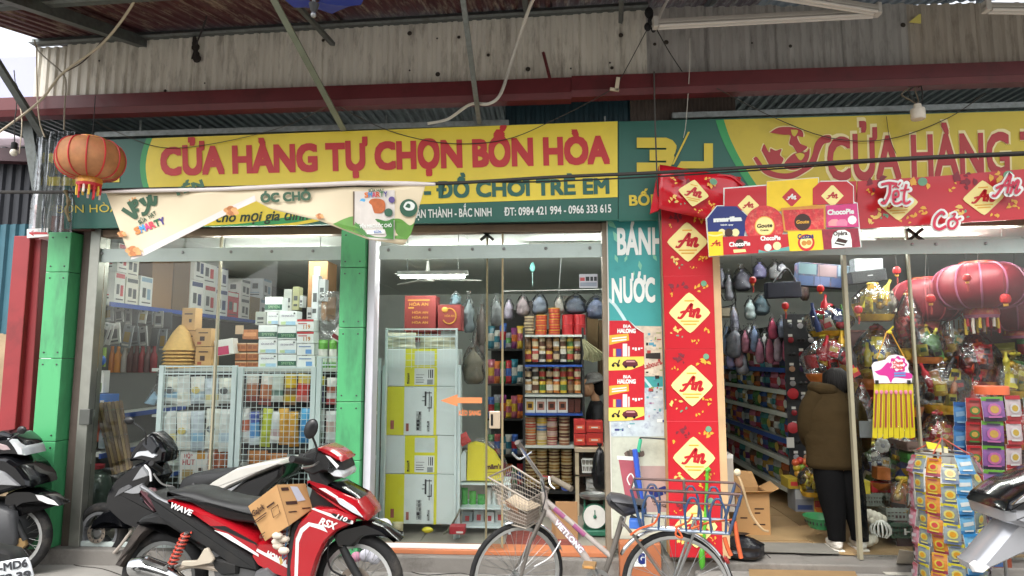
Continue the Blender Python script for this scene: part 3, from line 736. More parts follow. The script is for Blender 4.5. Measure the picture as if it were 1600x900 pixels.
def stroke(pts, wd, Y, mat, n=6):
 c = spline([V((x, y, 0)) for x, y in pts], n); L, Rr = [], []
 for i, p in enumerate(c):
  d = (c[min(i + 1, len(c) - 1)] - c[max(i - 1, 0)]); d = d.normalized() if d.length else V((1, 0, 0))
  nn = V((-d.y, d.x, 0)) * wd / 2; L.append(p + nn); Rr.append(p - nn)
 for i in range(len(c) - 1): m.poly_px([(q.x, q.y) for q in (L[i], L[i + 1], Rr[i + 1], Rr[i])], Y, mat)
def ck(pts): return [(160 + x * .1625, 280 + y * .1625) for x, y in pts]
for pts, w_ in (([(190, 285), (260, 330), (320, 365), (300, 300), (250, 215)], 6.5), ([(300, 270), (330, 235), (320, 205), (290, 225), (305, 290), (350, 295)], 5), ([(355, 195), (400, 235), (410, 240), (380, 180)], 5.5), ([(435, 165), (450, 230), (420, 320), (375, 335)], 6), ([(455, 150), (470, 225), (505, 235), (510, 160)], 6)):
 stroke(ck(pts), w_, ybp(.008), DG)
for pts in ([(255, 195), (268, 212)], [(285, 175), (292, 198)], [(315, 172), (310, 192)]): stroke(ck(pts), 1.6, ybp(.008), M('d88a3c', .6, 0, 0), 2)
for i, ch in enumerate('SỮA HẠT'):
 if ch != ' ': m.text_px(ch, (218 + i * 3.9, 351 - i * 2.3), (221.6 + i * 3.9, 349 - i * 2.3), 6.5, ybp(.008), DG, .025)
for i, (ch, c) in enumerate(zip('SMARTY', ('e08a4a', '4a9ad8', 'd0457f', 'd04a5a', '2f6a45', '4a3f86'))): m.text_px(ch, (213 + i * 7.7, 366 - i * 2.9), (220 + i * 7.7, 363 - i * 2.9), 10, ybp(.008), M(c, .6, 0, 0), .05)
m.build('banner_lettering', ban, True); m = MB(); m.text_px('YẾN', (272, 307), (318, 291), 10.5, ybp(.02), DG, .06); m.text_px('ÓC CHÓ', (408, 316), (485, 312), 13, ybp(.02), DG, .05)
m.build('banner_lettering', ban, True)
m = MB(); NUT = M('b9774a', .7, 0, .3, 30); NUTL = M('d6a06a', .7, 0, .2, 30)
def nuts(cx, cy_, k):
 for dx, dy, r in ((-8, -2, 7), (-2, -5, 7), (5, -3, 6), (9, 3, 5), (0, 3, 7), (-5, 5, 5)):
  blob(m, [(cx + (dx + r * math.cos(R(60 * q)) * (1 + .2 * (q % 2))) * k, cy_ + (dy + r * .8 * math.sin(R(60 * q))) * k) for q in range(6)], ybp(.010 + .0006 * (dx + 9)), NUT if (dx + dy) % 2 else NUTL, 3)
for q in ((209, 393, .85), (362, 330, .8), (191, 366, .5), (500, 338, .45)): m = MB(); nuts(*q); m.build('nut_print', ban, True)
# black cable, wires
def cable(name, label, pts, r, mat=WIRE, smooth=6, group=None):
 m = MB(); P = [at(x, y, Y) for x, y, Y in pts]; m.tube(spline(P, smooth), r, mat, 6)
 return m.lone(name, label, 'wire', group)
def wob(pts, Y, n=3): return [(x, y, Y) for x, y in pts]
cable('power_cable', 'thick black bundled cable crossing the whole shop front', wob([(-60, 300), (100, 300), (165, 297), (400, 292), (680, 287), (860, 277), (1040, 269), (1230, 258), (1400, 248), (1660, 236)], YB), .013)
cable('power_cable', 'thinner black cable sagging just under the bundled one', wob([(150, 298), (420, 296), (690, 285), (840, 284), (1060, 274), (1240, 262), (1420, 250), (1660, 240)], YB + .02), .006)
m = MB()
m.tube(spline([at(x, y, YB - .02) for x, y in ((102, 298), (107, 315), (104, 330), (109, 346))], 4), [.018, .012, .009, .011] * 3 + [.01], M('5c5238', .8, 0, .2, 30), 6); m.tube([at(112, 300, YB - .02), at(117, 322, YB - .02)], .004, WIRE, 5); m.lone('rope_tie', 'frayed olive rope knotted round the black cable at left', 'rope')
PALE = M('b9ad96', .6, 0, .1); PALEW = M('cfccc2', .5, 0, .06)
cable('wire', 'pale twisted wire slanting up past the rafter at upper left', [(-10, 213, -.5), (60, 160, -.6), (97, 115, -.7), (160, 68, -.9), (205, 10, -1.2), (215, -20, -1.3)], .009, PALE)
cable('wire', 'dark thin wire tied to the pale one near the corner', [(97, 115, -.7), (130, 96, -.62), (158, 66, -.5), (175, 45, -.4)], .005, M('5a5148', .7))
cable('wire', 'loose wire hanging from the knot by the fascia corner', [(54, 62, -.5), (60, 80, -.5), (97, 114, -.68), (103, 135, -.68), (101, 165, -.68), (100, 203, -.68)], .006, M('8d8575', .7))
cable('wire', 'bent pale wire hanging beside the corner brace', [(57, 70, -.45), (58, 140, -.45), (62, 190, -.45), (70, 214, -.45)], .006, PALE)
cable('wire', 'dark cord looped over the purlin above the cream fascia', [(330, -10, -.9), (320, 35, -.5), (308, 66, -.34), (300, 92, -.33)], .007, M('2a2424', .8))
cable('conduit', 'pale plastic conduit bending down behind the signs', [(845, -20, -1.1), (828, 10, -.8), (800, 92, -.45), (783, 145, -.44), (764, 162, -.44), (735, 163, -.35), (700, 186, -.22), (668, 193, -.22)], .013, PALEW)
cable('wire', 'thin wire across the top of the yellow sign to the white bracket', [(1010, 48, -.45), (970, 122, -.44), (952, 142, -.44), (868, 186, -.3), (790, 218, -.22), (700, 224, -.22), (610, 205, -.22), (532, 168, -.4)], .0035, M('3c3833', .7))
cable('wire', 'thin wire arching over the first red letters of the sign', [(515, 164, -.42), (440, 199, -.24), (330, 225, -.22), (250, 230, -.22), (180, 205, -.22), (150, 190, -.3)], .003, M('4a443c', .7))
cable('wire', 'straight guy wire from the lamp mount down to the beam', [(1026, 46, -.5), (1045, 80, -.45), (1066, 112, -.43)], .004, WIRE)
cable('wire', 'vertical dark cord running down beside the red poster column', [(1022, 112, -.44), (1023, 170, -.42), (1026, 260, -.40), (1030, 340, -.30), (1034, 480, -.26), (1040, 640, -.25)], .006, M('4c4a46', .6))
cable('wire', 'pale thread hanging from the beam to the green logo', [(1078, 60, -.44), (1077, 115, -.43), (1072, 190, -.3), (1068, 215, -.22)], .0025, PALEW)
cable('wire', 'thin wire swagged across the right sign under the bulb', [(1120, 138, -.43), (1210, 184, -.24), (1300, 216, -.23), (1390, 217, -.23), (1480, 185, -.23), (1540, 145, -.35)], .0035, M('37332d', .7))
cable('wire', 'short wire dropping from the rail over the right red letters', [(1385, 182, -.22), (1390, 215, -.23), (1400, 240, -.23)], .0025, M('37332d', .7))
m = MB(); m.bar(at(966, 121, -.45), at(963, 142, -.45), .03, .012, M('d3c7ae', .6)); m.bar(at(967, 141, -.45), at(953, 139, -.45), .012, .022, M('d3c7ae', .6)); m.lone('bracket', 'small cream plastic bracket clipped on the maroon beam', 'bracket')
m = MB(); m.bar(at(849, 82, -.38), at(859, 122, -.40), .022, .02, M('5c1f22', .6)); m.lone('steel_stub', 'short maroon flat bar sticking up from the beam', 'bar')
# lamps overhead
TUBE = M('d5d0c8', .3, 0, .03); BATT = M('b9b3aa', .45, .1, .06)
def batten(label, a, b_, ya, yb_, tubes=2, w_=.06):
 P0, P1 = at(*a, ya), at(*b_, yb_); L = thing('lamp_batten', label, 'lamp', (P0 + P1) / 2, 0)
 m = MB(); m.bar(P0, P1, w_, .035, BATT, (0, 0, 1)); m.build('housing', L, True, bevel=.006)
 d = (P1 - P0).normalized(); s_ = d.cross(V((0, 0, 1))).normalized()
 for k in ((-1, 1) if tubes == 2 else (0,)):
  m = MB(); o = s_ * k * w_ * .33 + V((0, 0, -.032)); m.tube([P0 + o + d * .04, P1 + o - d * .04], .013, TUBE, 8); m.build('lamp_tube', L, True)
 for e, q in ((P0, 1), (P1, -1)):
  m = MB(); m.bar(e, e + d * q * .035, w_ * 1.05, .08, M('c9c5be', .5), (0, 0, 1)); m.build('end_cap', L, True, bevel=.004)
 return L
batten('unlit twin tube lamp lying level under the canopy at upper right', (1020, 36), (1374, 17), -.75, -.65)
batten('unlit twin tube lamp slanting down to meet the level one', (1150, -22), (1374, 14), -1.1, -.70, 2, .05)
batten('unlit tube lamp cut off by the right edge under the canopy', (1537, 10), (1680, 12), -.8, -.8)
m_ = thing('lamp_mount', 'black junction box holding the wires left of the level lamp', 'bracket', at(1016, 45, -.5))
m = MB();
for k, (x, y, r) in enumerate(((1014, 20, .035), (1018, 32, .03), (1012, 42, .028), (1021, 46, .02))): m.ball(at(x, y, -.5 - .02 * (k % 2)), (r, r * .8, r * 1.3), BLACKR, 8, 6)
m.build('box', m_, True); m = MB(); m.tube(spline([at(x, y, -.55) for x, y in ((1048, -10), (1035, 15), (1025, 40))], 4), .012, PALEW, 6); m.build('conduit', m_, True)
m_ = thing('ceiling_bulb', 'white cylinder bulb hanging over the right sign', 'lamp', at(1435, 187, -.4))
m = MB(); c = at(1435, 187, -.4); m.lathe([(.0, 0), (.045, .002), (.05, .012), (.05, .075), (.046, .085), (.028, .095), (.026, .12), (0, .122)], M('d6cdbd', .4), 16, Matrix.Translation(c)); m.build('bulb', m_, True)
m = MB()
for k in range(4): m.tube(spline([c + V((0, 0, .12)), c + V((.03 * (k - 1.5), .01, .16)), c + V((.05 * (k - 2), .02, .21 + .02 * k)), c + V((.02 * (k - 1), .04, .27))], 3), .005, [M('6e6250', .8), WIRE][k % 2], 5)
m.build('wire_bundle', m_, True)
m_ = thing('ceiling_bulb', 'small round white bulb on a cord at the upper left edge', 'lamp', at(21, 244, -.6))
c = at(21, 244, -.6); m = MB(); m.ball(c + V((0, 0, .03)), (.027, .027, .03), M('d8d3c4', .35), 12, 8); m.build('bulb', m_, True)
m = MB(); m.lathe([(.019, 0), (.022, .01), (.022, .05), (.012, .06)], BLACKR, 10, Matrix.Translation(c + V((0, 0, .055)))); m.build('socket', m_, True)
m = MB(); m.tube(spline([c + V((0, 0, .11)), at(23, 190, -.6), at(26, 160, -.55), at(22, 110, -.5)], 4), .004, WIRE, 5); m.build('cord', m_, True)
for k, (lab, pts) in enumerate((('stray wires looping in the corner gap, uppermost', [(-5, 160, -.2), (15, 170, -.2), (30, 150, -.2), (25, 130, -.2)]), ('stray wire hanging in a long loop beside the small bulb', [(30, 240, -.55), (34, 200, -.5), (32, 170, -.4), (22, 150, -.3)]), ('stray black wires running flat past the far house', [(-5, 172, .2), (20, 178, .2), (45, 185, .2)]))):
 cable('wire', lab, pts, .004, [WIRE, PALE, WIRE][k])
# lanterns
def lantern(label, c, r, h, skin, rib, gold, ribs=12, group=None, fr=True, wire=None):
 L = thing('paper_lantern', label, 'lantern', c, 0, group)
 def prof(k=1.0): return [(r * k * (.36 + .64 * math.cos(t) ** .75 if abs(math.cos(t)) > 1e-6 else .36 * k), h * math.sin(t)) for t in [R(-88 + 176 * i / 14) for i in range(15)]]
 P = prof()
 m = MB(); m.lathe(P, skin, ribs * 3, mod=lambda a, z: 1 - .03 * abs(math.sin(a * ribs / 2))); m.build('shade', L)
 m = MB()
 for k in range(ribs):
  a = 2 * math.pi * k / ribs; m.tube([(q * 1.012 * math.cos(a), q * 1.012 * math.sin(a), z) for q, z in P], r * .022, rib, 5)
 m.build('rib_cage', L)
 m = MB(); m.lathe([(r * .36, h * .93), (r * .40, h * .95), (r * .40, h * 1.12), (r * .34, h * 1.13)], gold, 18); m.build('top_ring', L)
 m = MB(); m.lathe([(r * .34, -h * 1.30), (r * .38, -h * 1.28), (r * .38, -h * 1.08), (r * .34, -h * .92)], gold, 18); m.lathe([(r * .33, -h * 1.45), (r * .36, -h * 1.42), (r * .37, -h * 1.27)], rib, 18); m.build('bottom_ring', L)
 if fr:
  for k in range(14):
   a = 2 * math.pi * k / 14; m = MB(); x, y = r * .33 * math.cos(a), r * .33 * math.sin(a); n = random.uniform(.35, .75)
   m.tube([(x, y, -h * 1.42), (x * 1.05, y, -h * (1.42 + n * .5)), (x, y, -h * (1.42 + n))], r * .035, [M('d8b43a', .6), M('c22f35', .6), M('e0d0c4', .6)][k % 3], 5); m.build('tassel', L)
 if wire:
  m = MB(); m.tube([V((0, 0, h * 1.1)), V(wire) - V(c)], .003, WIRE, 5); m.build('wire', L)
 return L
LSK = M('ad754a', .65, 0, .22, 16, dirt='b0583c', dirt_amt=.45, dscale=9); LRB = M('c02a2f', .45, 0, .06)
GOLDB = M('d3963f', .4, .3, .25, 30, dirt='b24a78', dirt_amt=.8, dscale=14)
c = at(142, 249, -.85)
lantern('big red ribbed paper lantern with gold panels beside the left sign', c, .222, .145, LSK, LRB, GOLDB, 12, None, True, at(149, 150, -.42))
# clear plastic curtain at the left end of the sign
cu = thing('plastic_curtain', 'clear plastic sheet hanging in folds left of the yellow sign', 'curtain', at(85, 370, -.32))
m = MB(); vs = []; fs = []; N = 40; K = 10
for i in range(N + 1):
 for j in range(K + 1):
  t, q = i / N, j / K
  px = 58 + 60 * t + (-14 + 8 * t) * q + 6 * q * math.sin(t * 9); py = 205 + 158 * q
  vs.append(at(px, py, -.32 + .03 * math.sin(t * 30 + q * 2) + .02 * math.sin(t * 13)))
for i in range(N):
 for j in range(K):
  a = i * (K + 1) + j; fs.append((a, a + 1, a + K + 2, a + K + 1))
m.add(vs, fs, CURTAIN, True); m.build('sheet', cu, True, sharp=80)
# blue parasol, hung upside down at the top edge
pc = at(490, 22, -1.9)
um = thing('blue_umbrella', 'blue umbrella with a silver tip poking in at the top edge', 'umbrella', pc)
BLU = M('14308f', .6, 0, .08)
m = MB()
for k in range(8):
 a0, a1 = R(45 * k), R(45 * (k + 1)); rows = []
 for i in range(6):
  t = i / 5; r_ = .03 + .26 * t; z = .085 + .08 * t ** 1.6
  rows.append([(r_ * math.cos(a0 + (a1 - a0) * j / 4), r_ * math.sin(a0 + (a1 - a0) * j / 4), z + .03 * t * math.sin(math.pi * j / 4)) for j in range(5)])
 q = MB(); vs = [v for r_ in rows for v in r_]; q.add(vs, [(i * 5 + j, i * 5 + j + 1, i * 5 + j + 6, i * 5 + j + 5) for i in range(5) for j in range(4)], BLU, True); q.build('panel', um)
m.tube([(0, 0, .0), (0, 0, .5)], .012, DKGREY, 8); m.build('shaft', um)
m = MB(); m.ball((0, 0, -.005), .017, STEEL, 12, 8); m.lathe([(.008, .01), (.018, .02), (.03, .06)], DKGREY, 10); m.build('tip', um)
# red festive poster column
RED = M('bb1f2a', .30, 0, .08, 3, .3, 4); REDD = M('a81c28', .35, 0, .08, 3); PYEL = M('f0df92', .4, 0, .03); GOLD = M('e0a83a', .4, 0, .1, 20); PGRN = M('6a9a7a', .5, 0, .05); BRN = M('7a2430', .5, 0, .1)
SCRIPT = [[(.02, .05), (.16, .0), (.33, .42), (.52, .98), (.54, .55), (.55, .05)], [(.10, .36), (.30, .46), (.60, .44), (.66, .42)], [(.66, .62), (.70, .35), (.66, .02)], [(.68, .30), (.80, .62), (.88, .55), (.84, .12), (.90, .02), (1.0, .20)]]
def script_an(mb, F, x, y, w_, h, mat, wd=.09):
 for k, st in enumerate(SCRIPT):
  c = spline([V((x + (px_ + .12 * py_) * w_ * .92, y + py_ * h, 0)) for px_, py_ in st], 5)
  L, Rr = [], []
  for i, p in enumerate(c):
   d = (c[min(i + 1, len(c) - 1)] - c[max(i - 1, 0)]); d = d.normalized() if d.length else V((1, 0, 0))
   n = V((-d.y, d.x, 0)) * h * wd * (.8 + .5 * abs(d.y)); L.append(p + n); Rr.append(p - n)
  for i in range(len(c) - 1): mb.add([F(q.x, q.y, k * .0002) for q in (L[i], Rr[i], Rr[i + 1], L[i + 1])], [(0, 1, 2, 3)], mat)
def diamond(mb, F, cx, cy_, r, mat, lift=0.0):
 P = []
 for a0 in (0, 90, 180, 270):
  for d in (-9, 0, 9):
   a = R(a0 + d); k = r * (.93 if d else .955); k = r / (abs(math.cos(a)) + abs(math.sin(a))) * (.98 if d else .93)
   P.append(F(cx + k * math.cos(a), cy_ + k * math.sin(a), lift))
 mb.poly(P, mat)
def sprig(mb, F, cx, cy_, k, mat, seed, n=7, spread=1.0):
 rr = random.Random(seed)
 for i in range(n):
  a = rr.uniform(0, 6.28); d = rr.uniform(.1, 1) * k * spread * 1.1; x, y = cx + d * math.cos(a), cy_ + d * .7 * math.sin(a); r = k * rr.uniform(.18, .42); t = rr.uniform(0, 3)
  mb.poly([F(x + r * math.cos(t + R(72 * q)) * (1 if q % 2 else .55), y + r * math.sin(t + R(72 * q)) * (1 if q % 2 else .55), .0006 + .0001 * i) for q in range(5)], mat)
def an_print(parent, F, W_, H_, base, seed=0, cy_=None, r=None, world=True, fg=None, dia=None, decor=True):
 """festive print on a flat face; F(x, y, lift) maps centimetre-like face units to space"""
 cy_ = H_ / 2 if cy_ is None else cy_; r = r or min(W_, H_) * .40
 m = MB()
 if decor:
  sprig(m, F, W_ * .27, H_ * .86, W_ * .16, BRN, seed + 1, 10); sprig(m, F, W_ * .74, H_ * .84, W_ * .14, GOLD, seed + 2, 7); sprig(m, F, W_ * .16, H_ * .74, W_ * .08, GOLD, seed + 3, 4)
  sprig(m, F, W_ * .22, H_ * .24, W_ * .13, M('e9c46a', .5, 0, .1), seed + 4, 6); sprig(m, F, W_ * .80, H_ * .28, W_ * .11, GOLD, seed + 5, 6); sprig(m, F, W_ * .3, H_ * .17, W_ * .1, PGRN, seed + 6, 3); sprig(m, F, W_ * .62, H_ * .12, W_ * .09, GOLD, seed + 7, 4)
  m.poly([F(W_ * .80 + W_ * .06 * math.cos(R(30 * q)), H_ * .90 + W_ * .06 * math.sin(R(30 * q)), .0025) for q in range(12)], PGRN)
  m.build('festive_print', parent, world, kind='stuff')
 m = MB(); diamond(m, F, W_ / 2, cy_, r, dia or PYEL, .0035)
 m.build('diamond_print', parent, world)
 m = MB(); script_an(m, lambda x, y, l: F(x, y, l + .005), W_ / 2 - r * .58, cy_ - r * .24, r * 1.15, r * .66, fg or RED, .08)
 for i, (yy, ww) in enumerate(((-.42, .42), (-.56, .3), (.52, .22))):
  z = cy_ + r * yy; m.add([F(W_ / 2 - r * ww, z, .005), F(W_ / 2 + r * ww, z, .005), F(W_ / 2 + r * ww, z + r * .06, .005), F(W_ / 2 - r * ww, z + r * .06, .005)], [(0, 1, 2, 3)], GOLD)
 m.build('script_lettering', parent, world)
xa, xb = at(1040, 560, -.24).x, at(1119, 560, -.24).x
pcx = thing('poster_column', 'tall red festive column with five yellow diamonds between the two shops', 'display', ((xa + xb) / 2, -.15, .0))
zz = [at(1080, y, -.24).z for y in (325, 432, 546, 659, 772, 872)]
m = MB(); m.bx(xb, xb + .055, -.235, -.05, zz[5], zz[0], M('c7a67c', .7, 0, .12, 6)); m.build('wood_edge', pcx, True)
m = MB(); m.bx(xa, xb, -.226, -.06, zz[5], zz[0], CARD); m.build('core', pcx, True)
for i in range(5):
 z1, z0 = zz[i], zz[i + 1]; H_ = z1 - z0; W_ = xb - xa
 m = MB(); m.bx(xa - .004 + .002 * (i % 2), xb, -.240 - .002 * (i % 2), -.228, z0 + .003, z1 + .006, RED); pn = m.build('poster_panel', pcx, True, bevel=.004)
 an_print(pn, (lambda z0: lambda x, y, l: V((xa + x, -.2435 - l, z0 + y)) - V(pcx.location))(z0), W_, H_, RED, 10 * i, None, W_ * .44, False)
m = MB()
hs_ = thing('festive_banner', 'red festive banner strip with yellow diamonds over the right opening', 'banner', at(1370, 355, -.30))
def qmap(c00, c10, c11, c01, Y, W_, H_):
 P = [at(*c, Y) for c in (c00, c10, c11, c01)]
 def F(x, y, l=0):
  u, v_ = x / W_, y / H_
  p = P[0] * (1 - u) * (1 - v_) + P[1] * u * (1 - v_) + P[2] * u * v_ + P[3] * (1 - u) * v_
  return V((p.x, p.y - l, p.z))
 return F, P
segs = [((1118, 402), (1220, 398), (1220, 286), (1128, 292)), ((1220, 370), (1338, 361), (1338, 283), (1220, 287)), ((1338, 358), (1470, 350), (1466, 275), (1340, 283)), ((1470, 350), (1606, 342), (1602, 264), (1466, 275)), ((1606, 342), (1720, 336), (1720, 258), (1602, 264))]
for i, s_ in enumerate(segs):
 if i == 0: continue
 F, P = qmap(*s_, -.31, 1.5, 1.0)
 m = MB(); m.prism([P[0], P[1], P[2], P[3]], (0, .004, 0), RED); pn = m.build('banner_panel', hs_, True)
 F2 = (lambda F: lambda x, y, l: F(x, y, l + .002) - V(hs_.location))(F)
 an_print(pn, F2, 1.5, 1.0, RED, 100 + i, .48, .38, False)
hw = thing('festive_wrap', 'crumpled red festive wrap bulging round the top of the poster column', 'banner', at(1085, 330, -.36))
m = MB(); gx_, gz_ = 14, 8; vs = []; fs = []
TLp, TRp, BRp, BLp = (1031, 257), (1158, 277), (1140, 352), (1029, 326)
for i in range(gx_ + 1):
 for j in range(gz_ + 1):
  u, v_ = i / gx_, j / gz_
  px = (TLp[0] * (1 - u) + TRp[0] * u) * (1 - v_) + (BLp[0] * (1 - u) + BRp[0] * u) * v_
  py = (TLp[1] * (1 - u) + TRp[1] * u) * (1 - v_) + (BLp[1] * (1 - u) + BRp[1] * u) * v_
  vs.append(at(px, py, -.36 - .03 * math.sin(math.pi * v_) - .012 * math.sin(u * 11 + v_ * 5) - .008 * math.sin(v_ * 14 - u * 6)))
for i in range(gx_):
 for j in range(gz_):
  a = i * (gz_ + 1) + j; fs.append((a, a + 1, a + gz_ + 2, a + gz_ + 1))
REDG = M('c9202d', .2, 0, .05, 3, .12, 14)
m.add(vs, fs, REDG, True); o = m.build('wrap_sheet', hw, True, sharp=80); sm_ = o.modifiers.new('thickness', 'SOLIDIFY'); sm_.thickness = .003
F, P = qmap((1035, 322), (1128, 342), (1135, 282), (1037, 262), -.415, 1.4, 1.0)
an_print(o, lambda x, y, l: F(x, y, l) - V(hw.location), 1.4, 1.0, RED, 77, .50, .37, False)
m = MB(); P = [at(x, y, -.34) for x, y in ((1030, 258), (1022, 300), (1016, 333), (1030, 328))]; m.prism(P, (0, .05, 0), REDG); m.build('wrap_fold', hw, True)
m = MB();
pts = [at(x, y, -.36) for x, y in ((1140, 272), (1150, 276), (1165, 288), (1160, 293), (1138, 297))]; m.prism(pts[::-1], (0, .03, 0), REDD); m.tube(spline([at(x, y, -.37) for x, y in ((1120, 274), (1142, 276), (1160, 290))], 4), .01, REDG, 6); m.build('twisted_end', hw, True)
bd = thing('biscuit_board', 'cut-out board of printed biscuit boxes hung below the red banner', 'display', at(1225, 405, -.44))
def cb(pts): return [(1090 + x / 5.92, 260 + y / 5.92) for x, y in pts]
YD = -.44
outl_ = cb([(240, 198), (640, 168), (640, 138), (1122, 100), (1122, 150), (1140, 133), (1385, 130), (1445, 180), (1448, 325), (1480, 338), (1518, 748), (105, 838), (75, 480), (175, 362), (240, 360)])
m = MB(); m.prism([at(x, y, YD) for x, y in outl_], (0, .008, 0), SWHT); m.build('white_backing', bd, True)
lifts = [0]
def pk(poly, mat, name='printed_box', extra=None):
 lifts[0] += .0016
 y = YD - lifts[0]
 m = MB(); m.poly_px(cb(poly)[::-1] if True else poly, y, mat)
 if extra: extra(m, y - .0006)
 m.build(name, bd, True); lifts[0] += .0012
def circ(cx, cy_, r, n=24): return [(cx + r * math.cos(R(360 * k / n)), cy_ + r * math.sin(R(360 * k / n))) for k in range(n)]
def dm(cx, cy_, r): return [(cx + r, cy_), (cx + r * .1, cy_ - r * .92), (cx - r * .1, cy_ - r * .92), (cx - r, cy_), (cx - r * .1, cy_ + r * .92), (cx + r * .1, cy_ + r * .92)]
def ptx(m, y, s, x0, y0, x1, y1, h, mat, b=.03, sh=0): a, e = cb([(x0, y0), (x1, y1)]); m.text_px(s, a, e, h / 5.92, y, mat, b, sh)
def anp(cx, cy_, r, dc, fc):
 def f(m, y):
  m.poly_px(cb(dm(cx, cy_, r))[::-1], y, dc)
  for st in SCRIPT: stroke_m(m, cb([(cx - r * .55 + (px_ + .12 * py_) * r * 1.0, cy_ + r * .22 - py_ * r * .55) for px_, py_ in st]), r * .11 / 5.92, y - .0008, fc)
 return f
def stroke_m(m, pts, wd, Y, mat):
 c = spline([V((x, y, 0)) for x, y in pts], 4); L, Rr = [], []
 for i, p in enumerate(c):
  d = (c[min(i + 1, len(c) - 1)] - c[max(i - 1, 0)]); d = d.normalized() if d.length else V((1, 0, 0))
  n = V((-d.y, d.x, 0)) * wd / 2; L.append(p + n); Rr.append(p - n)
 for i in range(len(c) - 1): m.poly_px([(q.x, q.y) for q in (L[i], L[i + 1], Rr[i + 1], Rr[i])], Y, mat)
PKY = M('ecc824', .4, 0, .06, 12); NAVY = M('1d2c6e', .4, 0, .05); PINK = M('c93a7a', .4, 0, .12, 20); GLD = M('c98a3c', .4, .1, .12, 20); CHO = M('3a2118', .5, 0, .1); TEAL = M('5fa39c', .5, 0, .1)
REDF = M('c83338', .4, 0, .3, 34, dirt='e08a70', dirt_amt=.6, dscale=30); OPR = M('8f2638', .4, 0, .25, 30)
pk([(252, 208), (638, 178), (638, 420), (246, 400)], RED, extra=anp(470, 360, 100, PYEL, RED))
pk([(640, 140), (1116, 106), (1110, 400), (640, 420)], PKY, extra=anp(870, 285, 90, RED, SWHT))
pk([(1065, 205), (1132, 142), (1380, 138), (1438, 184), (1440, 345), (1065, 355)], RED, extra=anp(1247, 272, 105, PYEL, RED))
pk([(88, 485), (180, 368), (360, 368), (463, 462), (430, 645), (98, 625)], NAVY, extra=lambda m, y: (ptx(m, y, 'marika', 155, 512, 405, 500, 38, SWHT, .09), ptx(m, y, 'bánh quy', 215, 548, 330, 545, 14, SWHT), [m.poly_px(cb(circ(x, 612, r))[::-1], y - .0004 * k, c) for k, (x, r, c) in enumerate(((225, 34, SCRM), (350, 36, SCRM), (288, 38, CHO)))]))
pk(circ(620, 545, 183, 32), REDF, extra=lambda m, y: (m.poly_px(cb(circ(620, 552, 92))[::-1], y, GOLD), m.poly_px(cb(circ(620, 552, 84))[::-1], y - .0006, PYEL), ptx(m, y - .0014, 'Goute', 552, 568, 690, 560, 34, CHO, .035, .15), ptx(m, y - .0014, 'Creme', 582, 598, 655, 595, 16, CHO)))
pk([(770, 385), (1185, 352), (1185, 590), (800, 605)], GLD, extra=lambda m, y: (m.poly_px(cb([(790, 405), (1165, 388), (1168, 578), (815, 590)])[::-1], y, REDF), m.poly_px(cb(circ(972, 515, 78))[::-1], y - .0006, CHO), ptx(m, y - .0014, 'Goute', 915, 530, 1030, 524, 30, GOLD, .03, .15)))
pk([(1188, 362), (1475, 342), (1492, 560), (1192, 565)], PINK, extra=lambda m, y: (ptx(m, y, 'ChocoPie', 1205, 448, 1445, 436, 44, SWHT, .05), m.poly_px(cb(circ(1430, 495, 42, 9))[::-1], y, SWHT), [m.poly_px(cb([(x - 48, 550), (x - 52, 515), (x - 20, 490), (x + 30, 488), (x + 52, 512), (x + 48, 550)])[::-1], y - .0004 * k, c) for k, (x, c) in enumerate(((1260, M('e39a9a', .5)), (1335, M('d77f9d', .5))))]))
pk([(96, 605), (232, 603), (242, 822), (106, 830)], PKY, 'printed_tin', lambda m, y: (stroke_m(m, cb([(100, 632), (165, 642), (230, 628)]), 2.2, y, PYEL), [stroke_m(m, cb([(118 + (a + .12 * b_) * 95, 735 - b_ * 55) for a, b_ in st]), 1.6, y - .0006, SRED) for st in SCRIPT]))
pk([(232, 652), (562, 640), (562, 802), (240, 818)], RED, extra=lambda m, y: (m.poly_px(cb(circ(392, 715, 44))[::-1], y, CHO), ptx(m, y - .001, 'ChocoPie', 295, 742, 485, 730, 38, SWHT, .05), m.poly_px(cb([(330, 770), (440, 765), (450, 790), (335, 800)])[::-1], y, PYEL)))
pk([(562, 640), (842, 625), (852, 778), (562, 800)], RED, extra=lambda m, y: (ptx(m, y, 'ChocoPie', 585, 685, 765, 678, 38, SWHT, .05), m.poly_px(cb([(565, 770), (640, 790), (750, 760), (850, 740), (852, 778), (562, 800)])[::-1], y, TEAL), m.poly_px(cb(circ(735, 735, 38))[::-1], y - .0006, SCRM), m.poly_px(cb(circ(650, 750, 34))[::-1], y - .0006, M('d4d8cc', .5))))
pk([(832, 602), (1152, 592), (1166, 772), (852, 785)], PKY, extra=lambda m, y: (m.poly_px(cb(circ(1005, 705, 78))[::-1], y, SRED), m.poly_px(cb(circ(1005, 700, 58))[::-1], y - .0005, PYEL), ptx(m, y - .001, 'Custas', 928, 672, 1072, 660, 42, NAVY, .04), m.poly_px(cb(circ(985, 710, 24))[::-1], y - .001, GLD), m.poly_px(cb(circ(1030, 705, 24))[::-1], y - .0013, GLD)))
pk([(1148, 582), (1485, 572), (1508, 745), (1168, 770)], OPR, extra=lambda m, y: (m.poly_px(cb([(1242, 755), (1238, 680), (1255, 620), (1300, 590), (1360, 585), (1410, 615), (1425, 680), (1428, 748)]), y, SWHT), ptx(m, y - .001, 'Opéra', 1258, 640, 1385, 632, 36, CHO, .03), m.poly_px(cb([(1265, 715), (1300, 660), (1390, 685), (1355, 735)]), y - .0008, CHO), stroke_m(m, cb([(1280, 700), (1370, 718)]), 1.6, y - .0012, SWHT)))
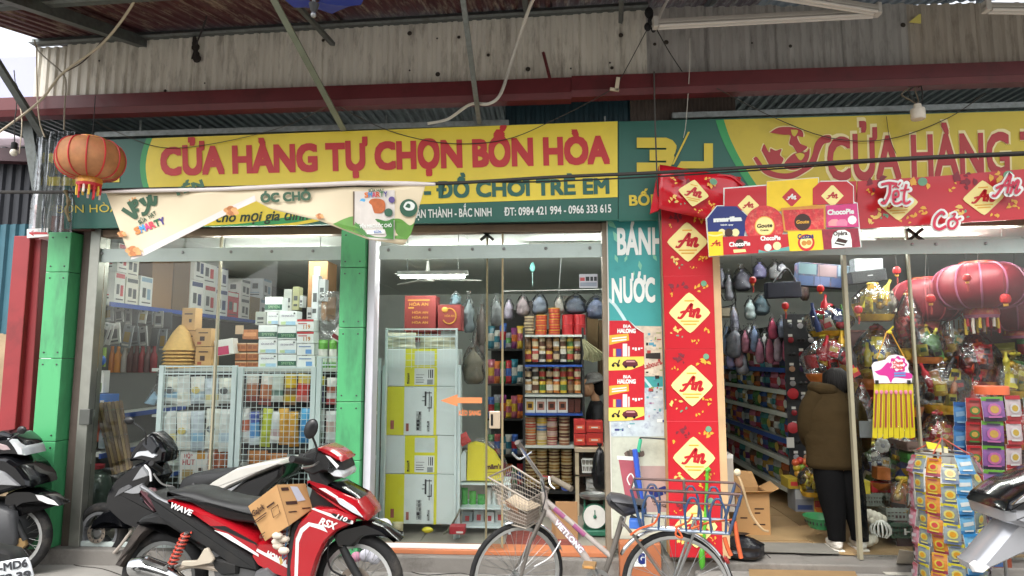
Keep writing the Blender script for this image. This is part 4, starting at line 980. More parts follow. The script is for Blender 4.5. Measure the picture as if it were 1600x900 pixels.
def cutout(word, label, cx, base, w_, h, rot, parts):
 t = thing('cutout_word', label, 'sign', at(cx, base, -.40))
 m = MB(); n = MB()
 for st, wd in parts:
  wd *= .72
  P = [(cx + x * w_ * math.cos(R(rot)) + y * h * math.sin(R(rot)), base - y * h + x * w_ * -math.sin(R(rot)) * 1.0) for x, y in st]
  stroke_m(m, P, wd + 6.5, -.402 - .0003 * len(m.f) * .01, SWHT); stroke_m(n, P, wd, -.410, M('c42a48', .4, 0, .05))
  for q in (P[0], P[-1]):
   m.poly_px([(q[0] + (wd + 6.5) / 2 * math.cos(R(-30 * k)), q[1] + (wd + 6.5) / 2 * math.sin(R(-30 * k))) for k in range(12)], -.4015, SWHT)
 m.build('white_edge', t, True); n.build('lettering', t, True)
TET = [([(-.5, .92), (-.25, 1.0), (.05, .95)], 6), ([(-.2, .95), (-.22, .5), (-.38, .05), (-.5, .12)], 6), ([(-.12, .30), (.08, .38), (.06, .62), (-.08, .55), (-.08, .12), (.05, .03), (.2, .15)], 5), ([(-.12, .76), (-.02, .86), (.1, .76)], 3.5), ([(.08, .9), (.16, 1.04)], 3.5), ([(.36, .95), (.28, .5), (.28, .1), (.38, .04), (.5, .16)], 5.5), ([(.14, .64), (.46, .7)], 4)]
CO = [([(-.1, .72), (-.22, .88), (-.42, .6), (-.44, .2), (-.25, .02), (-.02, .16)], 6.5), ([(.2, .52), (.06, .4), (.08, .08), (.26, .02), (.38, .3), (.24, .52), (.2, .5)], 5.5), ([(.38, .45), (.5, .5)], 4), ([(.16, .72), (.28, .76), (.26, .64), (.2, .6)], 3)]
ANW = [([(-.5 + (a + .1 * b_) * 1.0, b_) for a, b_ in st], 5.5) for st in SCRIPT]
cutout('Tết', 'white edged red cut-out word Tết on the festive banner', 1400, 319, 46, 33, 0, TET)
cutout('Cỏ', 'white edged red cut-out word Cỏ at the lower banner edge', 1479, 358, 44, 31, 4, CO)
cutout('An', 'white edged red cut-out word An near the right picture edge', 1571, 304, 44, 32, 6, ANW)
# drinks board with posters, centre
db = thing('drinks_board', 'teal board lettered BÁNH NƯỚC with pasted posters left of the red column', 'sign', at(992, 850, -.09))
TEALB = M('3f9a98', .45, 0, .1, 2, dirt='2a7472', dirt_amt=.5, dscale=1.5); PALEB = M('b4b8a8', .6, 0, .08, 5, dirt='9a9a88', dirt_amt=.4, dscale=5)
x0, x1 = at(952, 560, -.09).x, at(1046, 560, -.09).x
za, zb_, zc = at(990, 341, -.09).z, at(990, 662, -.09).z, at(990, 842, -.09).z
m = MB(); m.bx(x0, x1, -.09, -.07, zb_, za, TEALB); m.build('teal_panel', db, True)
m = MB(); m.bx(x0 - .004, x0 + .004, -.094, -.066, zc, za, PALEW); m.build('edge_trim', db, True)
m = MB(); m.text_px('BÁNH', (965.5, 397), (1036, 396), 39, -.093, SWHT, .035); m.build('white_lettering', db, True); m = MB(); m.text_px('NƯỚC', (957, 471.5), (1023, 470.5), 35, -.093, SWHT, .04); m.build('white_lettering', db, True)
m = MB(); SWOO = M('bcd8d8', .5)
stroke_m(m, [(951, 468), (960, 476), (970, 490), (978, 503)], 5, -.0925, SWOO); stroke_m(m, [(1005, 590), (1015, 602), (1030, 622)], 4, -.0925, SWOO)
LEAF = M('7cc0a4', .5, 0, .1)
for x, y, l, a in ((964, 372, 26, 60), (963, 404, 14, 70), (978, 404, 12, 110), (1000, 415, 16, 80), (1023, 402, 14, 60), (990, 428, 10, 100), (955, 350, 22, 40)):
 c, s_ = math.cos(R(a)), math.sin(R(a)); m.poly_px([(x - c * l / 2, y - s_ * l / 2), (x + s_ * l * .2, y - c * l * .2), (x + c * l / 2, y + s_ * l / 2), (x - s_ * l * .2, y + c * l * .2)][::-1], -.0922, LEAF)
m.build('leaf_print', db, True, kind='stuff')
def paper(name, pts, mat, Y, extra=None, parent=db):
 m = MB(); m.poly_px(pts[::-1], Y, mat)
 if extra: extra(m, Y - .0012)
 return m.build(name, parent, True)
PAP = M('cfc2ad', .75, 0, .15, 14, dirt='8e8a80', dirt_amt=.7, dscale=18); PAPB = M('b9c4c8', .75, 0, .15, 14, dirt='5a5f8a', dirt_amt=.6, dscale=16)
def smudge(m, y):
 rr = random.Random(5)
 for k in range(26):
  x, yy = rr.uniform(1009, 1032), rr.uniform(514, 612); w_, h_ = rr.uniform(2, 8), rr.uniform(1.2, 5)
  m.poly_px([(x, yy), (x, yy + h_), (x + w_, yy + h_), (x + w_, yy)], y - .00005 * k, [INK, M('a8423c', .7, 0, 0), M('8a9a52', .7, 0, 0), M('5a9ab0', .7, 0, 0)][k % 4])
 m.text_px('Labours', (1007, 577), (1034, 569), 8, y - .002, M('a83a3c', .7), .02)
 m.poly_px([(1009, 552), (1009, 560), (1032, 561), (1032, 551)], y - .0019, INK)
paper('torn_paper', [(990, 509), (1034, 510), (1035, 588), (1007, 588), (1004, 530)], PAP, -.0935, smudge)
def smudge2(m, y):
 rr = random.Random(8)
 for k in range(40):
  x, yy = rr.uniform(953, 1034), rr.uniform(606, 672); w_, h_ = rr.uniform(2, 9), rr.uniform(1.2, 5)
  if x < 1006 and yy < 657: continue
  m.poly_px([(x, yy), (x, yy + h_), (x + w_, yy + h_), (x + w_, yy)], y - .00005 * k, [M('3a3f7a', .7, 0, 0), M('5f9aa0', .7, 0, 0), M('c08aa0', .7, 0, 0), SWHT][k % 4])
paper('torn_paper', [(1007, 606), (1036, 604), (1038, 682), (953, 682), (952, 655), (1007, 656)], PAPB, -.0935, smudge2)
def beer(dy, fold):
 def f(m, y):
  m.text_px('BIA', (974, 512 + dy), (986, 512 + dy), 4.6, y, SWHT, .03)
  m.text_px('HALONG', (965, 592 - 78 + dy) if 0 else (965, 520 + dy), (993, 520 + dy), 6, y, SWHT, .06)
  m.poly_px([(952, 524 + dy), (952, 539 + dy), (983, 532 + dy), (982, 521 + dy)], y, GOLD); [m.poly_px([(956, q + dy), (956, q + 2 + dy), (979, q - .5 + dy), (979, q - 2.5 + dy)], y - .0008, SWHT) for q in (528, 532)]
  m.poly_px([(951, 558 + dy), (951, 579 + dy), (985, 578 + dy), (1007, 570 + dy), (1006, 557 + dy)], y, M('e8cf5a', .6))
  for k, (x, w_, h_, c) in enumerate(((958, 4, 12, 'e0c060'), (963, 8, 12, '4a3f8a'), (973, 7, 20, 'e6dcd2'), (981, 3, 16, 'd9c8c0'))): m.poly_px([(x, 557 + dy - h_), (x, 557 + dy), (x + w_, 557 + dy), (x + w_, 557 + dy - h_)], y - .0003 * (k + 1), M(c, .5, 0, 0))
  car = [(972, 569), (974, 565), (980, 562), (992, 562), (996, 566), (997, 571), (993, 573), (975, 573)]
  m.poly_px([(a, b_ + dy) for a, b_ in car][::-1], y - .0012, M('5a1a28', .5)); m.poly_px([(a, b_ + dy) for a, b_ in [(979, 563.5), (991, 563.5), (993, 566), (978, 566)]][::-1], y - .002, M('c48a8a', .5))
  for cx in (978, 991): m.poly_px([(cx + 2.2 * math.cos(R(-40 * k)), 573 + dy + 2.2 * math.sin(R(-40 * k))) for k in range(9)], y - .0022, BLACKP)
  for cx, cy_ in ((958, 571), (966, 571)): m.poly_px([(cx + 2.4 * math.cos(R(-40 * k)), cy_ + dy + 2.4 * math.sin(R(-40 * k))) for k in range(9)], y - .0014, BLACKP)
  stroke_m(m, [(957, 570 + dy), (961, 567 + dy), (965, 569 + dy), (968, 562 + dy)], 2.2, y - .0016, INK)
  for k, (x, h_) in enumerate(((988, 3), (992, 5), (997, 4), (1001, 2))): m.poly_px([(x, 543 + dy), (x, 543 + h_ + dy), (x + 3, 543 + h_ + dy), (x + 3, 543 + dy)], y - .0004, SWHT)
 return f
paper('beer_poster', [(952, 501), (982, 501), (990, 510), (1006, 520), (1007, 579), (951, 581)], M('c01f2c', .4, 0, .08, 20), -.0955, beer(0, 1))
paper('beer_poster', [(951, 581), (1007, 579), (1007, 656), (951, 658)], M('c01f2c', .4, 0, .08, 20), -.0965, beer(79, 0))
m = MB(); P = [at(982, 500, -.0957), at(991, 508, -.105), at(1007, 521, -.0957), at(994, 513, -.112)]; m.add(P, [(0, 3, 1), (1, 3, 2)], SWHT); m.build('curled_corner', db, True)
m = MB(); m.bx(x0, x1, -.092, -.07, zc, zb_ - .003, PALEB); lp = m.build('white_panel', db, True)
CUPR = M('a65560', .5, 0, .1, 14); CUPP = M('a98f8a', .5, 0, .1, 12)
def cups(m, y):
 m.poly_px([(966, 716), (997, 719), (998, 780), (978, 782)][::-1], y, CUPR); m.poly_px([(964, 712), (998, 714), (998, 720), (965, 718)][::-1], y - .0008, SWHT)
 stroke_m(m, [(984, 758), (980, 748), (986, 740), (991, 750), (988, 762)], 2.0, y - .0012, SWHT); stroke_m(m, [(986, 772), (990, 760), (996, 755)], 2.0, y - .0012, SWHT)
 m.poly_px([(1000, 728), (1041, 728), (1041, 800), (1010, 800)][::-1], y, CUPP); m.poly_px([(1028 + 16 * math.cos(R(-20 * k)), 770 + 19 * math.sin(R(-20 * k))) for k in range(18)], y - .0006, M('b89a90', .5))
 m.text_px('fan', (1018, 778), (1042, 770), 15, y - .0014, NAVY, .07, .1); m.text_px('ORANGE', (1021, 789), (1041, 793), 4.5, y - .0014, CHO, .02)
 for k in range(7): blob(m, [(975 + k * 4, 708 - (k % 3) * 3), (981 + k * 4, 704), (983 + k * 4, 711), (978 + k * 4, 714)], y - .0001 * k, [M('6a5a50', .6), M('4a4038', .6)][k % 2], 3)
paper('cup_print', [(957, 684), (1041, 683), (1041, 835), (957, 838)], M('bcbfae', .6, 0, .1, 6, dirt='8f8f80', dirt_amt=.4, dscale=8), -.0945, cups)
for lab, pts, r, mt in (('blue corrugated pole leaning on the cup poster', [(992, 702), (999, 760), (1005, 800)], .020, M('2f55b8', .5, 0, .1)),):
 m = MB(); P = spline([at(x, y, -.16) for x, y in pts], 14); m.tube(P, [r * (1 + .12 * (i % 2)) for i in range(len(P))], mt, 10); m.lone('plastic_pole', lab, 'pole')
m = MB(); a, e = at(1001, 686, -.16), at(997, 706, -.16); m.tube([a, e], .014, M('3fae86', .5), 8); m.tube(spline([a, at(1003, 684, -.17), at(1040, 686, -.2)], 4), .006, DKGREY, 6); m.lone('mop_handle', 'green grip on a thin black rod above the blue pole', 'tool')
m = MB(); P = [at(x, y, -.27) for x, y in ((1105, 736), (1103, 790), (1100, 840), (1097, 880))]; m.tube(spline(P, 5), [.012] * 15 + [.018], M('55a82e', .45, 0, .06), 8); m.tube([P[0] + V((-.01, 0, -.0)), P[0] + V((.02, 0, .02))], .018, M('55a82e', .45), 8)
m.ball(P[-1] + V((0, 0, .03)), (.024, .02, .08), M('4a9a2a', .45, 0, .06), 10, 7); m.lone('green_pole', 'bright green plastic broom pole leaning on the red column', 'tool')
bx0, bx1 = at(957, 860, -.16).x, at(1031, 860, -.16).x
t = thing('orange_carton', 'orange carton with a white sheet standing below the cup poster', 'box', ((bx0 + bx1) / 2, -.16, 0))
m = MB(); m.bx(bx0 + .05, bx1, -.22, -.1, 0, at(990, 846, -.16).z, M('a5633f', .7, 0, .12, 8)); m.build('body', t, True, bevel=.006)
a, e = at(988, 885, -.2225), at(1009, 859, -.2225); m = MB(); m.bx(a.x, e.x, -.224, -.221, a.z, e.z, SWHT); m.build('sheet', t, True)
m = MB(); m.text_px('G', (998, 880), (1007, 880), 14, -.226, NAVY, .08); m.build('lettering', t, True)
# goods: builders
RR = random.Random(11)
def lighter(h): return ''.join('%02x' % min(235, int(int(h[i:i + 2], 16) * 1.55 + 24)) for i in (0, 2, 4))
def mt(h, rough=.45, var=.06): return M(h, rough, 0, var, 14)
def darker(h, k): return '%02x%02x%02x' % tuple(int(int(h[i:i + 2], 16) * k) for i in (0, 2, 4))
def boxpx(name, label, cat, x0, y0, x1, y1, Y, depth, mat, prints=(), group=None, rz=0.0, bevel=.003, tape=None):
 """carton whose front face fills a picture rectangle on the plane Y; prints are (fx0,fz0,fx1,fz1,material[,text])"""
 cx = (x0 + x1) / 2; cyy = (y0 + y1) / 2
 w_ = (at(x1, cyy, Y) - at(x0, cyy, Y)).x; zb, zt = at(cx, y1, Y).z, at(cx, y0, Y).z; X = at(cx, cyy, Y).x
 return carton(name, label, cat, (X, Y + depth / 2, zb), w_, depth, zt - zb, mat, prints, group, rz, bevel, tape)
def carton(name, label, cat, loc, w_, d, h, mat, prints=(), group=None, rz=0.0, bevel=.003, tape=None):
 m = MB(); m.bx(-w_ / 2, w_ / 2, -d / 2, d / 2, 0, h, mat)
 o = m.build(name, bevel=bevel); o.location = loc; o.rotation_euler.z = R(rz); tag(o, label, cat, group)
 if prints:
  n = MB(); k = 0
  for p in prints:
   k += 1; y = -d / 2 - .0012 - .0003 * k
   a, e = -w_ / 2 + w_ * p[0], -w_ / 2 + w_ * p[2]; z0, z1 = h * p[1], h * p[3]
   if len(p) > 5: n.text(p[5], (a, y, z0), (e, y, z0), (0, 0, z1 - z0), p[4], .02)
   else: n.add([(a, y, z0), (e, y, z0), (e, y, z1), (a, y, z1)], [(0, 1, 2, 3)], p[4])
  n.build('label_print', o)
 if tape:
  n = MB(); n.bx(-w_ * .08, w_ * .08, -d / 2 - .001, d / 2, h + .0005, h + .0015, tape); n.build('tape', o)
 return o
def pouch_mesh(w_, h, t, mats, seed=0, nx=5, ny=9):
 rr = random.Random(seed); m = MB()
 F, B = [], []
 for j in range(ny + 1):
  for i in range(nx + 1):
   u, v_ = -1 + 2 * i / nx, -1 + 2 * j / ny
   k = max(0, (1 - u * u)) ** .6 * max(0, 1 - v_ ** 4) ** .7
   x = u * w_ / 2 * (1 - .05 * (1 - v_ * v_)) + rr.uniform(-1, 1) * w_ * .008; z = (v_ + 1) / 2 * h
   q = rr.uniform(.7, 1.15)
   F.append((x, -t / 2 * k * q, z)); B.append((x, t / 2 * k * q + .0008, z))
 for j in range(ny):
  mm = mats[min(len(mats) - 1, int((ny - 1 - j) / ny * len(mats)))]
  f = [(j * (nx + 1) + i, j * (nx + 1) + i + 1, (j + 1) * (nx + 1) + i + 1, (j + 1) * (nx + 1) + i) for i in range(nx)]
  m.add(F, f, mm, True); m.add(B, [q[::-1] for q in f], mm, True)
 return m
def pouch(name, label, cat, loc, w_, h, t, mats, seed=0, group=None, rz=0.0, tilt=0.0, face=None, facetext=None):
 m = pouch_mesh(w_, h, t, mats, seed)
 if face:
  n = 10; m.add([(w_ * .3 * math.cos(R(36 * k)), -t * .56, h * .5 + w_ * .24 * math.sin(R(36 * k))) for k in range(n)], [tuple(range(n))], face)
 o = m.build(name, sharp=60); o.location = loc; o.rotation_euler = (0, R(tilt), R(rz))
 return tag(o, label, cat, group)
def pouchpx(name, label, cat, x0, y0, x1, y1, Y, t, mats, **k):
 cx = (x0 + x1) / 2; cyy = (y0 + y1) / 2
 w_ = (at(x1, cyy, Y) - at(x0, cyy, Y)).x; zb, zt = at(cx, y1, Y).z, at(cx, y0, Y).z
 return pouch(name, label, cat, (at(cx, cyy, Y).x, Y, zb), w_, zt - zb, t, mats, **k)
def jar(name, label, cat, loc, r, h, body, lid, band=None, group=None, n=14):
 m = MB(); m.lathe([(r * .9, 0), (r, .01 * h + .002), (r, h * .82), (r * .9, h * .88)], body, n)
 m.lathe([(r * .93, h * .86), (r * .95, h * .87), (r * .95, h * .985), (r * .9, h)], lid, n)
 if band: m.lathe([(r * 1.012, h * .2), (r * 1.012, h * .62)], band, n, smooth=True)
 o = m.build(name); o.location = loc; return tag(o, label, cat, group)
def bagblob(name, label, cat, c, rx, ry, rz_, mat, seed=0, group=None, neck=True, inner=None):
 """knotted plastic bag: lumpy body gathered into a neck"""
 m = MB(); vs = []; fs = []; n, k = 16, 12
 for j in range(k + 1):
  t = j / k
  prof = .5 + .5 * (t / .12) ** .6 if t < .12 else 1 - .12 * (t - .12) / .45 if t < .57 else .88 * max(0, 1 - (t - .57) / .40) ** .8 + .09
  for i in range(n):
   a = 2 * math.pi * i / n; q = 1 + .30 * mnoise.noise(V((math.cos(a) * 2.2 + seed, math.sin(a) * 2.2, t * 4))) + (.03 + .10 * t) * math.sin(a * 7 + seed)
   if t > .9: prof = .10 + (t - .9) * 2.6
   vs.append((rx * prof * q * math.cos(a), ry * prof * q * math.sin(a), rz_ * 2 * t))
 for j in range(k):
  for i in range(n): fs.append((j * n + i, j * n + (i + 1) % n, (j + 1) * n + (i + 1) % n, (j + 1) * n + i))
 fs.append(tuple(range(n - 1, -1, -1))); fs.append(tuple(k * n + i for i in range(n)))
 m.add(vs, fs, mat, True)
 if inner:
  q = [(v[0] * .86, v[1] * .86, v[2] * .8 + .02 * rz_) for v in vs]; m.add(q, fs, inner, True)
 o = m.build(name, sharp=70); o.location = c; return tag(o, label, cat, group)
W1, W2 = mt('dcdcd6'), mt('c9cdd0')
def rackpx(label, x0, y0, x1, y1, Y, pitch=.05, post=.022, foot=None, low=None):
 a, e = at(x0, (y0 + y1) / 2, Y).x, at(x1, (y0 + y1) / 2, Y).x; zt = at((x0 + x1) / 2, y0, Y).z; zb = low if low is not None else .13
 t = thing('wire_rack', label, 'rack', ((a + e) / 2, Y, zb))
 for x in (a, e):
  m = MB(); m.bx(x - post, x + post, Y - .012, Y + .02, zb, zt, RACKP); m.build('post', t, True, bevel=.003)
 for z in (zt - .008, zt - .072):
  m = MB(); m.bx(a + post, e - post, Y - .008, Y + .008, z - .007, z + .007, RACKP); m.build('rail', t, True)
 m = MB(); W_ = e - a; nx = max(2, round(W_ / pitch)); r = .0017
 for i in range(1, nx): x = a + W_ * i / nx; m.bx(x - r, x + r, Y - r, Y + r, zb + .02, zt - .01, RACKP)
 nz = round((zt - zb) / pitch)
 for i in range(1, nz): z = zb + (zt - zb) * i / nz; m.bx(a, e, Y - r * 2 - .001, Y - r, z - r, z + r, RACKP)
 m.build('wire_mesh', t, True, kind='stuff')
 return t
# left window: shelf along the side wall
XS = at(175, 473, .45).x; ZS = at(175, 473, .45).z
BLUE = mt('2b4f9e'); SHELF = mt('c4cac4'); SHELFD = M('242423', .7, 0, .15)
sh = thing('wall_shelf', 'long wall shelf with blue edges receding inside the left window', 'shelf', (XS - .2, 2.3, .13))
m = MB(); m.bx(XS - .5, XS - .47, .4, 5.2, .13, 2.6, SHELFD); m.build('back_panel', sh, True)
m = MB(); m.bx(XS - .5, XS, .42, .44, .13, 2.6, M('54564f', .7, 0, .15)); m.build('end_panel', sh, True) if False else None
for z in (ZS, 1.12, .78, .42):
 m = MB(); m.bx(XS - .47, XS - .012, .44, 5.2, z - .02, z, SHELF); o = m.build('board', sh, True)
 m = MB(); m.bx(XS - .012, XS + .006, .43, 5.2, z - .035, z + .008, BLUE); m.build('edge_strip', sh, True)
for y in (.46, 1.9, 3.4, 5.1):
 m = MB(); m.bx(XS - .47, XS - .43, y - .02, y + .02, .13, 2.6, SHELFD); m.build('post', sh, True)
RD, NV, GY, LB = mt('b53338'), mt('33436f'), mt('4b5052'), mt('86a3b8')
y = .50
tall = [('e0e0da', RD, .30, .16, 2), ('e0ddd2', GY, .27, .20, 2), ('dfe0dc', LB, .31, .22, 1), ('8a6a48', None, .62, .36, 1), ('6f5a42', None, .66, .34, 1), ('e2e2de', NV, .38, .26, 2), ('dadcd8', RD, .36, .28, 2), ('d8dadc', NV, .34, .3, 2), ('b94048', W1, .34, .32, 1), ('d8d8d4', GY, .28, .28, 2), ('84704a', None, .33, .3, 1), ('d0d4d8', LB, .33, .34, 2)]
names = ['slim white appliance', 'white kettle', 'white flask', 'tall brown', 'dull brown', 'white navy-printed', 'white red-printed', 'pale navy-printed', 'red cooker', 'small white', 'olive kraft', 'pale blue-printed']
for i, (c, pc_, h, wd, n) in enumerate(tall):
 z = ZS + .001
 for k in range(n):
  mm = mt(c, .6)
  pr = [] if pc_ is None else [(.08, .82, .92, .96, pc_), (.18, .30, .45, .62, GY), (.55, .25, .82, .6, pc_), (.15, .12, .85, .16, GY)]
  lab = names[i] + ' box on the blue-edged shelf, ' + ('bottom of its pile' if k == 0 and n > 1 else 'top of its pile' if n > 1 else 'standing alone')
  o = carton('goods_box', lab, 'box', (XS - .19 + RR.uniform(-.02, .01), y + wd / 2, z), wd - .012, .34, h, mm, pr, 'boxes on the left wall shelf', 90 + RR.uniform(-3, 3))
  if pc_ is not None:
   q = MB();
   q.add([(wd / 2 - .004, -.13, h * .82), (wd / 2 - .004, .13, h * .82), (wd / 2 - .004, .13, h * .95), (wd / 2 - .004, -.13, h * .95)], [(0, 1, 2, 3)], pc_)
   for (b0, b1, z0, z1, mm2) in ((-.1, -.02, .45, .7, GY), (.02, .1, .45, .7, GY), (-.12, .12, .15, .2, GY), (-.12, .12, .25, .29, pc_)): q.add([(-wd / 2 + .0045, b0, h * z0), (-wd / 2 + .0045, b0, h * z1), (-wd / 2 + .0045, b1, h * z1), (-wd / 2 + .0045, b1, h * z0)], [(0, 1, 2, 3)], mm2)
   q.build('end_print', o)
  z += h + .002; h *= .92
 y += wd
cards = []
SILV, DKP = mt('a9abaa', .3), mt('5a5f62', .35)
spec = [(147, 478, 157, 503), (158, 477, 178, 503), (180, 479, 194, 504), (196, 482, 205, 508), (206, 482, 215, 509), (215, 484, 227, 505), (228, 484, 240, 508), (241, 486, 254, 512), (255, 488, 268, 515),
  (141, 503, 153, 537), (150, 503, 163, 538), (158, 504, 171, 538), (168, 505, 190, 537), (188, 508, 204, 543), (205, 510, 218, 540), (218, 510, 232, 542), (233, 513, 246, 546), (247, 514, 260, 550)]
for i, (a, b_, c, d) in enumerate(spec):
 Y = .55 + (a - 140) * .006 + (.0 if i < 9 else -.12)
 mm = [W1, SILV, mt('cfd0cc')][i % 3] if i in (0, 1, 2, 5, 9, 10, 11, 12) else [DKP, mt('8b9094'), mt('6c7478'), SILV][i % 4]
 o = boxpx('blister_card', '%s blister card, %s from the left in the %s hanging row under the shelf' % ('pale' if mm in (W1, SILV) else 'grey', ORD[i if i < 9 else i - 9], 'upper' if i < 9 else 'lower'), 'packet', a, b_, c, d, Y, .014, mm, [(.2, .25, .8, .7, [DKP, mt('a88a3a'), GY, mt('2c2f33')][i % 4]), (.35, .86, .65, .95, DKP), (.15, .08, .85, .16, [GY, W1][i % 2])], 'hanging cards in the left window', RR.uniform(-12, 12), .002)
 o.rotation_euler.y = R(RR.uniform(-9, 9) if i not in (9, 10, 11) else 24 - 6 * (i - 9))
boxpx('toy_card', 'green card with a round blue toy at the far left of the window', 'packet', 143, 543, 164, 573, .5, .02, mt('8aa84a'), [(.1, .1, .9, .5, mt('b9c98a')), (.3, .6, .7, .9, mt('3a4a2a'))])
m = MB(); c = at(156, 563, .47); m.ball(c, .052, mt('3a6fc0', .3), 14, 9); m.ball(c + V((-.02, -.045, .02)), .01, GY, 8, 5); m.ball(c + V((.02, -.045, .02)), .01, GY, 8, 5); m.lone('toy_ball', 'round blue toy ball on the green card', 'toy')
boxpx('goods_box', 'yellow edged white box printed with a green bottle, below the toy card', 'box', 144, 579, 162, 614, .5, .08, W1, [(0, 0, .25, 1, mt('c9a83a')), (.45, .05, .85, .45, mt('5f7a3a')), (.58, .45, .7, .85, mt('5f7a3a'))])
boxpx('goods_box', 'bright blue open box above the bundle of slats', 'box', 141, 616, 172, 640, .42, .12, mt('2470c8'), [(.5, .4, .7, .6, W1)])
for i, (x, w_, c) in enumerate(((173, 9, 'd07a28'), (183, 9, 'd98a30'), (194, 5, 'a9a49a'), (203, 6, '5a3430'), (212, 6, '6a3a3a'), (221, 6, 'a03a40'), (230, 6, '7a5a5a'), (239, 7, '8a3038'))):
 p = at(x, 582, .9); m_ = MB(); m_.lathe([(.03, 0), (.034, .01), (.034, .16), (.016, .21), (.016, .25), (.018, .26)], mt(c, .25), 10)
 o = m_.build('bottle'); o.location = p; tag(o, 'dusky %s bottle, %s from the left under the hanging cards' % (('orange', 'amber', 'grey', 'brown', 'maroon', 'red', 'mauve', 'crimson')[i], ORD[i]), 'bottle', 'bottles in the left window')
t = thing('slat_bundle', 'bundle of brown wooden slats wrapped in film leaning inside the left window', 'bundle', at(190, 735, .3))
SLT = M('7a6246', .6, 0, .2, 8); SLT2 = M('a08658', .6, 0, .12, 8)
for k in range(7):
 a, e = at(151 + k * 6.2, 630 - k * .6, .35), at(178 + k * 4.6, 742 - k * 1.6, .28)
 m = MB(); m.bar(a, e, .024, .02, [SLT, SLT2][k % 2], (0, -1, 0)); m.build('slat', t, True)
m = MB();
for f in (.12, .5, .85):
 a = at(151, 630, .325).lerp(at(178, 742, .255), f); e = at(190, 626, .325).lerp(at(207, 732, .255), f); m.bar(a + V((0, -.012, 0)), e + V((0, -.012, 0)), .004, .05, POLY, (0, -1, 0))
m.build('film_wrap', t, True)
m = MB(); c = at(143, 806, .45); m.lathe([(.12, 0), (.15, .02), (.16, .25), (.13, .34), (.07, .38), (.07, .42)], M('4d5a52', .15, 0, .1), 18, Matrix.Translation(c)); m.lathe([(.074, .415), (.08, .42), (.08, .45), (0, .452)], mt('9a3038'), 14, Matrix.Translation(c)); m.lone('glass_jar', 'large dark glass jar with red lid on the floor behind the left frame', 'jar')
for k, (x, y0, y1, c) in enumerate(((141, 664, 700, '8f9a9a'), (150, 660, 690, 'c05a3a'), (163, 668, 700, '7a8488'), (174, 672, 702, '9aa0a0'))):
 p0 = at(x, y1, .6); m = MB(); m.lathe([(.045, 0), (.05, .01), (.05, .15), (.03, .2), (.03, .24)], mt(c, .3), 12, Matrix.Translation(p0)); m.lone('bottle', '%s bottle standing low behind the slat bundle' % ('grey', 'orange', 'slate', 'pale grey')[k], 'bottle')
t = thing('straw_hats', 'stack of straw conical hats beside the kraft boxes', 'hat', at(273, 577, .5))
STR = M('cfa965', .75, 0, .12, 30, .15, 90)
c = at(280, 577, .5)
for k in range(6):
 m = MB(); z = .012 + k * .032; m.lathe([(.145, z), (.150, z + .004), (.10, z + .04), (.05, z + .10), (.035, z + .12)] if k < 5 else [(.145, z), (.15, z + .004), (.105, z + .10), (.07, z + .17), (.02, z + .235), (.0, z + .24)], STR, 20, Matrix.Translation(c)); m.build('hat', t, True)
KRF = M('c19a66', .75, 0, .08, 8, .05, 100)
for lab, a in (('top', (284, 481, 305, 516)), ('middle', (284, 517, 305, 548)), ('lower', (284, 549, 305, 574))):
 boxpx('kraft_box', 'slim kraft box, %s of the stack touching the straw hats' % lab, 'box', *a, .52, .12, KRF, [(.55, .35, .75, .5, CHO), (.05, .02, .3, .12, mt('5a8a4a')), (.2, .7, .8, .76, CHO)], 'kraft boxes in the left window')
for lab, a in (('upper', (305, 513, 330, 541)), ('lower', (305, 542, 330, 573))):
 boxpx('kraft_box', 'squat kraft box, %s of the front pair behind the first rack' % lab, 'box', *a, .47, .14, KRF, [(.3, .3, .6, .55, CHO), (.2, .72, .8, .78, CHO), (.15, .1, .4, .25, mt('9a4a2a'))], 'kraft boxes in the left window')
o = boxpx('goods_box', 'tilted white box with magenta side above the wire racks', 'box', 337, 530, 366, 554, .5, .1, W1, [(0, .0, .75, .55, mt('b52a5a'))]); o.rotation_euler.y = R(-8)
CAKE = M('a9683a', .6, 0, .25, 30)
k = 0
for r_, (y0, y1) in enumerate(((536, 549), (551, 563), (565, 574))):
 for q, (x0, x1) in enumerate(((367, 385), (386, 403))):
  boxpx('cake_tray', 'brown cake tray, %s row %s, beside the milk cartons' % (('top', 'middle', 'bottom')[r_], ('left', 'right')[q]), 'tray', x0, y0, x1, y1, .58, .18, CAKE, [(0, .86, 1, 1, mt('d8b894')), (.1, .3, .45, .7, mt('8a4a26')), (.55, .3, .9, .7, mt('8a4a26'))], 'trays of brown cakes')
boxpx('cake_tray', 'single brown cake tray crowning the tray pile', 'tray', 379, 515, 403, 530, .58, .18, CAKE, [(.1, .3, .9, .7, mt('c98a58'))], 'trays of brown cakes')
MILK = mt('dfe4e4', .35); MG = mt('2f5a4a'); MBL = mt('9cc0d8'); MRD = mt('b5383e')
def milk(label, a, style):
 pr = {'g': [(0, .12, 1, .5, MG), (.2, .22, .85, .42, mt('8ab08a'), 'SMIYEN')], 'w': [(.15, .62, .85, .72, mt('5a4a7a'), 'SỮA CHUA UỐNG'), (.12, .08, .6, .28, mt('b9d0a0')), (.4, .05, .95, .3, MBL), (.82, .78, .92, .9, GY)], 'r': [(0, .82, 1, 1, MRD), (.4, .2, .8, .55, mt('c07a30'), '119'), (.08, .6, .6, .68, MRD)], 'b': [(.1, .7, .8, .78, mt('5a7ab0')), (.5, .12, .85, .5, mt('6a9ad0'))]}[style]
 boxpx('milk_carton', label, 'carton', *a, .5 if style in 'gw' else .46, .13, MILK, pr, 'white milk cartons stacked in the left window')
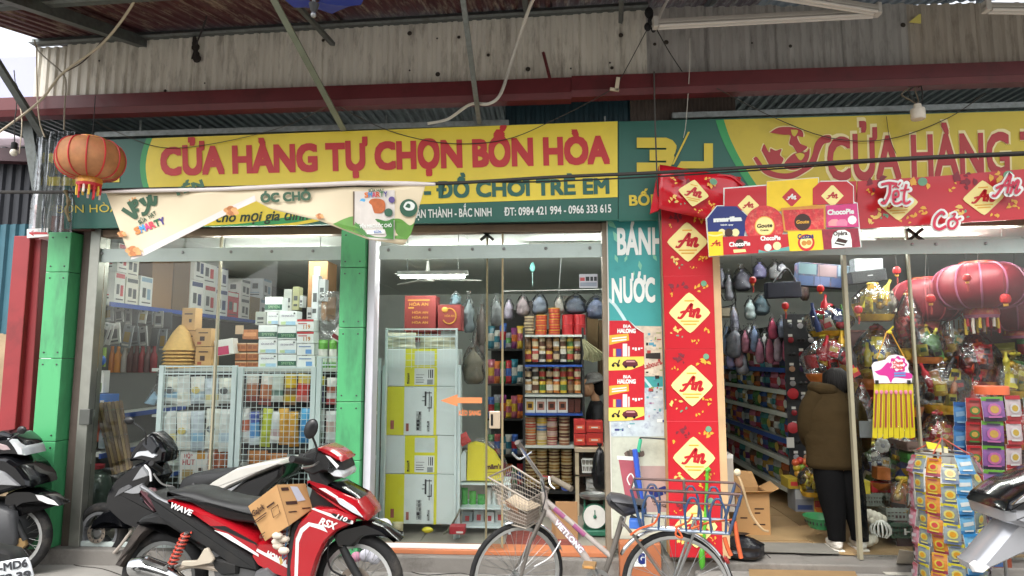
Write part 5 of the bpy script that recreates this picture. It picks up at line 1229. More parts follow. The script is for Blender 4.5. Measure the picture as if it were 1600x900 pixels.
for lab, a, s_ in (('milk carton with dark green band, highest of the stack', (414, 464, 441, 487), 'g'), ('white milk carton under the highest one, left half', (417, 488, 435.5, 507), 'w'), ('white milk carton under the highest one, right half', (436, 486, 463.5, 509), 'w'),
     ('green banded milk carton over two white ones, left column', (403.5, 508, 433, 529), 'g'), ('white milk carton in the middle of the left column', (403.5, 530, 433, 552.5), 'w'), ('white milk carton at the foot of the left column', (403.5, 553.5, 433, 574), 'w'),
     ('green banded milk carton near the top of the middle column', (434, 510, 463, 530.5), 'g'), ('white milk carton in the middle of the middle column', (434, 531.5, 463, 553), 'w'), ('green banded milk carton at the foot of the middle column', (434, 554, 463, 574), 'g'),
     ('red topped carton marked 119, highest of the right column', (464, 499, 490, 517.5), 'r'), ('red topped carton marked 119, second of the right column', (464, 518.5, 490, 536), 'r'), ('white carton with a blue cup, third of the right column', (464, 537, 491, 555), 'b'), ('white carton with a blue cup, foot of the right column', (464, 556, 492, 574), 'b')): milk(lab, a, s_)
t = thing('counter', 'pale counter top behind the wire racks carrying milk cartons and kraft boxes', 'counter', at(400, 700, .6))
for zt in (at(400, 575, .5).z,):
 a, e = at(250, 575, .5).x, xw1 + .05; m = MB(); m.bx(a, e, .38, .95, zt - .03, zt - .001, SHELF); m.build('board', t, True)
 for z in (zt - .42, zt - .84): m = MB(); m.bx(a, e, .42, .95, z - .02, z, SHELF); m.build('board', t, True)
 m = MB(); m.bx(a, e, .96, .98, .13, zt - .03, SHELFD); m.build('back_panel', t, True)
for i, (x0, x1) in enumerate(((497, 512), (514, 526))): pouchpx('green_packet', 'tall green and white packet, %s of the pair by the green pillar' % ('left', 'right')[i], 'packet', x0, 531, x1, 575, .5, .05, [mt('5a9a3a'), W1, mt('cfd8c8'), mt('5a9a3a')], seed=i)
o = boxpx('goods_box', 'white tub with maroon band leaning by the middle pillar', 'box', 516, 510, 532, 532, .4, .08, W1, [(0, .1, 1, .4, mt('7a2a30'))]); o.rotation_euler.y = R(30)
boxpx('goods_box', 'tall brown cardboard box standing at the back near the middle pillar', 'box', 481, 408, 511, 500, 1.5, .3, M('8d6a48', .8, 0, .1, 6), [(.3, .1, .6, .9, mt('b8c4cc'))])
for i, (a, c) in enumerate((((443, 452, 456, 486), 'b9bdb8'), ((457, 448, 467, 484), 'b0b088'), ((468, 462, 473, 480), 'c8ccca'), ((399, 487, 415, 508), 'a9b0aa'), ((487, 430, 497, 500), 'cfd4d8'), ((498, 436, 508, 470), 'c0c4c8'), ((479, 480, 488, 500), 'b8b8b8'))): boxpx('goods_box', '%s upright box in the dim back row above the milk cartons' % ('pale grey', 'olive', 'small white', 'squat grey', 'tall white', 'bluish white', 'tiny grey')[i], 'box', *a, 1.1, .1, mt(c, .6), [(.2, .4, .8, .6, GY), (.2, .15, .8, .25, GY)], 'boxes in the dim back row')
pouchpx('clear_bag', 'bulging clear plastic bag at the right edge of the left window', 'bag', 498, 455, 533, 530, .7, .25, [POLY], seed=3)
rackpx('white wire rack hung with pale packets, left of the pair in the window', 247, 571, 362, 800, .22)
rackpx('white wire rack hung with bright packets, right of the pair in the window', 372, 573, 487, 800, .22)
rackpx('narrow white wire rack cut off by the middle green pillar', 496, 557, 540, 800, .22)
PW = [mt('d6d8cc', .3), mt('c8ccc8', .3), mt('dcdcd4', .3), mt('b9c4cc', .3)]
k = 0
for row, (y0, y1) in enumerate(((588, 633), (640, 705))):
 for i in range(5):
  x0 = 256 + i * 21.5; k += 1
  pouchpx('pale_packet', 'pale soft packet, %s from the left in the %s row of the first rack' % (ORD[i], ('upper', 'lower')[row]), 'packet', x0, y0 + RR.uniform(-2, 3), x0 + 22, y1 + RR.uniform(-4, 4), .27, .06, [PW[(i + row) % 4], PW[(i + row) % 4], [mt('8fb4cc'), mt('cfc48a'), PW[0], PW[1], mt('a8bcc8')][(i * 2 + row) % 5], PW[(i + 1) % 4]], seed=k, group='pale packets on the first rack', tilt=RR.uniform(-6, 6), face=[None, GY, None, mt('c8b870')][k % 4])
cols = [('brown and white', ['dcd8d0', 'a5623a', 'a5623a', '8a3a2a']), ('brown paned', ['dcd8d0', 'b06a3e', 'b06a3e', '8a3a2a']), ('pale mint', ['cfd8d0', 'c2ccc4', '6a8a80', 'd8dcd8']), ('yellow and brown', ['d8b824', 'd8b824', '7a5a3a', 'd0b020', '8a6a4a']), ('red and yellow', ['d8c060', 'c84038', 'c84038', 'd88a80'])]
for i, (nm, cc) in enumerate(cols):
 x0 = 385 + i * 19.5; pouchpx('snack_packet', nm + ' packet in the upper row of the second rack', 'packet', x0, 584, x0 + 19.5, 628 + (i % 2) * 5, .27, .06, [mt(c, .3, .12) for c in cc], seed=40 + i, tilt=RR.uniform(-5, 5))
cols = [('white and orange', ['dcdcd8', 'c86a4a', 'd8d8d4']), ('blue plain', ['2f4a9a', '5a9ad0', '4a8ac8', 'c8d4dc']), ('lime green', ['b8c43a', 'b0bc2a', 'a0ac2a']), ('white printed', ['d0d4d4', 'c0c8cc', 'b8a0a4', 'd8d8d8']), ('gold foil', ['d8a83a', 'c89424', 'b88020']), ('second gold foil', ['d0a030', 'c08a20', 'b07a1c']), ('sky blue', ['4aa8d8', '3a90c8', '2a80b8'])]
for i, (nm, cc) in enumerate(cols):
 x0 = 376 + i * 15.2; pouchpx('snack_packet', nm + ' packet in the lower row of the second rack', 'packet', x0, 638 + (i % 2) * 5, x0 + 16, 692 + (i % 3) * 3, .27, .06, [mt(c, .28, .12) for c in cc], seed=60 + i, tilt=RR.uniform(-5, 5))
for i, (a, cc, nm) in enumerate((((494, 588, 508, 628), ['b8a83a', '4a4668', '44406a'], 'purple and olive'), ((510, 590, 526, 632), ['d8d4d0', 'a5523a', 'd8d8d8', 'c04a4a'], 'white and rust'), ((494, 640, 507, 690), ['d4d4d0', 'b8bcc0', '6a7a6a'], 'silver grey'), ((509, 642, 526, 692), ['d8d8d8', 'c8b0a8', 'd8dcdc'], 'cream printed'))): pouchpx('snack_packet', nm + ' packet hung on the narrow rack', 'packet', *a, .27, .06, [mt(c, .3, .12) for c in cc], seed=80 + i)
SNK = M('a86a2c', .6, 0, .35, 40, .5, 60)
for i, (a, nm) in enumerate((((386, 704, 418, 742), 'left'), ((415, 708, 448, 745), 'right'))): pouchpx('snack_bag', 'clear bag of orange brown snacks low in the second rack, %s one' % nm, 'bag', *a, .34, .16, [SNK], seed=90 + i)
boxpx('price_card', 'white card with maroon lettering and pastry picture low in the first rack', 'card', 281, 699, 323, 757, .3, .008, W1, [(.15, .72, .45, .82, MRD, 'HỘP'), (.1, .52, .55, .68, MRD, 'HÚT'), (.62, .68, .92, .92, mt('c8923a')), (.1, .12, .5, .4, mt('b09a68')), (.7, .35, .85, .45, CHO), (.55, .22, .7, .32, GY)])
for i, (x, c) in enumerate(((332, 'a0522a'), (348, 'a85a2e'))): pouchpx('snack_bag', 'rust coloured bag beside the white card, %s one' % ('left', 'right')[i], 'bag', x - 9, 700, x + 9, 745, .34, .1, [mt(c)], seed=95 + i)
m = MB(); P = [at(x, y, .26) for x, y in ((247, 578), (243, 600), (225, 630), (240, 634), (247, 630))]; m.prism(P, (0, .03, 0), POLY); m.prism([at(x, y, .27) for x, y in ((240, 612), (226, 630), (240, 633), (246, 622))], (0, .02, 0), mt('9cc4dc')); m.lone('clear_bag', 'clear bag with pale blue contents hung at the left end of the first rack', 'bag')
# sliding door: big cartons behind a rack
YC = M('d6d436', .6, 0, .05, 4); WC = M('d3dedd', .6, 0, .04, 4); INKP = M('34353a', .7, 0, 0); REDP = M('a05a50', .7, 0, 0)
xa0, xa1 = 601.5, 712
logo_t = [(.80, .55, .83, .93, INKP), (.66, .90, .83, .93, INKP), (.66, .55, .69, .93, INKP), (.72, .70, .75, .93, INKP)]
def glyph_bars(x0, y0, w_, h, n, seed):
 rr = random.Random(seed); o = []
 for k in range(n):
  z = y0 + h * k / n; zz_ = h / n * .8
  o += [(x0, z, x0 + w_, z + zz_ * .14, INKP), (x0, z + zz_ * .45, x0 + w_, z + zz_ * .58, INKP), (x0, z + zz_ * .86, x0 + w_, z + zz_, INKP), (x0 + w_ * rr.choice([.1, .45, .8]), z, x0 + w_ * rr.choice([.55, .62]), z + zz_, INKP)]
 return o
for i, (y0, y1, kind) in enumerate(((741, 819, 'a'), (680.5, 740.5, 'b'), (604, 680, 'a'), (545, 603.5, 'b'))):
 if kind == 'a': pr = [(0, 0, .27, 1, YC), (.69, 0, .73, 1, YC), (.08, .12, .13, .3, REDP), (.30, .08, .34, .24, REDP)] + [(.62 + .0 * k, .48, .63, .9, INKP) for k in range(1)] + [(.56, .86, .66, .88, INKP), (.56, .60, .585, .9, INKP), (.60, .55, .66, .57, INKP), (.645, .55, .66, .8, INKP), (.53, .78, .56, .80, INKP), (.52, .70, .56, .715, INKP)] + glyph_bars(.445, .1, .075, .4, 5, i) + glyph_bars(.60, .08, .04, .22, 5, i + 9)
 else: pr = [(.28, 0, .74, 1, YC), (.42, .56, .70, .94, M('c5d2d0', .6)), (.42, .04, .70, .48, M('d8dedc', .6)), (.64, .22, .655, .44, INKP), (.615, .22, .625, .44, INKP), (.665, .22, .68, .44, INKP), (.60, .05, .68, .18, M('8a9294', .7)), (.44, .1, .55, .12, INKP), (.44, .16, .56, .175, INKP), (.44, .22, .54, .235, INKP), (.44, .30, .56, .31, INKP)] + glyph_bars(.315, .06, .04, .3, 5, i)
 lab = ['yellow and white carton at the foot of the tall stack behind the sliding door', 'white sided carton with a yellow middle, second from the floor behind the door', 'yellow and white carton third from the floor behind the sliding door', 'white sided carton with a yellow middle on top of the stack behind the door'][i]
 o = boxpx('carton', lab, 'carton', xa0, y0, xa1, y1, .42, .4, WC, pr, 'large cartons behind the sliding door', bevel=.006)
rk = rackpx('tall white wire rack standing in front of the yellow cartons', 603, 513, 713, 640, .33, .055, .009)
for c in list(rk.children):
 if c.name.startswith('wire_mesh'):
  zc_ = at(650, 575, .33).z - .13
  for v in c.data.vertices: v.co.z = max(v.co.z, zc_)
t = thing('rack_posts', 'pair of mint metal uprights at either side of the yellow cartons', 'rack', at(655, 830, .34))
for x0, x1, y0 in ((595, 602, 571), (713, 719, 571), (588, 592, 560)):
 m = MB(); a, e = at(x0, 700, .34), at(x1, 700, .34); m.bx(a.x, e.x, .34, .37, .13, at(x0, y0, .34).z, RACKP); m.build('post', t, True, bevel=.003)
HA = M('7d2a28', .6, 0, .08, 6); HG = M('c8963f', .5, .2, .05)
boxpx('gift_carton', 'maroon carton lettered HÒA AN at the left on top of the rack', 'carton', 632, 462, 681, 518, .5, .2, HA, [(.15, .72, .75, .80, HG, 'HÒA AN'), (.25, .5, .75, .56, HG, 'HÒA AN'), (.25, .36, .75, .42, HG, 'HÒA AN'), (.25, .22, .75, .28, HG, 'HÒA AN'), (.1, .86, .8, .89, HG), (.12, .64, .3, .68, HG)])
o = boxpx('gift_carton', 'maroon carton with a gold ring lettered HÒA AN, right one on the rack', 'carton', 684, 476, 720, 516, .46, .2, HA, [(.3, .52, .72, .6, HG, 'HÒA AN')])
q = MB(); cc = o.data; W_ = (at(720, 500, .46) - at(684, 500, .46)).x; H_ = at(700, 476, .46).z - at(700, 516, .46).z
q.tube([(W_ * .30 * math.cos(R(a)), -.102, H_ * .55 + H_ * .30 * math.sin(R(a))) for a in range(-150, 130, 20)], .006, HG, 6); q.ball((-.04, -.104, H_ * .8), (.03, .004, .025), HG, 8, 5); q.build('gold_ring', o)
boxpx('gift_carton', 'low maroon carton lettered HÒA AN behind the rack mesh', 'carton', 634, 512, 683, 534, .56, .2, HA, [(.2, .3, .8, .62, HG, 'HÒA AN')])
pouchpx('clear_bag', 'clear bag of flat goods lying over the yellow cartons, left', 'bag', 603, 520, 650, 548, .5, .16, [M('b9bba4', .4, 0, .2, 14)], seed=5)
pouchpx('clear_bag', 'clear bag of flat goods lying over the yellow cartons, right', 'bag', 655, 525, 712, 548, .55, .16, [M('a9aa92', .4, 0, .2, 14)], seed=6)
for i, (x0, y0, x1, y1, c, Y) in enumerate(((722, 455, 742, 520, 'a5b4b8', .8), (703, 455, 720, 478, '8fb0bc', .7), (745, 460, 760, 540, '8a7f78', .9), (722, 530, 756, 600, '8d8672', .7), (738, 480, 758, 600, 'a89890', 1.1), (766, 458, 786, 510, '9a9ea0', 1.4))):
 p = at((x0 + x1) / 2, y1, Y); rx = (at(x1, y1, Y) - at(x0, y1, Y)).x / 2; hz = at((x0 + x1) / 2, y0, Y).z - p.z
 bagblob('clear_bag', 'tied clear bag of %s stock hanging between the cartons and the door edge' % ('pale folded', 'small blue', 'dull brown', 'round tan', 'pinkish', 'tall grey')[i], 'bag', p, rx, rx * .8, hz / 2, POLY, i, inner=mt(c, .6, .25))
ds = thing('sweet_display', 'yellow quarter round sweet display behind the sliding door edge', 'display', at(757, 752, .5))
DY = M('d8cc2e', .45, 0, .05)
pts = [(729, 751), (731, 694), (741, 692), (757, 696), (772, 708), (782, 725), (786, 751)]
m = MB(); m.prism([at(x, y, .5) for x, y in pts][::-1], (0, .12, 0), DY); m.build('yellow_panel', ds, True)
m = MB(); m.text_px('m&m’s', (761, 733), (783, 732), 7, .496, M('5a3a28', .5), .05);
for k, (x, w_) in enumerate(((761, 20), (763, 18))): m.poly_px([(x, 737 + k * 4), (x, 739 + k * 4), (x + w_, 739 + k * 4), (x + w_, 737 + k * 4)], .497, M('b09a30', .6, 0, 0))
m.build('lettering', ds, True)
m = MB(); m.tube([at(x, y, .47) for x, y in ((744, 686), (757, 687), (773, 697), (785, 712), (793, 730))], .012, POLY, 8); m.build('clear_rim', ds, True)
m = MB(); P = [at(x, y, .48) for x, y in ((720, 751), (720, 712), (724, 705), (728, 707), (728, 751))]; m.prism(P[::-1], (0, .12, 0), RACKP); m.build('side_cheek', ds, True)
pouchpx('candy_packet', 'small red packet leaning on the yellow sweet display', 'packet', 721, 676, 738, 694, .48, .03, [mt('b83a36')], tilt=-30)
st = thing('glass_stand', 'mint metal stand with shelves under the yellow sweet display', 'shelf', at(757, 830, .55))
for y0 in (755, 793, 822):
 a, e = at(719, y0, .46), at(795, y0, .46); m = MB(); m.bx(a.x, e.x, .46, .8, a.z - .014, a.z, RACKP); m.build('board', st, True)
m = MB(); a = at(796, 790, .47); m.bx(a.x - .01, a.x + .01, .47, .49, .13, at(790, 755, .47).z, RACKP); m.build('post', st, True)
for i, (x0, x1, c) in enumerate(((721, 731, '4aa848'), (733, 744, '57b04a'), (746, 758, '3f9a44'), (760, 768, 'd8d8d4'), (769, 776, 'c8d0cc'), (777, 785, 'd0b8b0'))): pouchpx('sweet_packet', '%s packet, %s from the left under the yellow display' % (('green', 'light green', 'deep green', 'white', 'silver', 'pinkish')[i], ORD[i]), 'packet', x0, 762 + (i % 3) * 5, x1, 791, .6, .06, [mt(c)], seed=i)
for i, (x0, x1, c) in enumerate(((722, 738, '8a9496'), (740, 756, 'a9b0b0'), (758, 772, 'd4d8d8'), (774, 787, 'c4c8c6'))): boxpx('goods_box', '%s box, %s from the left on the bottom shelf of the mint stand' % (('slate', 'grey', 'white', 'pale')[i], ORD[i]), 'box', x0, 800 - i % 2 * 3, x1, 820, .6, .1, mt(c), [(.3, .3, .7, .7, MRD)])
boxpx('candy_box', 'flat red candy box on the floor behind the sliding glass', 'box', 702, 823, 726, 835, .2, .1, mt('a52a35'), [(.45, .15, .9, .4, W1)])
pouchpx('snack_bag', 'small pale bag on the floor left of the red candy box', 'bag', 613, 815, 630, 833, .25, .08, [mt('b8b490')], seed=9)
m = MB(); m.ball(at(668, 832, .22) + V((0, 0, .02)), (.05, .03, .025), mt('c8c02e'), 10, 6); m.lone('lemon_toy', 'yellow oval toy on the floor behind the sliding glass', 'toy')
m = MB(); m.tube(spline([at(x, y, .3) for x, y in ((719, 795), (712, 810), (700, 828), (693, 834))], 4), .008, mt('6a6a5a'), 6); m.lone('hose', 'grey hose curling to the floor by the mint upright', 'hose')
fn = thing('ceiling_fan', 'white ceiling fan dimly seen behind the sliding door', 'fan', (at(668, 440, 2.0).x, 2.0, 2.55))
m = MB(); m.lathe([(.0, -.03), (.08, -.02), (.09, .03), (.03, .06), (.015, .22)], W1, 14); m.build('motor', fn)
for k in range(3):
 a = R(12 + 120 * k); m = MB(); u = V((math.cos(a), math.sin(a), 0)); m.bar(u * .08, u * .62, .11, .008, W1); m.build('blade', fn)
# centre opening: shelf of tins and jars
YF = 1.6
def zpx(y, Y=YF, x=865): return at(x, y, Y).z
def xpx(x, Y=YF, y=600): return at(x, y, Y).x
cs = thing('goods_shelf', 'open shelf stacked with tins and jars in the middle of the shop', 'shelf', (xpx(864), YF + .18, .128))
lv = [523, 570, 617, 646, 697]
xs0, xs1 = xpx(820), xpx(910)
for i, y0 in enumerate(lv):
 m = MB(); m.bx(xs0, xs1, YF, YF + .36, zpx(y0) - .022, zpx(y0), [SHELF, BLUE, SHELF, BLUE, SHELF][i]); m.build('board', cs, True)
for x in (xs0 - .01, xs1 + .01):
 for y in (YF + .02, YF + .34): m = MB(); m.bx(x - .012, x + .012, y - .012, y + .012, .128, zpx(512), SHELFD); m.build('post', cs, True)
m = MB(); m.bx(xs0, xs1, YF + .365, YF + .375, .128, zpx(512), M('2c2b29', .8, 0, .2)); m.build('back_panel', cs, True)
TIN, TING = M('a3272b', .35, .1, .15, 20), M('c08a3e', .35, .3, .1, 20)
def tin(label, x, ytop, ybot, rpx, body, lid, Y=YF + .12, group='tins and tubs on the middle shelf'):
 r = (xpx(x + rpx, Y) - xpx(x, Y)); z0, z1 = zpx(ybot, YF), zpx(ytop, YF)
 m = MB(); h = z1 - z0
 m.lathe([(r, 0), (r, h * .72)], body, 16); m.lathe([(r * 1.03, h * .72), (r * 1.03, h * .97), (r * .98, h), (0, h)], lid, 16); m.lathe([(r * 1.006, h * .3), (r * 1.006, h * .42)], lid, 16)
 o = m.build('tin'); o.location = (xpx(x, Y), Y, z0); tag(o, label, 'tin', group)
k = 0
for col, (x, y0, n, rp, b_, l_) in enumerate(((827, 493, 3, 8, '5a4a38', 'b0a080'), (846, 491, 4, 9, None, None), (867, 480, 5, 9, None, None), (888, 491, 2, 9.5, None, 'x'), (907, 491, 2, 9.5, None, 'x'))):
 h = (523 - y0) / n
 for q in range(n):
  tin('%s tin, %s up in %s column, top board of middle shelf' % ('dark' if col == 0 else 'red and gold' if l_ is None else 'plain red', ORD[n - 1 - q], ORD[col]), x + RR.uniform(-.6, .6), y0 + h * q, y0 + h * (q + 1) - .3, rp, mt(b_) if b_ else TIN, mt(l_) if l_ and l_ != 'x' else (TIN if l_ == 'x' else TING))
JB = [('brown', '6a4a34', '8a6a4a'), ('white', 'c8c4b8', '3a3430'), ('tan', 'a88458', 'd8d4cc'), ('green', '6a7a48', 'a83a30'), ('orange', 'b8703a', 'd8c8a0'), ('gold', 'b8943e', '8a2a2a'), ('cream', 'c8b898', '5a3a2a'), ('dark', '3a2e28', 'b8a080'), ('yellow', 'c8a83a', '4a6a3a'), ('red', 'a04038', 'd0c0a0')]
for row, (yt, ym, yb_) in enumerate(((526, 545, 566), (573, 593, 615))):
 for half in (0, 1):
  for i in range(8):
   x = 825.5 + i * 11.0
   nm, b_, l_ = JB[(i * 3 + half * 5 + row * 7 + (i * i) % 4) % 10]
   y0, y1 = (yt, ym) if half == 0 else (ym, yb_)
   Y = YF + .08; r = xpx(x + 5.1, Y) - xpx(x, Y)
   jar('jar', '%s jar, %s from left, %s layer, %s board of jars' % (nm, ORD[i], ('upper', 'lower')[half], ('first', 'second')[row]), 'jar', (xpx(x, Y), Y + RR.uniform(0, .02), zpx(y1 - .4)), r, zpx(y0) - zpx(y1) - .004, M(b_, .25, 0, .3, 25), mt(['8a6a3a', 'd4d0c4', 'a08a5a', '6a2a24'][(i + row) % 4], .35), mt(l_, .5, .15), 'jars on the middle shelf')
for i in range(4):
 boxpx('sweet_pack', 'white square pack with a brown disc, %s from the left on the third board' % ORD[i], 'packet', 820 + i * 17, 623, 836 + i * 17, 645, YF + .04, .1, W1, [(.15, .2, .85, .8, mt(['c8a040', 'b08070', '8a4a34', '9a5a40'][i])), (.3, .35, .7, .65, CHO)], 'white square packs')
for i in range(2):
 for q in range(2): boxpx('sweet_pack', 'dark brown flat pack, %s of the %s pair right of the white packs' % (('lower', 'upper')[q], ('left', 'right')[i]), 'packet', 888 + i * 10, 634 - q * 11, 897 + i * 10, 645 - q * 11, YF + .05, .1, mt('5a2f24'))
for i, (x, n, cc) in enumerate(((829, 5, ['a5603a', 'b8402e', 'c87a3a', '9a3a2a', 'b06a3a']), (846, 4, ['c8a83a', '5a7aa8', 'd0c0a0', 'b8a050']), (862, 6, ['8a3038', 'c0a8a8', '8a3038', 'b89898', '8a2a30', 'a86a6a']), (881, 4, ['6a4030', '7a4a34', '5a3428', '8a5a40']))):
 h = 45 / n
 for q in range(n): tin('%s flat tub, %s up in %s column on the fourth board' % ('striped' if i == 2 else 'bright' if i == 1 else 'reddish' if i == 0 else 'brown', ORD[n - 1 - q], ORD[i]), x, 652 + h * q, 652 + h * (q + 1) - .3, 8.3, mt(cc[q], .3, .2), mt(['b8a888', 'c8b8a0'][q % 2], .3))
for i, x in enumerate((829, 846, 865, 884)):
 for q in range(6): tin('clear brown tub, %s up in %s column below lowest board' % (ORD[5 - q], ORD[i]), x, 704 + 10.4 * q, 714 + 10.4 * q, 8.6, M(['6a4a2c', '8a6a3a', '5a4030'][(i + q) % 3], .2, 0, .35, 30), mt('b0a078', .25), YF + .12, 'clear tubs at the foot of the middle shelf')
m = MB(); m.bx(xs0, xs1, YF, YF + .36, zpx(768) - .022, zpx(768), SHELFD); m.build('board', cs, True)
REDB = mt('b8322e', .4)
for i, (x0, y0, x1, y1) in enumerate(((897, 656, 915, 677), (897, 678, 915, 696), (916, 658, 942, 676), (916, 677, 942, 696))): boxpx('sweet_box', 'red sweet box, %s of the four at the right end of the shelf' % ('upper left', 'lower left', 'upper right', 'lower right')[i], 'box', x0, y0, x1, y1, 1.35, .15, REDB, [(.15, .3, .85, .6, mt('d86a4a')), (.3, .4, .7, .5, W1)])
ct = thing('counter_table', 'dark wooden counter at the right edge of the centre opening', 'table', (xpx(925, 1.2), 1.35, .128))
DKW = M('3a2a20', .6, 0, .2, 6)
a, e = xpx(897, 1.25), xpx(947, 1.25)
m = MB(); m.bx(a, e, 1.2, 1.75, zpx(700, 1.25) - .03, zpx(700, 1.25), M('b8a890', .6)); m.build('top', ct, True)
for x in (a + .02, e - .02): m = MB(); m.bx(x - .018, x + .018, 1.22, 1.26, .128, zpx(702, 1.25) - .03, M('c0b094', .6)); m.build('leg', ct, True)
m = MB(); m.bx(a, e, 1.22, 1.7, zpx(740, 1.25) - .02, zpx(740, 1.25), DKW); m.build('shelf', ct, True); m = MB(); m.bx(a + .03, e, 1.24, 1.7, zpx(775, 1.25), zpx(768, 1.25), DKW); m.build('rail', ct, True)
m = MB(); m.bx(a, e, 1.72, 1.74, .128, zpx(705, 1.25), DKW); m.build('back', ct, True)
t = thing('white_basket', 'small white lattice basket under the counter top', 'basket', at(920, 737, 1.22))
m = MB(); a_, e_ = xpx(909, 1.22), xpx(932, 1.22); z0, z1 = zpx(737, 1.22), zpx(717, 1.22)
for i in range(9):
 x = a_ + (e_ - a_) * i / 8; m.bar((x, 1.22, z0), (x + (.012 if i % 2 else -.012), 1.22, z1), .006, .005, W1, (0, 1, 0))
for z in (z0, (z0 + z1) / 2, z1): m.bx(a_ - .006, e_ + .006, 1.215, 1.225, z - .008, z + .008, W1)
m.build('lattice', t, True, kind='stuff'); m = MB(); m.bx(a_, e_, 1.23, 1.4, z0, z1 - .01, mt('8f8a80')); m.build('inside', t, True)
pouchpx('clear_bag', 'knotted clear bag of white goods on the lower counter shelf', 'bag', 915, 744, 946, 768, 1.3, .16, [M('a9aaa6', .25, 0, .3, 20)], seed=4)
bagblob('black_bag', 'black plastic bag hanging at the right end of the counter', 'bag', at(938, 765, 1.15), .08, .06, .22, M('1a1a1d', .2, 0, .1), 3)
sc_ = thing('kitchen_scale', 'green spring scale with a white dial on the floor of the centre opening', 'scale', (at(929, 835, .55).x, .55, .128))
GRS = mt('2c6a52', .4)
m = MB(); m.box((0, 0, .035), (.2, .2, .05), GRS); m.build('base', sc_, bevel=.012)
for sx in (-1, 1): m = MB(); m.bar((sx * .085, -.02, .05), (sx * .085, -.02, .30), .014, .014, GRS); m.build('side_bar', sc_)
m = MB(); m.lathe([(.105, 0), (.105, .05)], GRS, 22, Matrix.Translation((0, -.03, .17)) @ Matrix.Rotation(R(90), 4, 'X')); m.build('case', sc_)
m = MB(); m.lathe([(.098, 0), (.098, .003)], W1, 24, Matrix.Translation((0, -.08, .17)) @ Matrix.Rotation(R(90), 4, 'X')); dl = m.build('dial', sc_)
m = MB(); m.bar((0, -.086, .17), (.0, -.086, .225), .008, .003, GRS, (0, 1, 0)); m.ball((0, -.086, .17), .016, GRS, 8, 5); m.build('pointer', dl)
m = MB(); m.lathe([(.12, .315), (.135, .34), (.13, .34), (.115, .322)], STEEL, 20); m.lathe([(.05, .29), (.05, .316)], GRS, 12); m.build('pan', sc_)
ls_ = thing('goods_shelf', 'dark side shelf with glinting packets left of the tin shelf', 'shelf', (xpx(802, 2.4), 2.5, .128))
for y0 in (545, 600, 655, 712, 760):
 m = MB(); a, e = xpx(762, 2.4), xpx(817, 2.4); m.bx(a, e, 2.4, 2.8, zpx(y0, 2.4) - .02, zpx(y0, 2.4), SHELFD); m.build('board', ls_, True)
m = MB(); m.bx(xpx(762, 2.4), xpx(817, 2.4), 2.82, 2.84, .128, zpx(480, 2.4), M('242423', .8)); m.build('back_panel', ls_, True)
k = 0; PAL = ['a8343a', '3a5a9a', 'c0a03a', '4a7a4a', 'b8b8b0', '7a3a6a', 'c06a34', '2e6a7a', '8a8a90', 'a85a6a']
for row, yb_ in enumerate((545, 600, 655, 712, 760)):
 for i in range(6):
  x = 768 + i * 9; k += 1; h_ = RR.uniform(24, 40); c = PAL[(k * 7) % 10]
  pouchpx('sweet_packet', 'glinting packet, %s from left on the %s board of dark side shelf' % (ORD[i], ORD[row]), 'packet', x - 5.5, yb_ - h_, x + 5.5, yb_ - .5, 2.5, .08, [M(c, .2, 0, .3, 20), M(PAL[(k * 3 + 1) % 10], .25, 0, .3, 20), mt(c, .3)], seed=k, group='packets on the dark side shelf')
for i, (x, y0, y1, rp, c, Y) in enumerate(((817, 457, 494, 11, '5f5557', 1.8), (843, 455, 492, 13, '474e58', 1.8), (874, 458, 490, 9, '6a6660', 1.8), (900, 456, 491, 17, '2e343e', 1.8), (932, 458, 498, 17, '31384a', 1.7), (795, 462, 500, 9, '6a6470', 1.9))):
 p = at(x, y1, Y); r = xpx(x + rp, Y) - xpx(x, Y)
 bagblob('clothes_bag', 'knotted grey clothes bag hanging above the tin shelf, %s from the left' % ORD[[1, 2, 3, 4, 5, 0][i]], 'bag', p, r, r * .8, (at(x, y0, Y).z - p.z) / 2, POLY, i + 20, inner=M(lighter(c), .6, 0, .35, 12), group= 'clothes bags above the tin shelf')
m = MB(); m.tube([at(785, 455, 1.8), at(945, 452, 1.8)], .008, STEEL, 6); m.lone('hanging_rail', 'thin steel rail carrying the grey clothes bags', 'rail')
boxpx('wall_calendar', 'wall calendar sheet with red and black print behind the bags', 'calendar', 905, 428, 934, 450, 2.6, .01, mt('b8b4c0'), [(.05, .5, .3, .75, MRD), (.35, .5, .55, .8, INKP), (.6, .5, .75, .8, INKP), (.8, .5, .95, .8, INKP), (.05, .12, .95, .4, mt('8a8fa0'))])
m = MB(); c = at(832, 425, 1.5); m.lathe([(0, 0), (.02, .01), (.03, .04), (.022, .08), (.01, .1)], mt('6fb4ae', .3), 12, Matrix.Translation(c)); m.tube([c + V((0, 0, -.15)), c], .004, mt('8ab0ac'), 5); m.lone('hanging_bulb', 'teal hanging bulb over the centre opening', 'lamp')
for i, (x0, x1, y0, y1, c) in enumerate(((918, 935, 494, 560, '7a6040'), (936, 950, 500, 590, '6a5236'), (820, 835, 470, 495, '4a4440'), (880, 900, 462, 490, '5a564e'))): boxpx('goods_box', 'brown box in the dark back of the centre opening, %s' % ('wide one', 'tall one', 'small one', 'high one')[i], 'box', x0, y0, x1, y1, 2.4, .3, mt(c, .7))
t = thing('straw_broom', 'splayed straw broom hanging beside the middle shelf', 'broom', at(922, 568, 1.3))
for k in range(12):
 m = MB(); a = at(910 + k * .3, 530 + (k % 3), 1.32); m.tube([a, at(914 + k * 2.4, 552, 1.3 - .01 * (k % 3)), at(912 + k * 3.0, 566 - abs(k - 5) * .8, 1.3)], [.006, .012, .009], M('8d8a6a', .8, 0, .2, 20), 5); m.build('bristle_tuft', t, True)
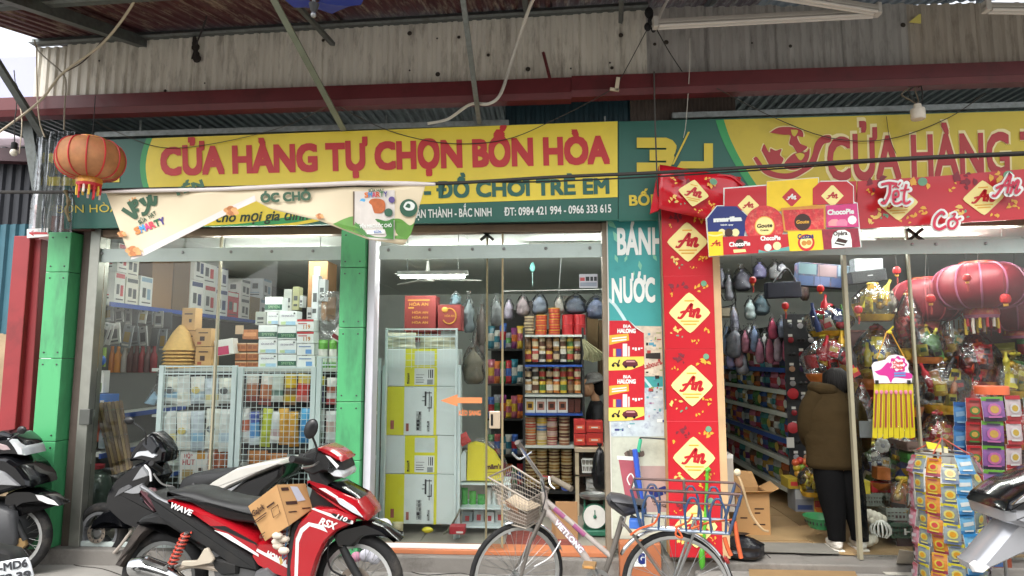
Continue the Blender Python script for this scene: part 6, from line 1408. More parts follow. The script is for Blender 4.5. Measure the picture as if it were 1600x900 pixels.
for i, a in enumerate(((868, 785, 903, 851), (862, 790, 880, 850))):
 o = boxpx('cardboard_sheet', 'brown cardboard sheet leaning in the centre opening, %s one' % ('wide', 'narrow')[i], 'cardboard', *a, .35 + i * .08, .012, CARDD); o.rotation_euler.x = R(-8)
a = ground_at(800, 864, .13); e = ground_at(900, 842, .13)
m = MB(); m.bx(at(790, 850, .25).x, at(900, 850, .25).x, .18, .62, .1285, .137, M('7a3c34', .9, 0, .25, 20, .2, 80)); m.lone('door_mat', 'worn red mat on the floor of the centre opening', 'mat')
# right shop: aisle shelf
XA = at(1238, 787, 1.45).x; YN, YFAR = 1.45, 5.6
asf = thing('goods_shelf', 'long aisle shelf of packets receding into the right shop', 'shelf', (XA + .25, 3.5, .128))
def zA(y): return at(1238, y, YN).z
LZ = [zA(y) for y in (577, 612, 648, 690, 722, 768)]
m = MB(); m.bx(XA + .38, XA + .40, YN, YFAR, .128, 2.05, SHELFD); m.build('back_panel', asf, True)
for i, z in enumerate(LZ):
 m = MB(); m.bx(XA + .01, XA + .38, YN + .04, YFAR, z - .02, z, SHELF); m.build('board', asf, True)
 m = MB(); m.bx(XA - .006, XA + .01, YN + .03, YFAR, z - .035, z + .012, [BLUE, SHELF, SHELF, BLUE, SHELF, SHELF][i]); m.build('edge_strip', asf, True)
for y in (YN + .03, 2.8, 4.2, YFAR): m = MB(); m.bx(XA + .36, XA + .40, y - .02, y + .02, .128, 2.05, SHELFD); m.build('post', asf, True)
k = 0
PAL2 = [('blue', '3f5f9a'), ('red', 'a8303a'), ('silver', 'a0a4a8'), ('white', 'c8ccc8'), ('purple', '6a3a78'), ('green', '4a7a48'), ('pink', 'b86a84'), ('gold', 'b0904a'), ('teal', '3a8088'), ('orange', 'b8683a'), ('brown', '6a4a3a'), ('navy', '2a3458')]
LN = ['top', 'second', 'third', 'fourth', 'fifth', 'bottom']
for li, z in enumerate(LZ):
 top_ = LZ[li - 1] if li else z + .42
 n = 13; y = YN + .1
 for i in range(n):
  wd = .125 + .03 * ((i * 5 + li) % 4) + i * .008
  if y + wd > YFAR: break
  h = min((top_ - z) * .82, .2 + .12 * RR.random()); nm, c = PAL2[(k * 5 + li * 3) % 12]; nm2, c2 = PAL2[(k * 7 + 4) % 12]; k += 1
  lab = '%s and %s %s, %s from near end, %s board of aisle shelf' % (nm, nm2, 'bottle' if li == 0 and i % 3 else 'packet', ORD[i], LN[li])
  if li == 0 and i % 3:
   m_ = MB(); r = wd * .33; m_.lathe([(r * .9, 0), (r, .01), (r, h * .6), (r * .35, h * .78), (r * .35, h * .9)], M(c, .3, 0, .15), 12); m_.lathe([(r * .4, h * .88), (r * .4, h)], mt(c2), 10); m_.lathe([(r * 1.01, h * .15), (r * 1.01, h * .5)], mt(c2), 12)
   o = m_.build('bottle'); o.location = (XA + .1, y + wd / 2, z); tag(o, lab, 'bottle', 'goods on the aisle shelf')
  else:
   pouch('packet', lab, 'packet', (XA + .07 + RR.uniform(0, .03), y + wd / 2, z), wd, h, .09, [M(c, .22, 0, .3, 25), M(c2, .25, 0, .35, 25), M(c, .22, 0, .3, 25)], k, 'goods on the aisle shelf', -90, RR.uniform(-5, 5), face=mt(['d0d0c8', 'c8a84a', c2][k % 3], .4) if k % 2 else None)
  y += wd + .015
pg = thing('pegboard', 'grey wire panel of small trinkets and sunglasses on the near end of the aisle shelf', 'display', (XA + .2, YN - .02, .128))
m = MB(); m.bx(XA - .01, XA + .42, YN - .012, YN, .35, 2.1, M('2f3134', .7, .1, .25, 20)); m.build('panel', pg, True)
k = 0
for r_ in range(11):
 for i in range(4):
  x = XA + .05 + i * .1; z = 1.98 - r_ * .145; k += 1; m = MB()
  if k % 3 == 0: m.ball((x - .02, YN - .03, z), (.022, .008, .018), BLACKP, 8, 5); m.ball((x + .026, YN - .03, z), (.022, .008, .018), BLACKP, 8, 5); m.bar((x - .04, YN - .03, z + .01), (x + .05, YN - .03, z + .01), .006, .006, BLACKP, (0, 1, 0)); m.build('sunglasses', pg, True)
  else: m.lathe([(.028, 0), (.03, .01), (.018, .014)], mt(['8a2a30', '3a3a40', 'a0a0a4', 'b08a70', '4a3a5a'][k % 5], .25), 10, Matrix.Translation((x, YN - .02, z)) @ Matrix.Rotation(R(90), 4, 'X')); m.bx(x - .02, x + .02, YN - .022, YN - .016, z + .035, z + .06, W1); m.build('trinket', pg, True)
for i, (x, y, c) in enumerate(((1238, 615, 'c02a34'), (1238, 668, 'b83a40'), (1236, 690, 'd8d4d0'))):
 m = MB(); c_ = at(x, y, YN - .08); m.lathe([(.05, 0), (.055, .02), (.03, .03)], mt(c), 14, c_ and Matrix.Translation(c_) @ Matrix.Rotation(R(90), 4, 'X')) if i < 2 else m.bx(c_.x - .04, c_.x + .03, c_.y, c_.y + .01, c_.z - .06, c_.z + .04, W1)
 m.lone('trinket_card' if i == 2 else 'red_clock', ('red round trinket hanging at head height on the aisle end', 'lower red round trinket on the aisle end', 'white paper tag below the red trinkets')[i], 'trinket')
BK = M('15161c', .55, 0, .1, 10)
hb_ = thing('handbag', 'navy tote handbag hanging high over the aisle', 'bag', at(1225, 466, 1.0))
m = MB(); P = [at(x, y, 1.0) for x, y in ((1198, 441), (1252, 439), (1254, 464), (1199, 466))]; m.prism(P[::-1], (0, .1, 0), M('1b2033', .6, 0, .1)); m.build('body', hb_, True, bevel=.012)
m = MB(); m.tube(spline([at(x, y, 1.0) for x, y in ((1209, 442), (1222, 424), (1228, 420), (1234, 424), (1243, 440))], 4), .01, BK, 6); m.build('handle', hb_, True)
for i, (x, y, rp, y1, c, lab) in enumerate(((1160, 455, 15, 412, '24232c', 'black backpack in clear wrap hanging at the left of the aisle ceiling'), (1173, 500, 10, 462, '7a8894', 'pale blue shirt in a clear bag beside the teal backpack'), (1190, 493, 13, 455, '28383e', 'dark teal backpack hanging under the black one'),
           (1187, 436, 12, 404, '3a3850', 'printed navy backpack near the aisle ceiling'), (1212, 438, 12, 405, '4a4a4c', 'grey patterned bag near the aisle ceiling'), (1150, 560, 15, 500, '4a4c54', 'dim grey jacket in a bag low at the left of the aisle'),
           (1208, 530, 8, 490, '98304a', 'pink raincoat bag hanging in the aisle'), (1222, 528, 8, 492, '5a6478', 'slate raincoat bag hanging in the aisle'), (1240, 530, 11, 488, 'a05a70', 'rose raincoat bag hanging in the aisle'), (1172, 540, 12, 505, '7c7f82', 'crinkled silver bag over the shelf'),
           (1196, 560, 9, 512, '8a8e94', 'pale grey garment bag above the top shelf board'), (1160, 585, 10, 540, '6a6e78', 'bluish garment bag above the top shelf board'))):
 Y = 1.9 if i not in (6, 7, 8) else 1.6
 p = at(x, y, Y); r = at(x + rp, y, Y).x - p.x; bagblob('clothes_bag', lab, 'bag', p, r, r * .7, (at(x, y1, Y).z - p.z) / 2, POLY, i + 50, inner=M(lighter(c), .6, 0, .35, 14))
PRN = M('41506a', .6, 0, .4, 22, dirt='a06a70', dirt_amt=.9, dscale=16)
o = boxpx('printed_cushion', 'row of blue printed cushions in a black tray under the ceiling', 'cushion', 1246, 412, 1325, 448, 1.1, .12, PRN, [(0, .5, .35, .95, mt('6f8f98')), (.38, .45, .75, .95, mt('8a7278')), (.78, .5, 1, .98, mt('7a8ea0')), (0, 0, .3, .42, mt('3f5a8a')), (.32, .02, .62, .42, mt('5a6a9a')), (.65, .02, .85, .4, mt('4a5a88'))]); o.rotation_euler.y = R(5)
o = boxpx('black_tray', 'black tray of silver packets behind the glass, right of the cushions', 'tray', 1332, 422, 1387, 440, .9, .2, BK, [(.45, .5, .6, .58, SILV)]); o.rotation_euler.y = R(-6)
boxpx('silver_packets', 'silver packets heaped in the black tray', 'packet', 1335, 404, 1380, 424, .98, .1, M('6a6c70', .3, .2, .4, 30))
LSR = M('c81e22', .4, 0, .08); LGO = M('d89a3a', .45)
for i, (x, y, Y, s_, tas) in enumerate(((1176, 438, .9, 1, 1), (1121, 481, .4, 1, 1), (1227, 478, .8, 1, 1), (1282, 451, .8, 1, 0), (1401, 423, .45, 1, 1), (1341, 484, .5, 1.05, 1), (1454, 467, .3, 1.1, 1), (1511, 434, .2, .95, 1), (1571, 467, .3, 1.25, 0))):
 c = at(x, y, Y); L = thing('small_lantern', 'tiny red lantern with gold base, %s' % ('high beside the black backpack', 'at the wooden edge of the poster column', 'under the navy handbag', 'under the printed cushions', 'just below the track cover of the right window', 'standing in for an orange reflection by the glass post', 'left of the big red lantern', 'over the front of the big red lantern', 'lowest at the far right')[i], 'lantern', c)  # the one by the glass post is a reflection modelled as a lantern
 r = .033 * s_; m = MB(); m.lathe([(r * .4, -r), (r * .85, -r * .65), (r, 0), (r * .85, r * .65), (r * .4, r)], LSR, 14); m.build('shade', L)
 m = MB(); m.lathe([(r * .42, -r * 1.5), (r * .45, -r)], LGO, 10); m.build('base', L)
 m = MB(); m.tube([(0, 0, r), (0, 0, r + .22)], .0015, WIRE, 4); m.build('cord', L)
 if tas: m = MB(); m.tube([(0, 0, -r * 1.5), (.004, 0, -r * 2.4), (0, 0, -r * 3.6)], [.004, .008, .006], mt('a8342c', .7), 5); m.build('tassel', L)
k = 0
for x, y0, y1, c in ((1128, 412, 452, '3a3a44'), (1140, 420, 470, '55555c'), (1148, 470, 520, '6a6a78'), (1137, 500, 555, '4f5f78'), (1165, 508, 552, '7a4a5a'), (1180, 500, 550, '5a6a88'), (1188, 520, 568, '8a5a70'), (1204, 515, 568, 'a84a60'), (1216, 510, 565, 'b87a8a'), (1230, 512, 566, '7a3a50'), (1245, 490, 560, 'b05a70'), (1252, 500, 560, '4a5a80'), (1258, 420, 470, '3a2c28'), (1222, 408, 425, '54545a'), (1142, 540, 575, '5a5a80'), (1156, 530, 575, '80606a')):
 Y = 2.0 - (x - 1128) * .004; p = at(x, y1, Y); r = at(x + 7.5, y1, Y).x - p.x; k += 1
 bagblob('clothes_bag', 'wrapped garment bag crowding the aisle ceiling, %s of that cluster from the left edge' % ORD[k - 1], 'bag', p, r, r * .8, (at(x, y0, Y).z - p.z) / 2, POLY, k + 70, 'garment bags over the aisle', inner=M(lighter(c), .6, 0, .35, 14))
for i, pts in enumerate((((1120, 440), (1132, 470), (1145, 455), (1150, 480)), ((1140, 430), (1150, 470), (1128, 480), (1120, 470)))):
 m = MB(); m.tube(spline([at(x, y, 2.6) for x, y in pts], 5), .006, WIRE, 5); m.lone('wire', ('dark wire looping on the pale wall beside the aisle', 'second dark wire crossing on the pale wall beside the aisle')[i], 'wire')
o = boxpx('wall_bracket', 'pale wooden shelf plank on the wall left of the aisle', 'shelf', 1120, 481, 1152, 494, 2.4, .3, mt('b5ab94', .6))
# right window: tiers, gift baskets, lantern
ds2 = thing('tiered_stand', 'tiered display stand loaded with gift baskets behind the right glass', 'display', (at(1480, 700, 1.0).x, 1.0, .128))
xr1, xr2 = at(1345, 700, .9).x, 7.2
for i, (y0, y1, z) in enumerate(((.35, .8, .42), (.75, 1.15, .82), (1.1, 1.5, 1.2), (1.45, 1.8, 1.58), (1.75, 2.1, 1.95))):
 m = MB(); m.bx(xr1, xr2, y0, y1, z - .02, z, M('6a4038', .6, 0, .2)); m.build('board', ds2, True)
 m = MB(); m.bx(xr1, xr2, y0 + .01, y0 + .03, .128 if i == 0 else z - .38, z - .02, M('4a2c2c', .7, 0, .25, 5)); m.build('riser', ds2, True)
GB_ = 0
FOIL = {'g': M('cfa63a', .22, .4, .25, 20), 'r': M('b82a34', .25, .1, .25, 20), 'b': M('27386a', .3, .1, .2, 20), 'n': M('4a7a3a', .3, 0, .25, 20), 'w': M('cfcabc', .35, 0, .2, 20), 'o': M('b86a30', .3, .1, .25, 20), 'y': M('d8c640', .3, 0, .25, 20), 'k': M('2a2428', .3, .1, .2, 20), 'p': M('8a3a52', .3, 0, .25, 20)}
def gift_basket(label, x0, y0, x1, y1, Y, cols, film=None, seed=0, n=9):
 rr = random.Random(seed); cx = (x0 + x1) / 2
 zb = at(cx, y1, Y).z; zt = at(cx, y0, Y).z; w_ = (at(x1, y1, Y) - at(x0, y1, Y)).x * 1.12; h = zt - zb; X = at(cx, y1, Y).x
 t = thing('gift_basket', label, 'gift basket', (X, Y, zb), 0)
 m = MB(); m.lathe([(w_ * .34, 0), (w_ * .40, h * .10), (w_ * .42, h * .16), (w_ * .38, h * .16), (w_ * .34, h * .05)], FOIL['g' if seed % 2 else 'o'], 18); m.build('tray', t)
 for k in range(n + 4):
  n_ = n + 4; c = FOIL[cols[k % len(cols)]]; u = rr.uniform(-.36, .36); v_ = h * (.14 + .52 * (k / n_)); sc = (1.1 - .55 * (k / n_)); x = u * w_ * sc; y = -w_ * rr.uniform(.02, .26) * sc; q = MB()
  kind = (k + seed) % 4; s_ = w_ * rr.uniform(.16, .25)
  T = Matrix.Translation((x, y, v_)) @ Matrix.Rotation(rr.uniform(-.5, .5), 4, 'Y') @ Matrix.Rotation(rr.uniform(-.5, .5), 4, 'Z')
  if kind in (0, 2):
   q.box((0, 0, s_ * .5), (s_, s_ * .5, s_ * 1.3), c, T=T); q.box((0, -s_ * .252, s_ * .55), (s_ * .7, .002, s_ * .5), FOIL[cols[(k + 1) % len(cols)]], T=T); q.build('gift_box', t, bevel=.003)
  elif kind == 1:
   q.lathe([(s_ * .3, 0), (s_ * .32, s_ * 1.2), (s_ * .13, s_ * 1.6), (s_ * .13, s_ * 2.1), (0, s_ * 2.12)], c, 12, T); q.build('bottle', t)
  else:
   q.ball((0, 0, s_ * .4), s_ * .42, c, 12, 8, T); q.build('sweet_ball', t)
 f = film or CELLO
 m = MB(); vs = []; fs = []; N, K = 18, 12
 for j in range(K + 1):
  tt = j / K; pr = .50 * math.sin(math.pi * min(.5, .22 + tt * .55)) if tt < .55 else .5 * (1 - ((tt - .55) / .45) ** 1.3 * .93)
  for i in range(N):
   a = 2 * math.pi * i / N; q = 1 + .12 * mnoise.noise(V((math.cos(a) * 2.5 + seed, math.sin(a) * 2.5, tt * 5))) + .05 * math.sin(a * 6 + seed + tt * 5)
   vs.append((w_ * pr * q * math.cos(a), w_ * pr * q * .8 * math.sin(a), h * tt))
 for j in range(K):
  for i in range(N): fs.append((j * N + i, j * N + (i + 1) % N, (j + 1) * N + (i + 1) % N, (j + 1) * N + i))
 m.add(vs, fs, f, True); m.build('film_wrap', t, sharp=180)
 m = MB(); b_ = FOIL['gry'[seed % 3]]
 for k in range(6): a = 1.05 * k; m.ball((w_ * .07 * math.cos(a), w_ * .05 * math.sin(a), h * .93), (w_ * .07, w_ * .04, w_ * .05), b_, 8, 5)
 m.build('bow', t)
 return t
for i, (lab, a, Y, cols, film) in enumerate((
 ('navy and white gift basket hung at head height right of the aisle', (1262, 474, 1328, 526), .95, 'bwrnb', CELLO), ('red and gold gift basket above the woman in the brown jacket', (1258, 520, 1334, 596), .85, 'rgrkr', CELLO),
 ('woven tray of yellow flowers high behind the first right pane', (1336, 440, 1398, 502), .9, 'ygwyg', CELLO), ('gold boxed gift basket behind the hanging lollipop card', (1338, 505, 1412, 608), .95, 'ygywb', CELLO),
 ('slim clear gift bag with red goods beside the pane joint', (1404, 452, 1446, 562), .85, 'rgkrw', REDCLEAR), ('round green gift basket crossing the pane joint', (1418, 505, 1474, 568), .8, 'nkynn', CELLO),
 ('tall narrow gold gift basket under the big red lantern', (1474, 470, 1520, 606), 1.0, 'gwggn', CELLO), ('large dark red film gift basket at upper right', (1496, 512, 1562, 612), .9, 'rkgrg', REDCLEAR),
 ('brown and yellow gift basket right of the lollipop strips', (1440, 556, 1512, 646), .75, 'gykro', CELLO), ('dark red gift basket low beside the candy strips', (1506, 585, 1562, 660), .8, 'rgrow', REDCLEAR),
 ('yellow green gift basket at the right picture edge', (1562, 548, 1622, 622), .75, 'yngyw', CELLO), ('navy gift basket half behind the lollipop card', (1392, 556, 1444, 650), .8, 'bkbwg', CELLO),
 ('small silver gift basket left of the lollipop strips', (1336, 596, 1368, 700), .7, 'wkrbw', CELLO), ('flower topped gift basket low beside the brown jacket', (1338, 688, 1400, 762), .62, 'wnkwg', CELLO),
 ('dark gift basket low behind the lollipop strips', (1384, 655, 1446, 742), .7, 'kgrnk', CELLO), ('red and gold gift basket low right of the candy strips', (1440, 640, 1500, 725), .62, 'rgogr', CELLO),
 ('gold film heap of sweets on the grey basket', (1378, 744, 1448, 800), .5, 'ogogr', CELLO), ('wide red gift basket far back under the ceiling lamp', (1556, 620, 1625, 700), .7, 'rwgrr', REDCLEAR))):
 gift_basket(lab, *a, Y, cols, film, i + 1, 9)
k = 0
for ti, (Y, z) in enumerate(((1.0, .82), (1.35, 1.2), (1.7, 1.58), (.62, .42))):
 x = xr1 + .03
 for i in range(15):
  nm, c = [('gold', 'a8862e'), ('crimson', '98242e'), ('green', '3f6a38'), ('navy', '283a66'), ('cream', 'c0b8a0'), ('maroon', '5a2026'), ('orange', 'a85a2a'), ('olive', '8a8434')][(k * 3 + ti) % 8]; k += 1
  wd = .13 + .05 * ((i * 7 + ti) % 3)
  if x > 5.4: break
  pouch('sweet_packet', '%s packet, %s from left on the %s display tier' % (nm, ORD[i], ('second', 'third', 'fourth', 'lowest')[ti]), 'packet', (x + wd / 2, Y, z + .001), wd, RR.uniform(.16, .34), .1, [M(c, .2, .1, .3, 20), M(['c0a040', '8a2a30', 'b8b8b0', '4a3a2a'][k % 4], .25, 0, .3, 25), M(c, .2, .1, .3, 20)], k + 200, 'packets filling the display tiers', RR.uniform(-14, 14), RR.uniform(-9, 9))
  x += wd + .01
LSK2 = M('7c1a28', .5, 0, .2, 10); LRB2 = M('a05a78', .4, 0, .1); LG2 = M('b0403e', .35, .1, .2, 20, dirt='c8963f', dirt_amt=.8, dscale=16)  # violet pink reflection is put into the rib colour
lantern('huge glossy red lantern with pink reflection painted on its ribs behind the right pane', at(1530, 448, .75), .36, .20, LSK2, LRB2, LG2, 12, None, True, at(1530, 380, .75))
lantern('second red lantern half hidden left of the huge one', at(1448, 470, 1.15), .30, .20, LSK2, M('b84a52', .3, 0, .1), LG2, 12, None, True, at(1448, 380, 1.15))
lantern('dim red lantern low at the far right behind the glass', at(1585, 490, 1.3), .30, .17, M('7a2430', .35, 0, .2, 10), LRB2, LG2, 12, None, False, at(1585, 380, 1.3))
m = MB()
for i in range(22): x = 1440 + i * 7.2; m.tube([at(x, 500, 1.25), at(x + 1, 516 + (i % 4) * 3, 1.25)], .006, [M('a8862e', .3, .3), mt('8a2430')][i % 2], 4)
m.lone('tinsel_fringe', 'row of gold and red tinsel hanging under the lanterns', 'garland', kind=None)
hc = thing('lollipop_card', 'pink and white lollipop card with yellow strips hung on the first right pane', 'display', at(1398, 686, -.12))
YH = -.12
m = MB(); P = [(1362, 571), (1366, 566), (1384, 562), (1389, 556), (1400, 554), (1412, 557), (1420, 568), (1419, 577), (1425, 592), (1424, 598), (1367, 599)]
m.prism([at(x, y, YH) for x, y in P][::-1], (0, .006, 0), M('e3dce0', .45)); m.build('card', hc, True)
PK = M('c22a86', .45, 0, .05)
m = MB(); m.poly_px([(1403 + (13.5 + 1.6 * math.cos(8 * a)) * math.cos(-a), 570 + (12.5 + 1.6 * math.cos(8 * a)) * math.sin(-a)) for a in [R(9 * q) for q in range(40)]], YH - .002, PK)
m.poly_px([(1403 + (10 + 1.2 * math.cos(7 * a)) * math.cos(-a), 570 + (9 + 1.2 * math.cos(7 * a)) * math.sin(-a)) for a in [R(9 * q) for q in range(40)]], YH - .004, M('e8dfe2', .45))
blob(m, [(1366, 580), (1376, 577), (1388, 566), (1392, 576), (1406, 580), (1424, 584), (1422, 592), (1398, 590), (1392, 598), (1386, 588), (1374, 586)], YH - .0015, PK); m.text_px('Chupa', (1395, 569), (1411, 569), 5.5, YH - .006, SRED, .04, .1); m.text_px('Chups', (1395, 576), (1411, 576), 5.5, YH - .006, SRED, .04, .1); [m.poly_px([(1397, q), (1397, q + 2.6), (1415, q + 2), (1415, q - .6)], YH - .004, M('5a8ac0', .5)) for q in (582, 586)]; m.build('pink_print', hc, True)
m = MB();
for xa_, xe_ in ((1370, 1386), (1413, 1391)): m.tube([at(xa_, 561 if xa_ < 1400 else 558, YH), at(xe_, 517, YH)], .004, M('d8a02e', .5), 5)
m.ball(at(1390, 519, YH), (.02, .012, .015), M('d0c030', .5), 8, 5); m.tube([at(1389, 517, YH), at(1396, 510, YH)], .006, M('d0c030', .5), 5); m.build('ribbon', hc, True)
for sx in (1370, 1420): m = MB(); a = at(sx, 597, YH - .01); m.box(a, (.015, .03, .03), BLACKP); m.build('clip', hc, True)
YS_, STK, STP = M('b8a81c', .35, 0, .06), M('8a3a2e', .5), M('c8708a', .5)
for i in range(8):
 x0 = 1366 + i * 7.6; x1 = x0 + 7.4; lean = (i - 3) * .9
 m = MB(); m.prism([at(x0, 600, YH - .004 * (i % 2)), at(x0 + lean, 684 + (i % 3), YH - .004 * (i % 2)), at(x1 + lean, 685 - (i % 2) * 2, YH - .004 * (i % 2)), at(x1, 600, YH - .004 * (i % 2))], (0, .004, 0), YS_); o = m.build('lollipop_strip', hc, True)
 n = MB(); yy = YH - .009
 n.prism([at(x0 + 2.6, 610, yy), at(x0 + 2.4 + lean * .85, 668, yy), at(x1 - 2.4 + lean * .85, 668, yy), at(x1 - 2.6, 610, yy)], (0, .003, 0), STK)
 c = at(x0 + 3.7, 613, yy); n.ball(c, (.013, .006, .018), STP, 8, 5); n.v = [v - V(hc.location) for v in n.v]; n.build('lollipop', o)
t = thing('price_tag', 'crumpled yellow cardboard tag hung above the candy strip stand', 'sign', at(1467, 706, -.62))
m = MB(); P = [at(x, y, -.62) for x, y in ((1447, 690), (1468, 694), (1473, 697), (1481, 699), (1481, 706), (1450, 701))]; m.prism(P[::-1], (0, .006, 0), M('d9cf3a', .5, 0, .1, 20)); m.poly([p + V((0, -.002, -.01)) for p in P[2:5] + P[5:]][::-1], M('cfc6a8', .5)); m.build('tag_card', t, True)
m = MB(); m.tube([at(1470, 707, -.6), at(1466, 740, -.55)], .006, M('d8722a', .5), 5); m.build('strap', t, True)
# candy strip stands on the pavement
def packet_mesh(w_, h, top, body, disc, low, ring=None):
 m = MB(); nx, ny = 4, 6; vs = []
 for j in range(ny + 1):
  for i in range(nx + 1):
   u, v_ = -1 + 2 * i / nx, j / ny; vs.append((u * w_ / 2, -.010 * (1 - u * u) * math.sin(math.pi * min(1, v_ * 1.2)) - .002, (v_ - 1) * h))
 rows = [low, body, body, body, body, top]
 for j in range(ny): m.add(vs, [(j * (nx + 1) + i, j * (nx + 1) + i + 1, (j + 1) * (nx + 1) + i + 1, (j + 1) * (nx + 1) + i) for i in range(nx)], rows[j], True)
 m.add([(w_ / 2, .002, 0), (-w_ / 2, .002, 0), (-w_ / 2, .002, -h), (w_ / 2, .002, -h)], [(0, 1, 2, 3)], W1)
 if disc:
  q = 9;
  if ring: m.add([(w_ * .33 * math.cos(R(40 * k)), -.0125, -h * .52 + w_ * .30 * math.sin(R(40 * k))) for k in range(q)], [tuple(range(q))], ring)
  m.add([(w_ * .21 * math.cos(R(40 * k)), -.0142, -h * .52 + w_ * .19 * math.sin(R(40 * k))) for k in range(q)], [tuple(range(q))], disc)
 for z_, mm in ((.16, low or W1), (.86, ring or W1)): m.add([(-w_ * .32, -.0135, -h * z_), (w_ * .3, -.0135, -h * z_), (w_ * .3, -.0135, -h * (z_ - .07)), (-w_ * .32, -.0135, -h * (z_ - .07))], [(0, 1, 2, 3)], mm)
 if not disc: m.add([(-w_ * .36, -.0125, -h * .62), (w_ * .36, -.0125, -h * .55), (w_ * .34, -.0125, -h * .36), (-w_ * .38, -.0125, -h * .42)], [(0, 1, 2, 3)], ring or W1)
 return m
def c4(h): return M(darker(h, .76), .35, 0, .12, 30)
def strip_stand(name, label, c, r, strips, hgt):
 t = thing(name, label, 'candy display', c)
 m = MB(); m.tube([(r * .9 * math.cos(a), r * .9 * math.sin(a), hgt - .01) for a in [R(15 * q) for q in range(24)]], .006, STEEL, 6, True); m.tube([(0, 0, hgt + .1), (0, 0, hgt - .01)], .008, STEEL, 6)
 for q in range(4): a = R(90 * q + 40); m.tube([(0, 0, hgt + .09), (r * .9 * math.cos(a), r * .9 * math.sin(a), hgt - .01)], .004, mt('a84a3a'), 5)
 m.build('hanger_frame', t)
 for ang, w_, h, n, mats, bow in strips:
  proto = None
  for k in range(n):
   if proto is None: proto = packet_mesh(w_, h, *mats).build('candy_packet', t); o = proto
   else: o = link(proto.copy()); o.parent = t
   a = R(ang); rr_ = r * (1 + .10 * math.sin(min(1, (k + .5) / 4) * math.pi / 2)) * (1 if k else .93)
   sw = .012 * math.sin(k * 1.3 + ang)
   o.location = (rr_ * math.sin(a) + sw, -rr_ * math.cos(a), hgt - k * h * .985 + bow)
   o.rotation_euler = (R(-24) if k == 0 else R(RR.uniform(-10, 5)), R(RR.uniform(-4, 4)), a + R(RR.uniform(-8, 8)))
 return t
Yq = at(1473, 705, -.62)
OR1 = (c4('d8a020'), c4('d88a28'), c4('c8382e'), c4('a83a50'), c4('d8c440')); YE1 = (c4('d8cc22'), c4('8f9a9a'), c4('d89a1e'), c4('6a7a9a'), c4('d8d070')); BL1 = (c4('2f8ac8'), c4('6fb0d4'), None, c4('3a86c0'), c4('d8dcd8')); YE2 = (c4('d4d020'), c4('7f8e8a'), c4('d8a01e'), c4('7f95a0'), c4('d8d46a'))
PI1 = (c4('c8586a'), c4('d898a8'), None, c4('c06a80'), c4('dcd0d8')); PU1 = (c4('6a4a98'), c4('a888b8'), None, c4('8a6aa8'), c4('d0c8b8')); WH1 = (c4('c8c0c8'), c4('b8a8c0'), c4('c8a03a'), c4('6a5a98'), None)
sd1 = (Yq.x, -.62, 0)
strip_stand('candy_strip_stand', 'round stand of yellow, blue and pink candy strips on the pavement', (sd1[0], -.62, 0), .185, [(-72, 0.080, .118, 8, YE1, -.02), (-48, 0.088, .122, 8, OR1, -.03), (-23, 0.094, .126, 8, YE1, -.06), (2, 0.096, .124, 8, BL1, -.0), (29, 0.094, .126, 8, YE2, -.09), (55, 0.084, .12, 5, PI1, -.02), (80, 0.080, .115, 8, PU1, -.03), (104, 0.080, .12, 8, WH1, -.03), (54, 0.080, .12, 3, PU1, -.62), (128, 0.080, .12, 8, PI1, -.03), (152, 0.080, .12, 8, YE1, -.03), (180, 0.088, .12, 8, OR1, -.03), (-150, 0.088, .12, 8, BL1, -.03), (-124, 0.080, .12, 8, YE2, -.03), (-98, 0.080, .12, 8, PI1, -.03)], Yq.z - .0)
Y2 = at(1549, 612, -.42)
GR2 = (c4('6aa83a'), c4('8a5a98'), c4('c8a04a'), c4('3a3048'), c4('c06aa0')); RD2_ = (c4('b8262c'), c4('a83a34'), c4('c8a04a'), c4('6a2a24'), c4('4a7a3a')); RW2 = (c4('c02e34'), c4('c8b8b8'), c4('c8a83a'), c4('b8343a'), c4('d8d4d0')); BL2 = (c4('2a5a98'), c4('3f7ab0'), None, c4('28508a'), c4('7aa0c0')); GN2 = (c4('2f7a3a'), c4('4a8a4a'), None, c4('3a7a40'), c4('c8d0c0'))
sd2 = thing('candy_strip_stand', 'stand of red, green and purple candy strips beside the right pane', 'candy display', (Y2.x, -.42, 0))
m = MB(); a, e = at(1525, 610, -.42), at(1572, 610, -.42); ry_ = (e.x - a.x) / 2; m.lathe([(ry_, 0), (ry_ * 1.02, .03), (ry_ * 1.02, .055), (ry_ * .95, .06), (0, .06)], M('c8603a', .4, 0, .08), 22, Matrix.Translation((Y2.x, -.42, at(1549, 616, -.42).z))); m.build('header_ring', sd2, True)
m = MB(); z0 = at(1549, 616, -.42).z; m.tube([(Y2.x, -.42, z0 + .04), (Y2.x, -.42, .02)], .012, STEEL, 8); m.lathe([(.16, .0), (.16, .015), (.02, .03)], STEEL, 18, Matrix.Translation((Y2.x, -.42, .001))); m.build('pole', sd2, True)
for x, y0, pitch, n, w_, mats, dy in ((1499, 628, 38, 4, .075, BL2, .02), (1521, 622, 37, 5, .10, RD2_, -.04), (1549, 620, 38, 5, .145, GR2, -.06), (1581, 618, 38, 4, .118, RW2, -.03), (1608, 622, 42, 4, .12, GN2, .0), (1510, 640, 40, 3, .07, YE1, .08), (1566, 640, 38, 4, .08, OR1, .06)):
 proto = None;
 for k in range(n):
  p = at(x + k * 1.3 * (1 if x > 1530 else .6), y0 + k * pitch, -.42 + dy - .05); h = p.z - at(x, y0 + (k + 1) * pitch, -.42 + dy - .05).z
  if proto is None: proto = packet_mesh(w_, h, *mats).build('candy_packet', sd2); o = proto
  else: o = link(proto.copy()); o.parent = sd2
  o.location = p - V(sd2.location); o.rotation_euler = (R(RR.uniform(-6, 4)), R(RR.uniform(-4, 4)), R((x - 1549) * .35))
